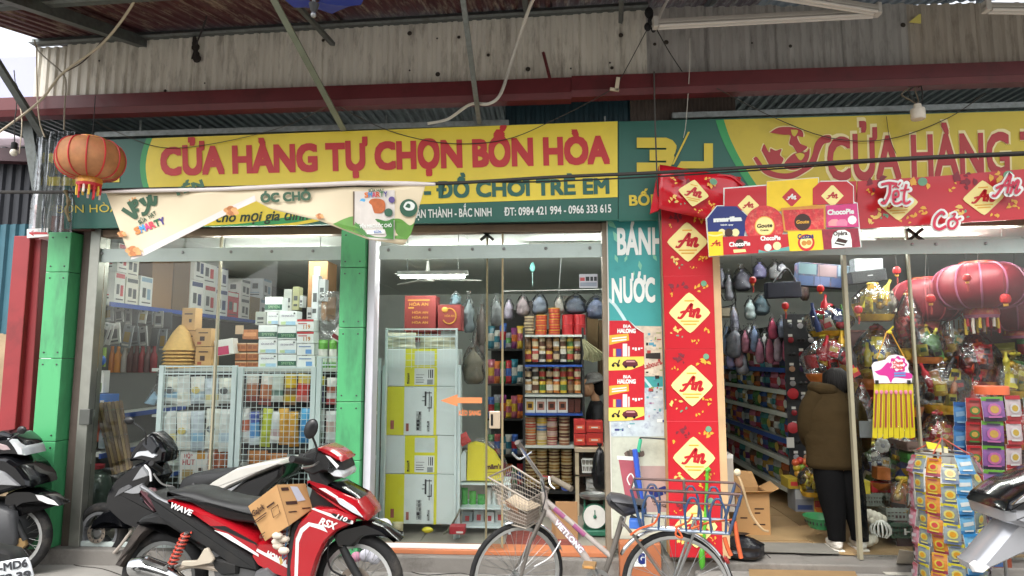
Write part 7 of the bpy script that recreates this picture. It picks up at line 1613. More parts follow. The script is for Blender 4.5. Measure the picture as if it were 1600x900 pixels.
for i, (a, c, lab) in enumerate((((1500, 800, 1560, 838), '4a2a24', 'dark box of sweets under the red and green candy strips'), ((1560, 790, 1612, 830), 'a8502e', 'orange sweet box at the right under the candy strips'), ((1500, 842, 1580, 890), '7a3a26', 'brown orange carton low under the candy strips'))):
 boxpx('sweet_box', lab, 'box', *a, -.12, .3, M(c, .35, 0, .2), [(.05, .55, .95, .9, mt(['8a9aa8', 'c8b8a0', 'b85a2a'][i])), (.1, .15, .5, .45, mt(['b85a3a', 'c8a04a', 'd89a5a'][i])), (.55, .1, .9, .45, mt('3a5a8a'))])
def basketpx(name, label, x0, y0, x1, y1, Y, mat, depth=.3, txt=None):
 a, e = at(x0, y1, Y), at(x1, y1, Y); zt = at(x0, y0, Y).z; zb = a.z; w_ = e.x - a.x; t = thing(name, label, 'basket', ((a.x + e.x) / 2, Y + depth / 2, zb))
 m = MB(); h = zt - zb; n = 9
 for s_, ww, dd in ((0, w_, depth),):
  for i in range(n + 1):
   u = -w_ * .46 + w_ * .92 * i / n
   for y in (-depth * .46, depth * .46): m.bar((u, y, .01), (u * 1.06, y * 1.06, h), .010, .006, mat, (0, 1, 0))
  for i in range(5):
   v_ = -depth * .46 + depth * .92 * i / 4
   for x in (-w_ * .46, w_ * .46): m.bar((x, v_, .01), (x * 1.06, v_ * 1.06, h), .006, .010, mat, (0, 1, 0))
 m.build('slats', t, kind='stuff')
 m = MB()
 for z, k in ((.012, .46), (h * .5, .475), (h - .02, .49)):
  W_, D_ = w_ * k, depth * k; hh = .016 if z < h * .7 else .03
  for y in (-D_, D_): m.bx(-W_, W_, y - .006, y + .006, z - hh / 2, z + hh / 2, mat)
  for x in (-W_, W_): m.bx(x - .006, x + .006, -D_, D_, z - hh / 2, z + hh / 2, mat)
 m.build('bands', t); m = MB(); m.bx(-w_ * .45, w_ * .45, -depth * .44, depth * .44, .005, .03, mat); m.bx(-w_ * .44, w_ * .44, -depth * .42, depth * .42, .03, h * .8, M('6a5a50', .6, 0, .4, 20)); m.build('base', t)
 if txt: m = MB(); m.text(txt, (-w_ * .1, -depth * .5 - .006, h * .28), (w_ * .36, -depth * .5 - .006, h * .28), (0, 0, h * .34), W1, .03); m.build('lettering', t)
 return t
GRB, DGB = M('8a9088', .5, 0, .1), M('2f4a38', .5, 0, .12)
basketpx('plastic_basket', 'grey plastic basket of sweets low behind the right glass', 1386, 793, 1442, 814, .35, GRB); basketpx('plastic_basket', 'dark green crate lettered Ho under the grey basket', 1392, 816, 1446, 842, .3, DGB, .35, 'Ho')
basketpx('plastic_basket', 'pinkish grey basket behind the top of the candy strips', 1418, 690, 1478, 706, .4, M('8a7068', .5, 0, .12)); basketpx('plastic_basket', 'bright green basket below the pinkish one', 1420, 708, 1450, 725, .45, M('4a9a48', .5, 0, .12)); basketpx('plastic_basket', 'grey basket half hidden behind the black trousers', 1352, 770, 1392, 792, .45, GRB)
o = boxpx('gift_box', 'gold gift box tilted above the red box behind the glass', 'box', 1370, 731, 1391, 750, .42, .1, FOIL['o']); o.rotation_euler.y = R(4)
boxpx('gift_box', 'dark red gift box behind the gold one', 'box', 1362, 752, 1394, 770, .5, .15, FOIL['r']); boxpx('gift_box', 'yellow green packet box beside the black trousers', 'box', 1342, 752, 1360, 772, .4, .1, FOIL['y'])
boxpx('sweet_box', 'navy banner box behind the low gift baskets', 'box', 1345, 722, 1420, 746, .58, .05, FOIL['b'])
m = MB(); c = at(1378, 696, .3)
for k in range(7): a = R(51.4 * k); m.ball(c + V((.035 * math.cos(a), -.01, .035 * math.sin(a))), (.028, .01, .028), W1, 8, 5)
m.ball(c + V((0, -.015, 0)), (.02, .01, .02), mt('a8a8b0'), 8, 5); m.lone('white_flower', 'white flower rosette low behind the first right pane', 'flower')
boxpx('paper_sheet', 'grey paper sheet stuck behind the first right pane', 'paper', 1343, 658, 1365, 684, .05, .004, mt('8a8d90'))
t = thing('ball_garland', 'white round garland balls and lattice cap on the floor by the glass edge', 'ornament', at(1366, 850, .25))
for k, (x, y, r) in enumerate(((1352, 806, .035), (1358, 803, .04), (1365, 806, .042), (1372, 808, .04), (1379, 811, .035), (1362, 812, .04), (1370, 814, .036), (1356, 845, .045), (1364, 842, .04))):
 m = MB(); m.ball(at(x, y, .25), r, M('d2cdbd', .6, 0, .1), 10, 7); m.build('ball', t, True)
m = MB(); c = at(1376, 828, .22)
for k in range(7): m.tube(arc(c, .075, -60 + 0 * k, 200, 10, (math.cos(R(25 * k)), math.sin(R(25 * k)), 0), (0, 0, 1)), .006, W1, 5)
m.build('lattice_cap', t, True)
t = thing('woven_basket', 'green plastic colander basket on the floor left of the black trousers', 'basket', at(1283, 825, .35))
c = at(1283, 826, .35); GC = M('2f7a48', .45, 0, .1)
m = MB(); m.lathe([(.06, 0), (.09, .01), (.13, .09), (.14, .10), (.135, .10), (.12, .085), (.085, .012)], GC, 24, Matrix.Translation(c)); m.build('bowl', t, True)
m = MB()
for k in range(26): a = R(360 / 26 * k); m.ball(c + V((.118 * math.cos(a), .118 * math.sin(a), .06)), (.006, .006, .016), BLACKP, 5, 4)
m.build('holes', t, True, kind='stuff')
for i, (a, c_, pr, lab) in enumerate((((1243, 764, 1272, 800), '7c8084', [(0, .55, 1, .95, mt('a8acae')), (.1, .1, .9, .3, NV)], 'grey and navy carton on the floor at the aisle end'), ((1232, 748, 1250, 764), 'a8922e', [(.2, .3, .8, .7, RD)], 'yellow box on top of the aisle end goods'), ((1271, 775, 1287, 800), 'c0a82e', [(.1, .2, .9, .7, RD)], 'yellow and red box beside the grey carton'))):
 boxpx('goods_box', lab, 'box', *a, .85, .2, mt(c_), pr)
m = MB();
for k, (x, y, c_) in enumerate(((1243, 723, 'b8502e'), (1250, 720, 'b83a2e'), (1257, 722, 'c06a34'), (1245, 731, 'b8a02e'), (1253, 730, '7a9a34'), (1260, 732, 'c0a83a'), (1247, 740, 'b8862e'), (1256, 741, 'a8a03a'))): m.ball(at(x, y, .95), .035, mt(c_, .35), 10, 7)
m.lone('fruit_pile', 'pile of orange and yellow wrapped fruit at the aisle end', 'fruit', kind='stuff')
gift_basket('gold foil ornament basket beside the black trousers', 1250, 725, 1284, 775, .8, 'ygyog', CELLO, 31, 8)
gift_basket('second gold foil basket tucked behind the black trousers', 1266, 740, 1296, 800, .9, 'yrgyn', CELLO, 32, 8)
def sheet(label, pts, z, mat=CARD, name='cardboard_sheet', prints=()):
 P = [ground_at(x, y, z) for x, y in pts]; m = MB(); m.prism(P[::-1] if (P[1] - P[0]).cross(P[2] - P[0]).z < 0 else P, (0, 0, .006), mat); o = m.lone(name, label, 'cardboard')
 if prints:
  n = MB()
  for q, mm in prints: n.add([ground_at(x, y, z + .0075) for x, y in q], [tuple(range(len(q)))], mm)
  n.v = [v - V(o.location) for v in n.v]; n.build('print', o)
 return o
sheet('flattened brown cardboard on the floor behind the step', [(1180, 845), (1262, 845), (1310, 866), (1338, 868), (1262, 822), (1160, 830)], .130, M('a58a62', .8, 0, .1, 6))
sheet('grey flattened cardboard over the step edge', [(1168, 848), (1300, 850), (1312, 866), (1176, 862)], .139, M('7d7a72', .85, 0, .12, 6))
sheet('brown flattened carton on the pavement before the step', [(1168, 878), (1330, 880), (1352, 930), (1175, 930)], .070, M('927650', .85, 0, .12, 6), prints=[([(1205, 887), (1211, 886), (1214, 889), (1206, 890)], CHO), ([(1234, 881), (1250, 881), (1256, 891), (1240, 890)], CARDD), ([(1278, 886), (1292, 885), (1290, 889)], CHO)])
sheet('folded white lined cardboard beside the candy stand', [(1368, 888), (1405, 882), (1430, 884), (1430, 900), (1385, 898)], .070, M('c4c0b4', .8))
m = MB(); P = [ground_at(x, y, .072) for x, y in ((1400, 886), (1428, 886))]; q = [at(1428, 862, -.45), at(1406, 859, -.45)]; m.prism([P[0], P[1], q[0], q[1]], (0, .008, 0), M('b8b0a4', .8, 0, .08)); m.lone('cardboard_sheet', 'upright flap of grey white cardboard behind the candy stand', 'cardboard')
cb_ = thing('open_carton', 'open brown carton with raised flaps beside the wooden column edge', 'box', (at(1176, 810, .6).x, .75, .128))
a, e = at(1150, 800, .6).x - cb_.location.x, at(1203, 800, .6).x - cb_.location.x; zt = at(1178, 771, .6).z - .128
m = MB(); m.bx(a, e, -.15, -.142, 0, zt, CARD); m.bx(a, e, .14, .148, 0, zt, CARD); m.bx(a, a + .008, -.142, .14, 0, zt, CARDD); m.bx(e - .008, e, -.142, .14, 0, zt, CARDD); m.bx(a, e, -.142, .14, 0.001, .01, CARDD); m.build('body', cb_)
for pts in ([(a, -.15, zt), (e, -.15, zt), (e + .02, -.21, zt + .03), (a - .02, -.21, zt + .02)], [(a, .148, zt), (e, .148, zt), (e - .03, .22, zt + .12), (a + .02, .2, zt + .14)], [(e, -.14, zt), (e, .14, zt), (e + .10, .14, zt + .05), (e + .09, -.14, zt + .04)]):
 m = MB(); m.prism(pts, (0, .001, .006), CARD); m.build('flap', cb_)
m = MB()
for k, (x, z, w_) in enumerate(((.55, .62, .2), (.55, .52, .12), (.5, .25, .25), (.12, .4, .15))): xx = a + (e - a) * x; m.add([(xx, -.1515, zt * z), (xx + w_ * .4, -.1515, zt * z), (xx + w_ * .4, -.1515, zt * z + .012), (xx, -.1515, zt * z + .012)], [(0, 1, 2, 3)], CHO)
m.build('print', cb_)
boxpx('goods_box', 'pale grey box standing behind the bicycle basket by the column edge', 'box', 1126, 710, 1147, 800, .12, .2, mt('b4aca0', .7), [(0, .93, 1, 1, W1)])
bagblob('black_bag', 'crumpled black plastic bag on the step under the bicycle rack', 'bag', (at(1158, 858, .0).x, -.02, .125), .17, .12, .09, M('1c1c20', .25, 0, .15, 20, .3, 14), 8)
# people
SKIN = M('cc9a78', .5, 0, .06, 12); HAIR = M('0e0b09', .6, 0, .25, 40, spec=.25)
def loft(m, rings, mat, n=22, quilt=0.0, qf=40, wr=0.0, seed=0):
 """rings: (x, y, z, rx, ry)"""
 vs = []; fs = []
 for x, y, z, rx, ry in rings:
  for i in range(n):
   a = 2 * math.pi * i / n; q = 1 + quilt * abs(math.sin(z * qf)) + wr * mnoise.noise(V((math.cos(a) * 2 + seed, math.sin(a) * 2, z * 7)))
   vs.append((x + rx * q * math.cos(a), y + ry * q * math.sin(a), z))
 for j in range(len(rings) - 1):
  for i in range(n): fs.append((j * n + i, j * n + (i + 1) % n, (j + 1) * n + (i + 1) % n, (j + 1) * n + i))
 fs.append(tuple(range(n - 1, -1, -1))); fs.append(tuple((len(rings) - 1) * n + i for i in range(n)))
 return m.add(vs, fs, mat, True)
def dens(rings, n=4):
 out = []
 for a, b_ in zip(rings, rings[1:]):
  for k in range(n): t = k / n; out.append(tuple(p + (q - p) * t for p, q in zip(a, b_)))
 out.append(rings[-1]); return out
def skin_body(name, parent, joints, edges, mat):
 me = bpy.data.meshes.new(name); me.from_pydata([j[0] for j in joints], edges, []); me.materials.append(mat)
 o = link(bpy.data.objects.new(name, me)); o.parent = parent
 sk = o.modifiers.new('skin', 'SKIN'); sk.use_smooth_shade = True
 for v, j in zip(me.skin_vertices[0].data, joints): v.radius = (j[1], j[2] if len(j) > 2 else j[1])
 me.skin_vertices[0].data[0].use_root = True
 s_ = o.modifiers.new('sub', 'SUBSURF'); s_.levels = 1; s_.render_levels = 1
 dg = bpy.context.evaluated_depsgraph_get(); nm = bpy.data.meshes.new_from_object(o.evaluated_get(dg)); o.modifiers.clear(); o.data = nm; nm.materials.clear(); nm.materials.append(mat)
 for p in nm.polygons: p.use_smooth = True
 return o
def hand(parent, wrist, d, side, mat, curl=35):
 """palm with five bent fingers; wrist point, direction of the hand, thumb side vector"""
 d = V(d).normalized(); s_ = V(side); s_ = (s_ - d * s_.dot(d)).normalized(); nrm = d.cross(s_)
 m = MB(); w0 = V(wrist)
 m.tube([w0, w0 + d * .03, w0 + d * .06, w0 + d * .085], [.024, .032, .036, .034], mat, 10)
 for k, (off, ln) in enumerate(((.027, .068), (.009, .078), (-.009, .072), (-.026, .055))):
  p = w0 + d * .08 + s_ * off; pts = [p]; dd = d.copy()
  for f in (.45, .32, .25):
   dd = (Matrix.Rotation(R(-curl * .6 - k * 3), 3, s_) @ dd); pts.append(pts[-1] + dd * ln * f)
  m.tube(pts, [.0095, .009, .008, .006], mat, 7)
 p = w0 + d * .03 + s_ * .03; m.tube([p, p + s_ * .02 + d * .02, p + s_ * .028 + d * .045 - nrm * .01], [.012, .010, .007], mat, 7)
 return m.build('hand', parent)
YW = .20
pw = at(1318, 852, YW)
W = thing('person', 'person in a brown puffer jacket and black trousers seen from behind in the right opening', 'person', (pw.x, YW, .128))
def wl(px, py, dy=0.0): p = at(px, py, YW + dy); return V((p.x - pw.x, dy, p.z - .128))
def rg(px, py, hw, k=.62, dy=0.0):
 p = wl(px, py, dy); hw *= .94
 return (p.x, dy, p.z, hw * .00525, hw * .00525 * k)
hp, ch, nk, hd = wl(1304, 725), wl(1298, 640), wl(1299, 612, .03), wl(1307, 597, .09)
joints = [(tuple(hp), .13, .10), (tuple(wl(1300, 690)), .12, .09), (tuple(ch), .14, .10), (tuple(wl(1297, 618, .02)), .07, .06), (tuple(nk), .045), (tuple(hd), .085, .095), (tuple(wl(1306, 584, .08)), .06),
   (tuple(wl(1270, 620, .02)), .055), (tuple(wl(1266, 668, .06)), .042), (tuple(wl(1280, 676, .26)), .03), (tuple(wl(1326, 622, .02)), .055), (tuple(wl(1340, 668, .06)), .042), (tuple(wl(1338, 672, .27)), .03),
   (tuple(wl(1291, 738)), .075), (tuple(wl(1300, 792)), .055), (tuple(wl(1307, 842)), .038), (tuple(wl(1323, 738)), .075), (tuple(wl(1334, 792, .03)), .055), (tuple(wl(1344, 842, .03)), .038)]
edges = [(0, 1), (1, 2), (2, 3), (3, 4), (4, 5), (5, 6), (2, 7), (7, 8), (8, 9), (2, 10), (10, 11), (11, 12), (0, 13), (13, 14), (14, 15), (0, 16), (16, 17), (17, 18)]
skin_body('body', W, joints, edges, SKIN)
JK = M('352a18', .95, 0, .14, 9, .35, 30, spec=.12); TR = M('0a0a0b', .85, 0, .15, 20, .2, 60, spec=.15)
m = MB(); loft(m, dens([rg(1304, 731, 40, .6), rg(1303, 726, 43), rg(1302, 706, 44), rg(1301, 684, 45), rg(1300, 662, 44), rg(1297, 640, 42), rg(1295, 626, 36, .62, .01), rg(1293, 615, 29, .66, .02), rg(1293, 606, 20, .75, .03)], 5), JK, 26, .014, 34, .06, 3); m.build('jacket', W, sharp=70)
def sleeve(pts, rs):
 m = MB(); P = spline([wl(*p) for p in pts], 6); n_ = len(P); rr_ = []
 for i in range(n_):
  t = i / (n_ - 1) * (len(rs) - 1); k = min(int(t), len(rs) - 2); rr_.append((rs[k] + (rs[k + 1] - rs[k]) * (t - k)) * (1 + .05 * abs(math.sin(i * 1.1))))
 m.tube(P, rr_, JK, 14); m.build('sleeve', W, sharp=70)
sleeve([(1276, 616, .0), (1265, 640, .0), (1262, 672, .03), (1270, 692, .12), (1282, 688, .24)], [.07, .078, .075, .068, .05]); sleeve([(1318, 618, .0), (1334, 640, .0), (1343, 672, .03), (1346, 694, .12), (1336, 690, .24)], [.07, .078, .075, .068, .05])
m = MB(); c = wl(1286, 608, .0)
T = Matrix.Translation(c) @ Matrix.Rotation(R(10), 4, 'Y')
m.lathe([(.062 * math.cos(a) + .055, .05 * math.sin(a)) for a in [R(20 * q) for q in range(19)]], JK, 22, T @ Matrix.Diagonal((1, .75, 1, 1)), mod=lambda a, z: 1 + .06 * math.sin(a * 5)); m.build('hood', W, sharp=70)
for lab, P in (('l', [(1294, 715, 25), (1296, 745, 24), (1300, 775, 21), (1304, 805, 17.5), (1307, 832, 14), (1308, 844, 13)]), ('r', [(1321, 715, 25), (1324, 745, 24), (1331, 775, 21), (1337, 805, 17), (1343, 832, 14), (1344, 844, 13)])):
 m = MB(); loft(m, dens([rg(x, y, h, .9, .0 if lab == 'l' else .02) for x, y, h in P][::-1], 4), TR, 18, 0, 1, .06, 2); m.build('trouser_leg', W, sharp=70)
SHO = M('cfcac0', .6, 0, .08)
for x, dy in ((1307, 0), (1345, .03)):
 p = wl(x, 850, dy); m = MB(); m.ball((p.x, p.y + .05, .045), (.045, .125, .042), SHO, 14, 8); m.bx(p.x - .042, p.x + .042, p.y - .06, p.y + .15, .0, .018, M('e0dcd2', .6)); m.lathe([(.042, .05), (.04, .085)], SHO, 12, Matrix.Translation((p.x, p.y - .02, 0))); m.build('shoe', W, bevel=.006)
m = MB(); h_ = wl(1307, 597, .07)
m.ball(h_, (.095, .10, .115), HAIR, 18, 12); m.ball(h_ + V((.03, .02, -.05)), (.075, .085, .085), HAIR, 14, 9); m.tube(spline([h_ + V((.05, -.02, .04)), h_ + V((.10, .0, -.02)), h_ + V((.105, .03, -.10))], 4), [.04] * 4 + [.03] * 4 + [.012], HAIR, 8);
for k in range(34):
 a = R(150 + k * 9.5); q = V((math.cos(a), math.sin(a) * 1.05, 0)); j = RR.uniform(-.02, .02)
 m.tube([h_ + V((0, 0, .112)) + q * .03, h_ + q * .088 + V((0, 0, .06)), h_ + q * .103 + V((.01, 0, -.02)), h_ + q * .095 + V((.02 + j, .01, -.10 + j)), h_ + q * .07 + V((.035 + j, .02, -.15 + j))], [.010, .016, .015, .011, .003], HAIR, 5)
m.build('hair', W, sharp=80)
m = MB(); f = h_ + V((.055, .085, -.03)); m.ball(f, (.06, .05, .085), SKIN, 14, 9); m.ball(f + V((.035, .045, -.005)), (.012, .016, .018), SKIN, 8, 5)
for sx in (-.02, .035): m.ball(f + V((sx, .045, .025)), (.01, .006, .006), W1, 8, 5); m.ball(f + V((sx, .05, .025)), (.005, .004, .005), BLACKP, 6, 4)
m.ball(f + V((.015, .045, -.04)), (.02, .008, .007), M('8a4a44', .5), 8, 5); m.build('face', W)
hand(W, wl(1285, 688, .25), (.3, .6, -.2), (1, 0, .2), SKIN); hand(W, wl(1334, 690, .25), (-.3, .6, -.2), (-1, 0, .2), SKIN)
Y3 = 2.05
p3 = at(933, 690, Y3)
P3 = thing('person', 'person in a grey cap and black top in profile behind the centre post', 'person', (p3.x, Y3, .128))
def sl(px, py, dy=0.0): p = at(px, py, Y3 + dy); return V((p.x - p3.x, dy, p.z - .128))
px_ = .0064
BT = M('17171a', .7, 0, .12, 20, .2, 50)
hc_ = sl(927, 603)
joints = [(tuple(sl(936, 735)), .13, .10), (tuple(sl(935, 690)), .12, .09), (tuple(sl(934, 645)), .12, .09), (tuple(sl(932, 632)), .06), (tuple(sl(930, 622)), .045), (tuple(sl(927, 606)), .07, .085), (tuple(sl(928, 592)), .06),
   (tuple(sl(934, 640, -.14)), .05), (tuple(sl(930, 676, -.19)), .042), (tuple(sl(912, 690, -.14)), .03), (tuple(sl(934, 640, .14)), .05), (tuple(sl(930, 676, .19)), .042), (tuple(sl(912, 690, .14)), .03),
   (tuple(sl(938, 790, -.08)), .07), (tuple(sl(938, 838, -.08)), .045), (tuple(sl(938, 790, .08)), .07), (tuple(sl(938, 838, .08)), .045)]
edges = [(0, 1), (1, 2), (2, 3), (3, 4), (4, 5), (5, 6), (2, 7), (7, 8), (8, 9), (2, 10), (10, 11), (11, 12), (0, 13), (13, 14), (0, 15), (15, 16)]
skin_body('body', P3, joints, edges, SKIN)
m = MB(); loft(m, dens([(*sl(936, 740), .17, .19), (*sl(935, 700), .155, .19), (*sl(935, 665), .15, .21), (*sl(934, 645), .13, .21), (*sl(932, 634), .09, .13), (*sl(931, 626), .06, .07)], 4), BT, 20, 0, 1, .07, 4); m.build('top', P3, sharp=70)
for s_ in (-1, 1):
 m = MB(); m.tube(spline([sl(934, 637, .10 * s_), sl(934, 645, .18 * s_), sl(932, 672, .2 * s_), sl(916, 688, .15 * s_)], 5), [.075] * 5 + [.07] * 5 + [.058] * 5 + [.045], BT, 12); m.build('sleeve', P3)
 m = MB(); loft(m, [(*sl(938, 842, .08 * s_), .07, .07), (*sl(938, 790, .08 * s_), .09, .09), (*sl(937, 735, .07 * s_), .11, .11)], BT, 14); m.build('trouser_leg', P3); m = MB(); m.ball(V((sl(936, 845).x - .04, .08 * s_, .04)), (.12, .045, .04), BLACKP, 12, 7); m.build('shoe', P3)
 hand(P3, sl(913, 690, .14 * s_), (-.9, 0, -.3), (0, -s_, .3), SKIN)
m = MB(); f = sl(917, 606, -.04); m.ball(f, (.085, .072, .10), SKIN, 16, 10); m.ball(f + V((-.075, 0, -.005)), (.018, .013, .02), SKIN, 10, 6); m.ball(f + V((-.055, 0, -.065)), (.03, .03, .025), SKIN, 10, 6)
for s_ in (-1, 1): m.ball(f + V((-.066, .026 * s_, .022)), (.006, .011, .007), W1, 8, 5); m.ball(f + V((-.071, .026 * s_, .022)), (.004, .006, .006), BLACKP, 6, 4); m.bar(f + V((-.071, .012 * s_, .04)), f + V((-.06, .042 * s_, .04)), .006, .006, HAIR)
m.ball(f + V((-.068, 0, -.042)), (.010, .022, .008), M('8f4f48', .5), 8, 5); m.ball(f + V((.02, -.07, .0)), (.02, .01, .028), SKIN, 8, 6); m.build('face', P3)
m = MB(); m.ball(sl(935, 604), (.085, .082, .105), HAIR, 16, 10); m.build('hair', P3)
CAP = M('7c7a78', .8, 0, .25, 40, .2, 80); m = MB(); c = sl(928, 594); m.ball(c + V((0, 0, .02)), (.105, .10, .075), CAP, 18, 9); T = Matrix.Translation(c + V((0, 0, .0))); m.lathe([(.10, .012), (.150, -.018), (.152, -.012), (.104, .028)], CAP, 22, T @ Matrix.Rotation(R(-12), 4, 'Y')); m.build('cap', P3, sharp=60)
# vehicles
GLB = M('0e0f12', .12, 0, .06, 4, coat=.25); MATB = M('131415', .6, 0, .14, 12, dirt='2f2c28', dirt_amt=.35, dscale=8); TYRE = M('121213', .85, 0, .18, 30, .2, 60, dirt='4d4842', dirt_amt=.5, dscale=10)
WRED = M('9c0f1b', .2, 0, .05, 4, coat=.6, dirt='8a1a20', dirt_amt=.3); WHG = M('d8d8d8', .3, 0, .04); SEATM = M('1a1b1c', .55, 0, .1, 30, .15, 120); SILP = M('a3a5a8', .28, .55, .05); LENS = M('c9cdd0', .12, .2, .1, 20, coat=.5); RUST = M('6a5140', .7, .3, .3, 20)
class Bike:
 def __init__(s, name, label, cat, a, b_):
  A, B = ground_at(*a), ground_at(*b_); d = B - A
  s.pl = Pl(A, math.degrees(math.atan2(d.y, d.x))); s.t = thing(name, label, cat, A, math.degrees(s.pl.a))
 def p(s, x, y, w=0.0): return s.pl(x, y, w)
 def shell(s, name, px, w0, w1, mat, rnd=.014, puff=.012, parent=None):
  P = [s.p(x, y, w0) for x, y in px]; P = [(q.x, q.z) for q in P]
  n = len(P); C = []
  for i in range(n):   # soften the traced corners
   a, b_, c = V(P[i - 1]), V(P[i]), V(P[(i + 1) % n]); C += [b_.lerp(a, .22), b_.lerp(a, .06).lerp(b_.lerp(c, .06), .5), b_.lerp(c, .22)]
  m = MB(); m.shell([tuple(q) for q in C], w0, w1, mat, rnd, puff); return m.build(name, parent or s.t, sharp=50)
 def decal(s, name, px, w, mat, parent=None):
  m = MB(); P = [s.p(x, y, w) for x, y in px]; m.poly(P, mat)
  if m.v and (P[1] - P[0]).cross(P[2] - P[0]).y > 0: m.f = [f[::-1] for f in m.f]
  return m.build(name, parent or s.t)
 def text(s, name, st, a, b_, h, w, mat, bold=.03, shear=0.0):
  p0, p1 = s.p(*a, w), s.p(*b_, w); d = (p1 - p0).normalized(); up = V((-d.z, 0, d.x)) * h * .004
  m = MB(); m.text(st, p0, p1, up, mat, bold, shear); return m.build(name, s.t)
 def tube(s, name, pts, r, mat, n=8, sp=5):
  m = MB(); P = [s.p(*q) for q in pts]; k = len(P)
  if sp and k > 2: P = spline(P, sp)
  if isinstance(r, (list, tuple)):
   L = len(P); r = [r[min(int(i / (L - 1) * (len(r) - 1)), len(r) - 2)] * (1 - (i / (L - 1) * (len(r) - 1)) % 1 if i < L - 1 else 0) + r[min(int(i / (L - 1) * (len(r) - 1)), len(r) - 2) + 1] * ((i / (L - 1) * (len(r) - 1)) % 1 if i < L - 1 else 1) for i in range(L)]
  m.tube(P, r, mat, n); return m.build(name, s.t)
 def wheel(s, x, R_, tr, rim, nsp=36, steer=0, spokes='wire', disc=0.0, hubr=.03, w=0.0):
  u = s.p(x, 600, 0).x; T = Matrix.Translation((u, w, R_)) @ Matrix.Rotation(R(steer), 4, 'Z')
  def add(m, name, par=None):
   m.v = [T @ v for v in m.v]; return m.build(name, par or s.t)
  def ring(r): return [(r * math.cos(R(9 * k)), 0, r * math.sin(R(9 * k))) for k in range(40)]
  m = MB(); m.tube(ring(R_ - tr), tr, TYRE, 10, True); ty = add(m, 'tyre')
  m = MB(); rr_ = R_ - 2 * tr; m.lathe([(rr_ - .012, -tr * .62), (rr_ + .012, -tr * .7), (rr_ + .004, 0), (rr_ + .012, tr * .7), (rr_ - .012, tr * .62), (rr_ - .018, 0), (rr_ - .012, -tr * .62)], rim, 40, Matrix.Rotation(R(90), 4, 'X')); add(m, 'rim')
  m = MB()
  if spokes == 'wire':
   for k in range(nsp):
    a = R(360 / nsp * k); b_ = a + R(38) * (1 if k % 2 else -1); y = .025 * (1 if k % 4 < 2 else -1)
    m.tube([(hubr * math.cos(b_), y, hubr * math.sin(b_)), (rr_ * math.cos(a), 0, rr_ * math.sin(a))], .0016, STEEL, 4)
  else:
   for k in range(5): a = R(72 * k + 20); m.bar((hubr * math.cos(a), 0, hubr * math.sin(a)), (rr_ * math.cos(a + .12), 0, rr_ * math.sin(a + .12)), .03, .035, DKGREY, (0, 1, 0))
  add(m, 'spokes').__setitem__('kind', 'stuff')
  m = MB(); m.lathe([(hubr * .6, -.05), (hubr, -.03), (hubr, .03), (hubr * .6, .05)], STEEL, 14, Matrix.Rotation(R(90), 4, 'X')); add(m, 'hub')
  if disc:
   m = MB(); m.lathe([(disc, -.002), (disc, .002), (disc * .62, .002), (disc * .62, -.002), (disc, -.002)], M('8d8378', .4, .6, .2, 20), 26, Matrix.Translation((0, -.055, 0)) @ Matrix.Rotation(R(90), 4, 'X'))
   for k in range(10): a = R(36 * k); m.ball((disc * .8 * math.cos(a), -.058, disc * .8 * math.sin(a)), (.007, .002, .007), BLACKP, 6, 4)
   for k in range(5): a = R(72 * k); m.bar((hubr * math.cos(a), -.055, hubr * math.sin(a)), (disc * .64 * math.cos(a), -.055, disc * .64 * math.sin(a)), .012, .004, STEEL, (0, 1, 0))
   add(m, 'brake_disc')
b = Bike('motorbike', 'red and black motorbike lettered RSX 110 parked before the middle pillar', 'motorbike', (275, 974), (569, 987))
WR = b.p(569, 914).z
b.wheel(275, .285, .04, M('8b8d8c', .35, .7, .1), 36, 0, 'wire', 0, .055); b.wheel(569, .29, .036, M('c5c7c6', .3, .5, .1), 36, -6, 'wire', .105, .035)
b.shell('rear_mudguard', [(178, 884), (196, 850), (214, 820), (240, 803), (266, 806), (262, 818), (240, 820), (224, 836), (206, 864), (190, 888)], -.06, .06, M('2a2624', .7, 0, .2, 10, dirt='5a5048', dirt_amt=.6))
b.shell('rear_fender', [(212, 818), (222, 808), (245, 803), (265, 808), (300, 830), (335, 860), (320, 866), (290, 842), (262, 822), (232, 818)], -.075, .075, MATB)
b.shell('tail_lamp', [(217, 766), (228, 772), (240, 783), (249, 802), (238, 800), (225, 786)], -.06, .06, M('6b4a50', .25, 0, .15))
b.shell('side_panel', [(229, 770), (262, 786), (300, 806), (330, 826), (362, 848), (402, 874), (406, 893), (365, 886), (325, 858), (275, 827), (246, 806)], -.125, .125, MATB)
b.shell('red_side_panel', [(258, 781), (298, 791), (330, 804), (362, 820), (404, 843), (406, 874), (365, 849), (330, 825), (300, 804)], -.138, .138, WRED)
b.decal('white_stripe', [(334, 828), (356, 834), (404, 866), (404, 870), (356, 842)], -.1535, WHG); b.decal('dark_stripe', [(326, 822), (352, 822), (400, 848), (404, 853), (352, 830)], -.1532, BLACKP)
b.text('wave_lettering', 'WAVE', (266, 793), (299, 806), 8, -.154, WHG, .04, .2)
b.shell('seat', [(256, 770), (284, 767), (306, 770), (332, 779), (362, 786), (398, 790), (420, 797), (424, 812), (414, 820), (395, 819), (365, 816), (336, 809), (320, 801), (295, 786), (270, 780)], -.125, .125, SEATM, .025, .012)
m = MB();
for w_ in (-.11, .11): m.tube(spline([b.p(*q, w_) for q in ((268, 787), (250, 780), (234, 768), (221, 760))], 4), .012, M('77797c', .4, .5, .08), 8)
m.tube([b.p(221, 760, -.11), b.p(221, 760, .11)], .012, M('77797c', .4, .5, .08), 8); m.build('grab_rail', b.t)
b.shell('lower_cover', [(392, 868), (404, 846), (430, 846), (457, 862), (462, 892), (452, 906), (425, 897), (402, 884)], -.135, .135, WRED)
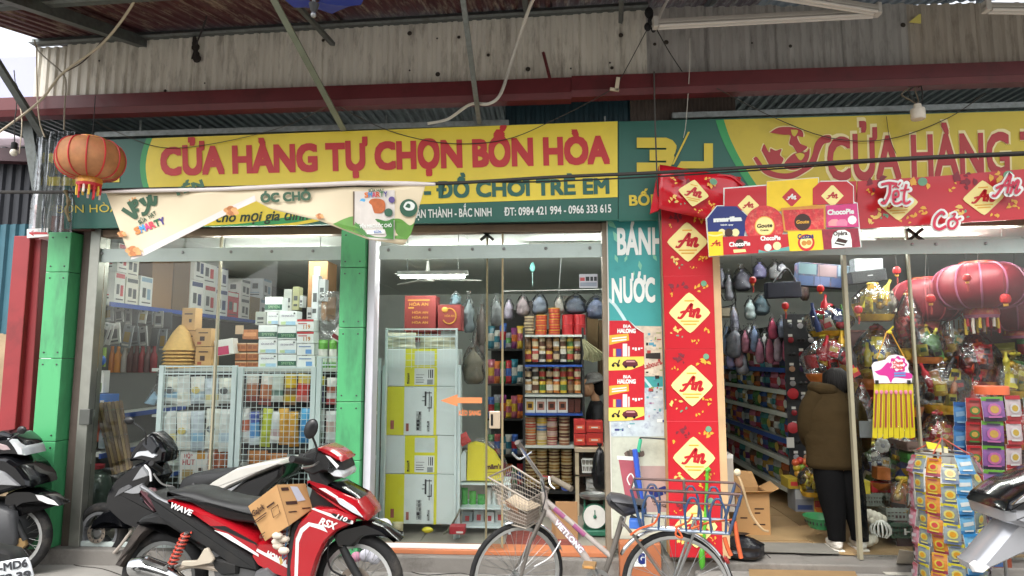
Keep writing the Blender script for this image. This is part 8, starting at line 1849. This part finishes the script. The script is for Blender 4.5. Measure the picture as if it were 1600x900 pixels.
b.decal('white_line', [(400, 861), (402, 857), (454, 885), (453, 890)], -.1495, WHG); b.text('maker_lettering', 'HONDA', (416, 868), (446, 884), 7.5, -.150, WHG, .06)
b.shell('engine', [(330, 872), (402, 888), (455, 903), (478, 930), (455, 965), (370, 968), (338, 930)], -.10, .10, M('5d5e5f', .45, .5, .2, 10)); b.shell('chain_case', [(332, 872), (352, 874), (372, 880), (372, 898), (345, 900), (333, 888)], -.13, -.09, MATB)
b.shell('crank_cover', [(398, 893), (418, 885), (432, 898), (430, 930), (405, 940), (392, 918)], -.15, -.10, M('77787a', .4, .6, .15))
b.tube('exhaust', [(208, 886, -.17), (225, 886, -.175), (262, 898, -.17), (310, 925, -.15), (400, 960, -.12)], [.052, .060, .052, .028, .018], CHROME, 16); m = MB(); P = b.p(207, 885, -.17); m.ball(P, (.012, .05, .05), STEEL, 12, 8); m.ball(P + V((-.008, 0, 0)), (.01, .02, .02), BLACKP, 10, 6); m.build('exhaust_tip', b.t)
b.shell('heat_shield', [(218, 880), (226, 868), (262, 882), (258, 893)], -.235, -.205, CHROME)
m = MB(); A, B_ = b.p(292, 832, -.15), b.p(267, 886, -.15); P = [A.lerp(B_, i / 90) + V((.026 * math.cos(i * .62), .026 * math.sin(i * .62), 0)) for i in range(91)]; m.tube(P, .006, M('b54433', .45, 0, .1), 6); m.tube([A, B_], .014, STEEL, 8); m.ball(B_, .02, STEEL, 8, 6); m.build('shock_spring', b.t)
b.tube('swing_arm', [(268, 893, -.11), (300, 883, -.12), (350, 890, -.11)], .018, M('b5a898', .45, .3, .1)); b.shell('footpeg_bracket', [(318, 858), (324, 856), (335, 874), (330, 880), (300, 886), (282, 884), (284, 877), (308, 876)], -.17, -.15, M('c0b6a4', .45, .2, .1), .005, .003)
b.shell('inner_shield', [(470, 712), (486, 700), (505, 745), (530, 768), (562, 804), (525, 832), (478, 885), (455, 905), (446, 884), (452, 822), (478, 792), (487, 762)], -.10, .10, MATB)
LS = [(489, 793), (520, 796), (552, 811), (551, 819), (526, 830), (509, 846), (497, 872), (486, 908), (480, 950), (456, 950), (452, 884), (459, 832), (466, 816), (478, 806)]
b.shell('leg_shield', LS, -.20, -.13, WRED, .012, .014); b.shell('leg_shield', LS, .13, .20, WRED, .012, .014)
b.shell('leg_shield_edge', [(447, 908), (449, 862), (455, 826), (464, 812), (470, 815), (462, 832), (457, 870), (455, 908)], -.205, -.16, MATB, .006, .004)
b.decal('white_stripe', [(460, 905), (462, 842), (469, 826), (482, 816), (505, 821), (512, 832), (500, 827), (484, 822), (473, 832), (467, 848), (465, 905)], -.2155, WHG); b.decal('white_stripe', [(486, 795), (490, 794), (552, 814), (551, 819), (545, 818), (515, 807)], -.2155, WHG)
b.decal('badge', [(517, 803), (522, 802), (549, 813), (546, 817), (535, 815)], -.222, BLACKP); b.text('model_lettering', '110', (525, 809), (541, 815.5), 6, -.2245, WHG, .03, .2); b.text('model_lettering', 'RSX', (498, 819), (524, 828), 10, -.219, M('e0e0de', .4), .03, .25)
FN = [(477, 752), (505, 760), (528, 770), (556, 782), (572, 805), (574, 815), (550, 812), (520, 792), (492, 772)]
b.shell('front_fairing', FN, -.15, .15, WRED, .02, .014); b.decal('white_stripe', [(498, 763), (508, 763), (528, 776), (524, 778)], -.165, WHG)
b.shell('indicator_lens', [(522, 776), (534, 780), (553, 792), (567, 809), (552, 802), (530, 788)], -.172, -.15, LENS, .004, .004); b.shell('cowl_trim', [(510, 754), (525, 756), (540, 766), (562, 780), (555, 782), (528, 770)], -.10, .10, GLB)
b.shell('handlebar_cowl', [(470, 722), (476, 706), (495, 700), (514, 707), (532, 720), (538, 735), (520, 742), (506, 738), (490, 745), (474, 738)], -.11, .11, MATB, .02, .012)
b.shell('red_cowl', [(492, 701), (500, 699), (516, 706), (528, 714), (534, 722), (524, 720), (510, 712)], -.125, .125, WRED, .008, .006); b.shell('headlamp', [(513, 713), (526, 722), (539, 740), (537, 748), (521, 746), (511, 738), (520, 735), (524, 730)], -.11, .11, LENS, .012, .012)
b.decal('white_stripe', [(508, 711), (516, 714), (530, 728), (526, 732)], -.137, WHG)
b.tube('handgrip', [(456, 717, -.34), (484, 722, -.16)], .021, BLACKR, 10, 0); b.tube('brake_lever', [(472, 731, -.36), (488, 728, -.26), (498, 722, -.14)], .007, STEEL); b.tube('handlebar', [(484, 722, -.16), (486, 716, .14), (470, 712, .36)], .018, BLACKR)
b.tube('mirror_stem', [(492, 722, -.2), (495, 702, -.2), (488, 682, -.22)], .007, BLACKP)
m = MB(); m.ball(b.p(486, 670, -.22), (.042, .022, .062), BLACKP, 16, 10); T = Matrix.Rotation(R(18), 4, 'Y'); c = b.p(486, 670, -.22); m.v = [T @ (v - c) + c for v in m.v]; m.build('mirror', b.t)
b.shell('front_fender', [(517, 834), (538, 822), (572, 814), (598, 825), (626, 848), (592, 839), (566, 841), (552, 856), (526, 856)], -.07, .07, GLB, .02, .014)
for w_ in (-.085, .085): b.tube('fork_leg', [(535, 855, w_), (548, 880, w_), (566, 912, w_)], [.022, .026, .022], MATB, 10)
b.tube('brake_hose', [(515, 840, -.1), (512, 868, -.12), (518, 890, -.12), (540, 902, -.1)], .006, BLACKP); b.tube('key_cord', [(449, 820, -.22), (447, 850, -.22), (441, 872, -.22), (448, 868, -.22)], .004, M('33506a', .5), 5); b.decal('key_tag', [(436, 872), (440, 869), (442, 880), (438, 883)], -.22, M('a88a4a', .4))
c3 = [b.p(432, 757, -.30), b.p(451, 822, -.30), b.p(387, 791, -.17), b.p(414, 846, -.17), b.p(478, 755, -.11), b.p(489, 795, -.11)]
c3 += [c3[2] + c3[4] - c3[0], c3[3] + c3[5] - c3[1]]
Mw = Matrix.Translation(b.t.location) @ Matrix.Rotation(b.pl.a, 4, 'Z'); cw = [Mw @ v for v in c3]
t = thing('carton', 'brown carton with a white paper slip wedged on the red motorbike', 'box', cw[1])
m = MB(); m.add(cw, [(0, 2, 3, 1), (0, 1, 5, 4), (0, 4, 6, 2), (1, 3, 7, 5), (2, 6, 7, 3), (4, 5, 7, 6)], CARD); m.build('body', t, True, bevel=.004)
def bf(a, u, v_, l=.002): # point on a carton face: a = 'L' or 'R'
 o, e, d = (cw[0], cw[2], cw[1]) if a == 'L' else (cw[0], cw[4], cw[1]); n = (e - o).cross(d - o).normalized()
 if n.y > 0: n = -n
 return o + (e - o) * u + (d - o) * v_ + n * l
m = MB(); m.add([bf('R', u, v_) for u, v_ in ((.42, .06), (.66, .08), (.80, .42), (.52, .44))], [(0, 1, 2, 3)], M('b8bac6', .6)); m.build('paper_slip', t, True)
m = MB(); m.text('Gajuk', bf('L', .93, .30), bf('L', .52, .30), (cw[0] - cw[1]) * .13, CHO, .03)
for a, u0, u1, v0, v1 in (('L', .9, .5, .40, .425), ('L', .9, .55, .45, .47), ('L', .45, .2, .30, .34), ('L', .9, .7, .78, .8), ('L', .9, .75, .84, .86), ('R', .1, .35, .08, .16), ('R', .12, .5, .42, .5), ('R', .12, .4, .66, .69), ('R', .6, .9, .6, .63)): m.add([bf(a, u0, v0), bf(a, u1, v0), bf(a, u1, v1), bf(a, u0, v1)], [(0, 1, 2, 3)], CHO)
P = [bf('L', u, v_, .003) for u, v_ in ((.34, .42), (.12, .42), (.12, .62), (.34, .62))]; m.tube(P + P[:1], .002, CHO, 4); m.build('print', t, True)
m = MB(); m.add([bf('R', u, v_, .001) for u, v_ in ((.0, 0), (.03, 0), (.03, 1), (.0, 1))], [(0, 1, 2, 3)], CARDD); m.build('tape', t, True)
m = MB(); c = Mw @ b.p(436, 848, -.22);
for k in range(5): m.ball(c + V((.03 * math.cos(k * 2), .02 * math.sin(k), .022 * (k - 2))), (.035, .02, .022), M('c4b8a8', .7, 0, .12, 20, .4, 30), 8, 6)
m.lone('crumpled_paper', 'crumpled beige paper under the carton on the red motorbike', 'paper')
m = MB()
for k, (x, y, r, c) in enumerate(((585, 820, .06, 'c8cad4'), (600, 822, .06, 'd0d2da'), (610, 832, .04, 'c8cad0'), (557, 870, .04, 'cf8fa8'), (572, 868, .05, 'd0d0da'), (585, 872, .05, 'd4d4dc'), (595, 868, .04, 'c4c6d0'))): m.ball(at(x, y, -.55), (r, r * .7, r * .9), M(c, .7, 0, .08, 14, .4, 20), 10, 7)
m.lone('cloth_bag', 'white and pink soft bag hanging behind the red motorbike front wheel', 'bag', kind='stuff')
s = Bike('scooter', 'black scooter with silver tail parked behind the red motorbike, facing left', 'scooter', (174, 878), (395, 900))
s.wheel(174, .232, .04, M('85878a', .4, .5, .1), 10, 8, 'cast', .08, .05); s.wheel(385, .22, .05, DKGREY, 10, 0, 'cast', 0, .05)
s.shell('front_fender', [(140, 826), (146, 812), (160, 800), (180, 794), (192, 812), (197, 828), (180, 820), (162, 818), (150, 830)], -.06, .06, GLB, .015, .012)
s.shell('front_body', [(165, 782), (169, 765), (182, 745), (206, 727), (228, 720), (241, 745), (228, 766), (226, 776), (242, 790), (256, 802), (236, 826), (214, 830), (195, 822), (177, 806), (166, 794)], -.17, .04, GLB, .03, .02)
s.shell('silver_panel', [(206, 752), (222, 728), (233, 743), (222, 747)], -.20, -.17, SILP, .004, .004); s.shell('silver_panel', [(192, 769), (224, 754), (220, 771), (205, 772)], -.205, -.17, SILP, .004, .004); s.shell('silver_panel', [(178, 778), (206, 762), (200, 757), (186, 764)], -.20, -.17, M('6f7072', .3, .5), .004, .004)
s.shell('handlebar_cowl', [(202, 722), (207, 702), (220, 686), (236, 675), (250, 688), (258, 704), (256, 722), (240, 726), (216, 720)], -.12, .03, GLB, .02, .012); s.shell('visor', [(221, 694), (234, 680), (247, 698), (238, 711)], -.15, -.12, M('3a3c40', .08, .3, .1), .006, .005); s.shell('indicator_lens', [(208, 716), (214, 706), (232, 704), (244, 712), (240, 716), (222, 712)], -.148, -.12, LENS, .004, .004)
s.tube('brake_lever', [(226, 727, -.3), (234, 736, -.3), (236, 752, -.3)], .008, WHG); s.tube('handgrip', [(236, 724, -.34), (252, 735, -.16)], .02, BLACKR, 10, 0)
s.tube('mirror_stem', [(228, 695, -.2), (226, 674, -.22), (210, 661, -.22)], .006, BLACKP); m = MB(); m.ball(s.p(202, 657, -.22), (.048, .02, .032), BLACKP, 14, 8); m.build('mirror', s.t)
s.shell('leg_well', [(226, 764), (262, 776), (275, 800), (300, 812), (300, 850), (235, 850), (225, 815)], -.15, .02, MATB); s.tube('fork_leg', [(206, 828, -.09), (190, 850, -.09), (178, 864, -.09)], .012, M('b8aea4', .4, .3), 8)
s.tube('cable', [(240, 740, -.2), (252, 755, -.2), (268, 760, -.18), (276, 764, -.16)], .007, STEEL, 6)
s.shell('seat', [(277, 764), (283, 748), (300, 740), (340, 737), (366, 731), (373, 742), (332, 768), (300, 778), (280, 774)], -.13, .13, SEATM, .025, .012); s.shell('tail_cowl', [(308, 772), (330, 754), (370, 731), (400, 725), (436, 719), (440, 726), (410, 738), (360, 760), (335, 775)], -.16, .16, M('c2c0b8', .3, .1, .05), .015, .012)
s.shell('rear_body', [(290, 790), (330, 774), (360, 759), (410, 740), (442, 727), (438, 747), (412, 768), (400, 800), (360, 830), (300, 830)], -.14, .14, GLB, .02, .015); s.shell('silver_stripe', [(335, 772), (362, 762), (384, 750), (362, 768), (340, 778)], -.178, -.15, SILP, .004, .003)
s.shell('engine', [(320, 830), (380, 822), (412, 850), (405, 880), (340, 885), (310, 860)], -.1, .1, DKGREY)
l = Bike('motorbike', 'black motorbike with spoked wheel entering from the left edge', 'motorbike', (-230, 902), (42, 899))
l.wheel(42, .285, .036, M('b5b6b4', .3, .5, .1), 36, 0, 'wire', .10, .035); l.wheel(-230, .285, .04, STEEL, 24, 0, 'wire', 0, .05)
l.shell('front_fender', [(5, 800), (8, 772), (25, 765), (50, 765), (75, 775), (93, 792), (62, 785), (38, 788), (24, 797), (16, 815)], -.07, .07, GLB, .016, .014); l.decal('torn_sticker', [(55, 773), (66, 774), (84, 782), (92, 790), (74, 787), (60, 781)], -.088, WHG)
l.shell('headlamp_cowl', [(-60, 700), (-20, 680), (0, 673), (20, 678), (34, 690), (40, 706), (30, 714), (8, 713), (-40, 722)], -.12, .12, GLB, .025, .015); l.shell('headlamp', [(10, 684), (24, 687), (36, 700), (39, 712), (28, 711), (22, 700)], -.14, .1, LENS, .008, .008); l.shell('indicator_lens', [(-12, 690), (10, 696), (16, 703), (5, 704), (-10, 700)], -.14, -.11, M('b5a0a0', .2), .004, .004)
l.shell('front_fairing', [(-120, 720), (-20, 712), (12, 715), (30, 727), (46, 748), (48, 762), (25, 764), (0, 772), (-60, 790), (-120, 800)], -.16, .16, GLB, .025, .015); l.shell('silver_panel', [(-80, 735), (-20, 730), (6, 738), (32, 760), (0, 758), (-80, 765)], -.19, -.16, SILP, .006, .004)
for w_ in (-.085, .085): l.tube('fork_leg', [(18, 790, w_), (28, 820, w_), (40, 844, w_)], .022, MATB, 10, 0)
l.shell('engine', [(-160, 790), (-20, 785), (22, 800), (26, 850), (0, 880), (-140, 880)], -.13, .13, DKGREY, .02, .01); l.shell('caliper', [(26, 842), (38, 838), (42, 852), (32, 860), (22, 855)], -.10, -.075, M('8a7048', .5, .3, .2), .006, .004)
l.shell('seat', [(-250, 735), (-130, 735), (-125, 760), (-250, 765)], -.12, .12, SEATM); l.tube('mirror_stem', [(10, 690, -.25), (22, 682, -.25), (34, 676, -.25)], .006, BLACKP); m = MB(); m.ball(l.p(34, 672, -.25), (.035, .015, .03), BLACKP, 12, 7); m.build('mirror', l.t); l.tube('handlebar', [(-20, 690, -.3), (-10, 684, .3)], .015, BLACKR, 8, 0)
m = MB(); P = [at(x, y, -.2) for x, y in ((48, 765), (50, 745), (54, 740), (61, 741))]; m.tube(spline(P, 4), .028, M('8f9290', .6, 0, .1), 10); m.lone('drain_pipe', 'bent grey drain pipe sticking out of the left green pillar', 'pipe')
k_ = Bike('motorbike', 'white number plate and mudguard of a motorbike cut off at lower left', 'motorbike', (-60, 1100), (60, 1090))
k_.shell('number_plate', [(-30, 884), (44, 870), (54, 906), (-22, 924)], -.006, .006, M('d9dde0', .4), .004, .001)
k_.text('plate_number', '29-MD6', (-20, 897), (43, 885), 9, -.012, INKP, .04); k_.text('plate_number', '678.39', (-16, 914), (48, 903), 9, -.012, INKP, .04)
k_.shell('mudguard', [(-50, 850), (20, 862), (40, 910), (50, 990), (-20, 1000), (-60, 900)], .02, .12, MATB); k_.wheel(-40, .285, .045, STEEL, 24, 70, 'wire', 0, .05, .2)
r_ = Bike('scooter', 'silver scooter nose with black glass entering at the lower right edge', 'scooter', (1625, 1085), (1900, 1090))
GSIL = M('a9abb0', .25, .5, .05, 4, coat=.3)
r_.shell('front_fender', [(1518, 882), (1530, 872), (1574, 820), (1592, 806), (1660, 790), (1760, 820), (1760, 900), (1640, 872), (1600, 868), (1562, 886), (1540, 896), (1524, 894)], -.07, .07, GSIL, .03, .02); r_.shell('front_apron', [(1577, 818), (1572, 800), (1578, 786), (1640, 760), (1800, 720), (1900, 800), (1880, 960), (1720, 900), (1660, 845), (1596, 824)], -.15, .15, GSIL, .03, .02)
r_.shell('black_visor', [(1571, 800), (1578, 784), (1606, 764), (1680, 735), (1720, 760), (1660, 785), (1600, 800)], -.172, .12, GLB, .012, .010); r_.shell('visor_gloss', [(1580, 790), (1606, 770), (1640, 758), (1604, 784)], -.186, -.17, CHROME, .003, .002)
r_.shell('fender_tip', [(1518, 883), (1526, 877), (1548, 886), (1536, 896), (1522, 894)], -.095, -.07, WHG, .005, .004); r_.wheel(1640, .26, .05, DKGREY, 10, 0, 'cast', 0, .05); r_.shell('rear_body', [(1900, 760), (2150, 740), (2200, 900), (1900, 960)], -.15, .15, GSIL); r_.wheel(2060, .26, .05, DKGREY, 10, 0, 'cast', 0, .05)
c_ = Bike('bicycle', 'old white and pink bicycle with wire basket and blue rear carrier', 'bicycle', (808, 983), (1050, 1008))
RIMM = M('b5b6b4', .3, .7, .12); FWH = M('a39b95', .35, .1, .06, 8, dirt='8a7a70', dirt_amt=.45, dscale=10); FPK = M('8a4a70', .35, 0, .15, 20); BRWN = M('6d6862', .45, .4, .15, 10)
c_.wheel(808, .318, .017, RIMM, 36, 38, 'wire', 0, .022); c_.wheel(1050, .322, .017, RIMM, 36, 0, 'wire', 0, .03)
hu = c_.p(1050, 920); fu = c_.p(808, 905)
m = MB(); R_ = .322; hub = V((hu.x, 0, R_))
for q, (a0, a1) in enumerate(((-22, 150),)):
 P0 = arc(hub, R_ + .018, a0, a1, 24); vs = []
 for p in P0:
  d = (p - hub).normalized(); vs += [p + V((0, -.028, 0)) - d * .012, p + V((0, -.016, 0)) + d * .004, p + V((0, .016, 0)) + d * .004, p + V((0, .028, 0)) - d * .012]
 m.add(vs, [(i * 4 + j, i * 4 + j + 1, i * 4 + j + 5, i * 4 + j + 4) for i in range(24) for j in range(3)], CHROME, True)
fe = m.build('rear_mudguard', c_.t); sm_ = fe.modifiers.new('thickness', 'SOLIDIFY'); sm_.thickness = .002
Rz = Matrix.Rotation(R(38), 4, 'Z'); T = Matrix.Translation((fu.x, 0, .318)) @ Rz
m = MB(); P0 = arc((0, 0, 0), .334, 20, 105, 14); vs = []
for p in P0:
 d = p.normalized(); vs += [p + V((0, -.026, 0)) - d * .01, p + d * .004, p + V((0, .026, 0)) - d * .01]
m.add([T @ v for v in vs], [(i * 3 + j, i * 3 + j + 1, i * 3 + j + 4, i * 3 + j + 3) for i in range(14) for j in range(2)], CHROME, True); fe = m.build('front_mudguard', c_.t); sm_ = fe.modifiers.new('thickness', 'SOLIDIFY'); sm_.thickness = .002
m = MB(); ht = c_.p(853, 790)
for w_ in (-.05, .05): m.tube([ht + V((0, w_ * .4, -.02)), ht.lerp(V((fu.x, 0, .318)), .45) + V((0, w_, 0)), T @ V((0, w_, 0))], .011, BRWN, 8)
m.build('fork', c_.t)
c_.tube('head_tube', [(849, 768, 0), (856, 806, 0)], .020, FWH, 10); c_.tube('stem', [(846, 742, 0), (850, 772, 0)], .014, CHROME, 8)
bb = (930, 898)
c_.tube('top_tube', [(852, 781, 0), (955, 870, 0)], .016, FWH, 10); c_.tube('down_tube', [(853, 797, 0), (900, 850, 0), (936, 902, 0)], .022, FWH, 12); c_.tube('seat_tube', [(973, 808, 0), (957, 862, 0), (940, 908, 0)], .017, BRWN, 10)
for q in ((866, 794, 882, 808), (896, 820, 914, 836)): c_.tube('pink_sticker', [(q[0], q[1], -.003), (q[2], q[3], -.003)], .0166, FPK, 10, 0)
p0, p1 = c_.p(866, 817, -.025), c_.p(907, 864, -.025); d = (p1 - p0).normalized(); m = MB(); m.text('VIETLONG', p0, p1, V((-d.z, 0, d.x)) * .030, WHG, .05); m.text('VIETLONG', p0 + V((0, .0012, 0)), p1 + V((0, .0012, 0)), V((-d.z, 0, d.x)) * .032, FPK, .09); m.build('frame_lettering', c_.t)
for w_ in (-.06, .06): c_.tube('chain_stay', [(938, 906, w_ * .5), (1000, 918, w_), (1050, 921, w_)], .010, FWH, 8); c_.tube('seat_stay', [(972, 815, w_ * .6), (1000, 850, w_), (1050, 921, w_)], .009, BRWN, 8)
m = MB(); cb2 = c_.p(936, 908); m.lathe([(.085, -.002), (.085, .002), (.06, .002), (.06, -.002), (.085, -.002)], STEEL, 28, Matrix.Translation(cb2 + V((0, -.05, 0))) @ Matrix.Rotation(R(90), 4, 'X')); m.build('chain_wheel', c_.t)
c_.tube('crank_arm', [(936, 908, -.06), (926, 884, -.07)], .011, STEEL, 8); m = MB(); c = c_.p(921, 883, -.12); m.box(c, (.075, .085, .022), M('8f7048', .6, 0, .15)); m.box(c + V((0, -.044, 0)), (.05, .004, .012), M('c08a4a', .4)); m.build('pedal', c_.t, bevel=.004)
c_.tube('crank_arm', [(936, 908, .06), (950, 936, .07)], .011, STEEL, 8); m = MB(); m.box(c_.p(955, 940, .12), (.075, .085, .022), MATB); m.build('pedal', c_.t, bevel=.004)
c_.tube('handlebar', [(812, 697, -.22), (822, 712, -.16), (842, 740, -.04), (848, 745, .0), (858, 746, .08), (870, 752, .16)], .012, CHROME, 8)
c_.tube('handgrip', [(808, 691, -.24), (819, 706, -.17)], .017, BRWN, 10, 0); c_.tube('handgrip', [(862, 747, -.02), (893, 764, -.10)], .018, M('6d6456', .7), 10, 0)
c_.tube('brake_lever', [(800, 707, -.24), (812, 717, -.2), (830, 706, -.14)], .007, CHROME); c_.tube('brake_lever', [(858, 745, -.05), (860, 757, -.07), (867, 764, -.09)], .008, CHROME); c_.tube('brake_cable', [(846, 752, -.03), (852, 775, -.05), (846, 800, -.06)], .004, BLACKP); c_.tube('brake_cable', [(876, 845, -.06), (860, 870, -.08), (835, 885, -.06)], .004, WHG)
m = MB(); m.ball(c_.p(884, 762, .0), (.03, .03, .02), M('2a4a9a', .5), 8, 6); m.build('bell', c_.t)
tt = [c_.p(*q) for q in ((763, 746, -.05), (800, 728, .12), (858, 764, .06), (826, 782, -.12))]; bt = [c_.p(*q) for q in ((792, 818, -.03), (812, 812, .05), (845, 812, .03), (822, 826, -.06))]
BW = M('8f867a', .55, .2, .12, 10)
m = MB(); m.tube(tt, .008, BW, 6, True); m.tube(bt, .005, BW, 5, True); m.build('basket_rim', c_.t)
m = MB()
for i in range(4):
 a, b2, e, f = tt[i], tt[(i + 1) % 4], bt[i], bt[(i + 1) % 4]
 for k in range(12): q = k / 12; m.tube([a.lerp(b2, q), e.lerp(f, q)], .0016, BW, 3, cap=False)
 for k in range(1, 9): q = k / 9; m.tube([a.lerp(e, q), b2.lerp(f, q)], .0016, BW, 3, cap=False)
for k in range(1, 6): q = k / 6; m.tube([bt[0].lerp(bt[1], q), bt[3].lerp(bt[2], q)], .002, BW, 3, cap=False)
m.build('basket_mesh', c_.t, kind='stuff')
m = MB(); cc = [a.lerp(e, .55) for a, e in zip(tt, bt)]; ce = [a.lerp(e, .97) for a, e in zip(tt, bt)]; ctr = sum(cc, V()) / 4
m.prism([ctr + (q - ctr) * .9 for q in ce], (0, 0, .06), M('77665a', .8, 0, .3, 20)); m.poly([ctr + (q - ctr) * .88 + V((0, 0, .02 * (i % 2))) for i, q in enumerate(cc)], M('b5a48c', .75, 0, .1, 14)); m.build('basket_lining', c_.t); m = MB(); q = [tt[3].lerp(tt[0], .3), tt[3].lerp(tt[0], .7)]; q2 = [bt[3].lerp(bt[0], .3), bt[3].lerp(bt[0], .7)]; m.poly([q[0].lerp(q2[0], .45), q[0].lerp(q2[0], .62), q[1].lerp(q2[1], .55), q[1].lerp(q2[1], .38)], M('6f4a30', .7)); m.build('basket_tag', c_.t)
c_.shell('saddle', [(945, 780), (952, 774), (968, 776), (990, 784), (1008, 786), (1010, 793), (1000, 803), (974, 810), (964, 803), (950, 792)], -.07, .07, M('3d3d40', .5, 0, .1, 20, .1, 100), .035, .012); c_.tube('seat_post', [(976, 806, 0), (972, 822, 0)], .013, CHROME, 8); c_.tube('saddle_spring', [(985, 806, -.04), (996, 812, -.04)], .012, BLACKP, 8, 0)
def lp(x, y, w): return c_.p(x, y, w)
WB = .17; z1, z2, z3 = lp(1060, 768, -WB).z, lp(1090, 787, -WB).z, lp(1060, 830, -WB).z; uL1, uR1 = lp(986, 770, -WB).x, lp(1158, 762, -WB).x; uL3, uR3 = lp(1002, 830, -WB).x, lp(1140, 836, -WB).x
BLT = M('2b4668', .45, .1, .12, 10, dirt='5f5048', dirt_amt=.7, dscale=14); RST = M('5f4c48', .55, .4, .25, 14)
def loop(z, a, e, w_, r, mat, name): m = MB(); m.tube([(a, -w_, z), (e, -w_, z), (e + .02, 0, z), (e, w_, z), (a, w_, z)], r, mat, 8, True); return m.build(name, c_.t)
loop(z1, uL1, uR1, WB, .0075, RST, 'carrier_rail'); loop(z2, uL1 + .12, uR1 - .01, WB * .97, .0065, RST, 'carrier_rail'); loop(z3, uL3, uR3, WB * .9, .010, M('8f9aa8', .35, .6, .2, 14), 'carrier_rail')
for u in (.12, .28, .46, .64, .82): m = MB(); x = uL3 + (uR3 - uL3) * u; m.tube([(x, -WB * .9, z3), (x, WB * .9, z3)], .006, STEEL, 6); m.build('deck_bar', c_.t)
for sg_ in (-1, 1):
 w_ = WB * sg_
 for u0, u1 in ((.03, .20), (.52, .68), (.80, .96)):
  x0, x1 = uL3 + (uR3 - uL3) * u0, uL3 + (uR3 - uL3) * u1; m = MB(); m.tube(spline([(x0, w_ * .92, z3), (x0 - .004, w_ * .96, z3 + (z2 - z3) * .7), (x0 + .02, w_, z2 + .02), ((x0 + x1) / 2, w_, z2 + .03), (x1 - .02, w_, z2 + .02), (x1 + .004, w_ * .96, z3 + (z2 - z3) * .7), (x1, w_ * .92, z3)], 4), .0068, BLT, 8); m.build('blue_hoop', c_.t)
 for a, e in (((uL1, z1), (uL3, z3)), ((uR1, z1), (uR3, z3)), ((uL1 + (uR1 - uL1) * .5, z1), (uL1 + (uR1 - uL1) * .5, z2))): m = MB(); m.tube([(a[0], w_, a[1]), (e[0], w_ * .92, e[1])], .009, BLT if a[1] > z1 - .01 and e[1] < z2 else RST, 8); m.build('carrier_upright', c_.t)
 m = MB(); m.tube([(uL3 + .3, w_ * .6, z3), (hu.x, w_ * .45, R_)], .008, STEEL, 8); m.build('carrier_stay', c_.t)
ROPE = M('c0582e', .8, 0, .2, 30)
for pts in ([(985, 836, -.19), (1000, 826, -.19), (1022, 818, -.15), (1030, 803, -.17)], [(1055, 824, -.18), (1075, 815, -.12), (1082, 804, .0)], [(1058, 822, -.2), (1056, 836, -.2), (1066, 840, -.2), (1060, 828, -.2)], [(1080, 826, -.18), (1110, 816, -.1), (1145, 812, .1)]): c_.tube('rope', pts, .006, ROPE, 5)
for x, y0, y1 in ((1152, 815, 872), (1136, 840, 868)): c_.tube('rope_end', [(x - 4, y0, -.15), (x, (y0 + y1) / 2, -.15), (x + 6, y1, -.15)], .012, ROPE, 6)
c_.tube('rope', [(1152, 740, -.17), (1160, 760, -.17), (1172, 800, -.12), (1190, 826, -.1), (1200, 830, -.05)], .007, M('b59a74', .8), 6); m = MB(); m.ball(lp(1152, 738, -.17), (.02, .02, .02), M('c8b89a', .8), 8, 6); m.build('rope_knot', c_.t)
m = MB(); q = lp(1133, 876, -.04); m.lathe([(.02, 0), (.026, .012), (.015, .02)], M('a8302e', .3), 12, Matrix.Translation(q) @ Matrix.Rotation(R(60), 4, 'Y')); m.build('reflector', c_.t)
m = MB(); m.box(lp(993, 818, -.1), (.07, .06, .05), M('3a68b8', .5)); m.build('blue_lock', c_.t, bevel=.006)
c_.tube('kick_stand', [(1040, 925, -.08), (1025, 1000, -.16)], .009, STEEL, 8, 0)
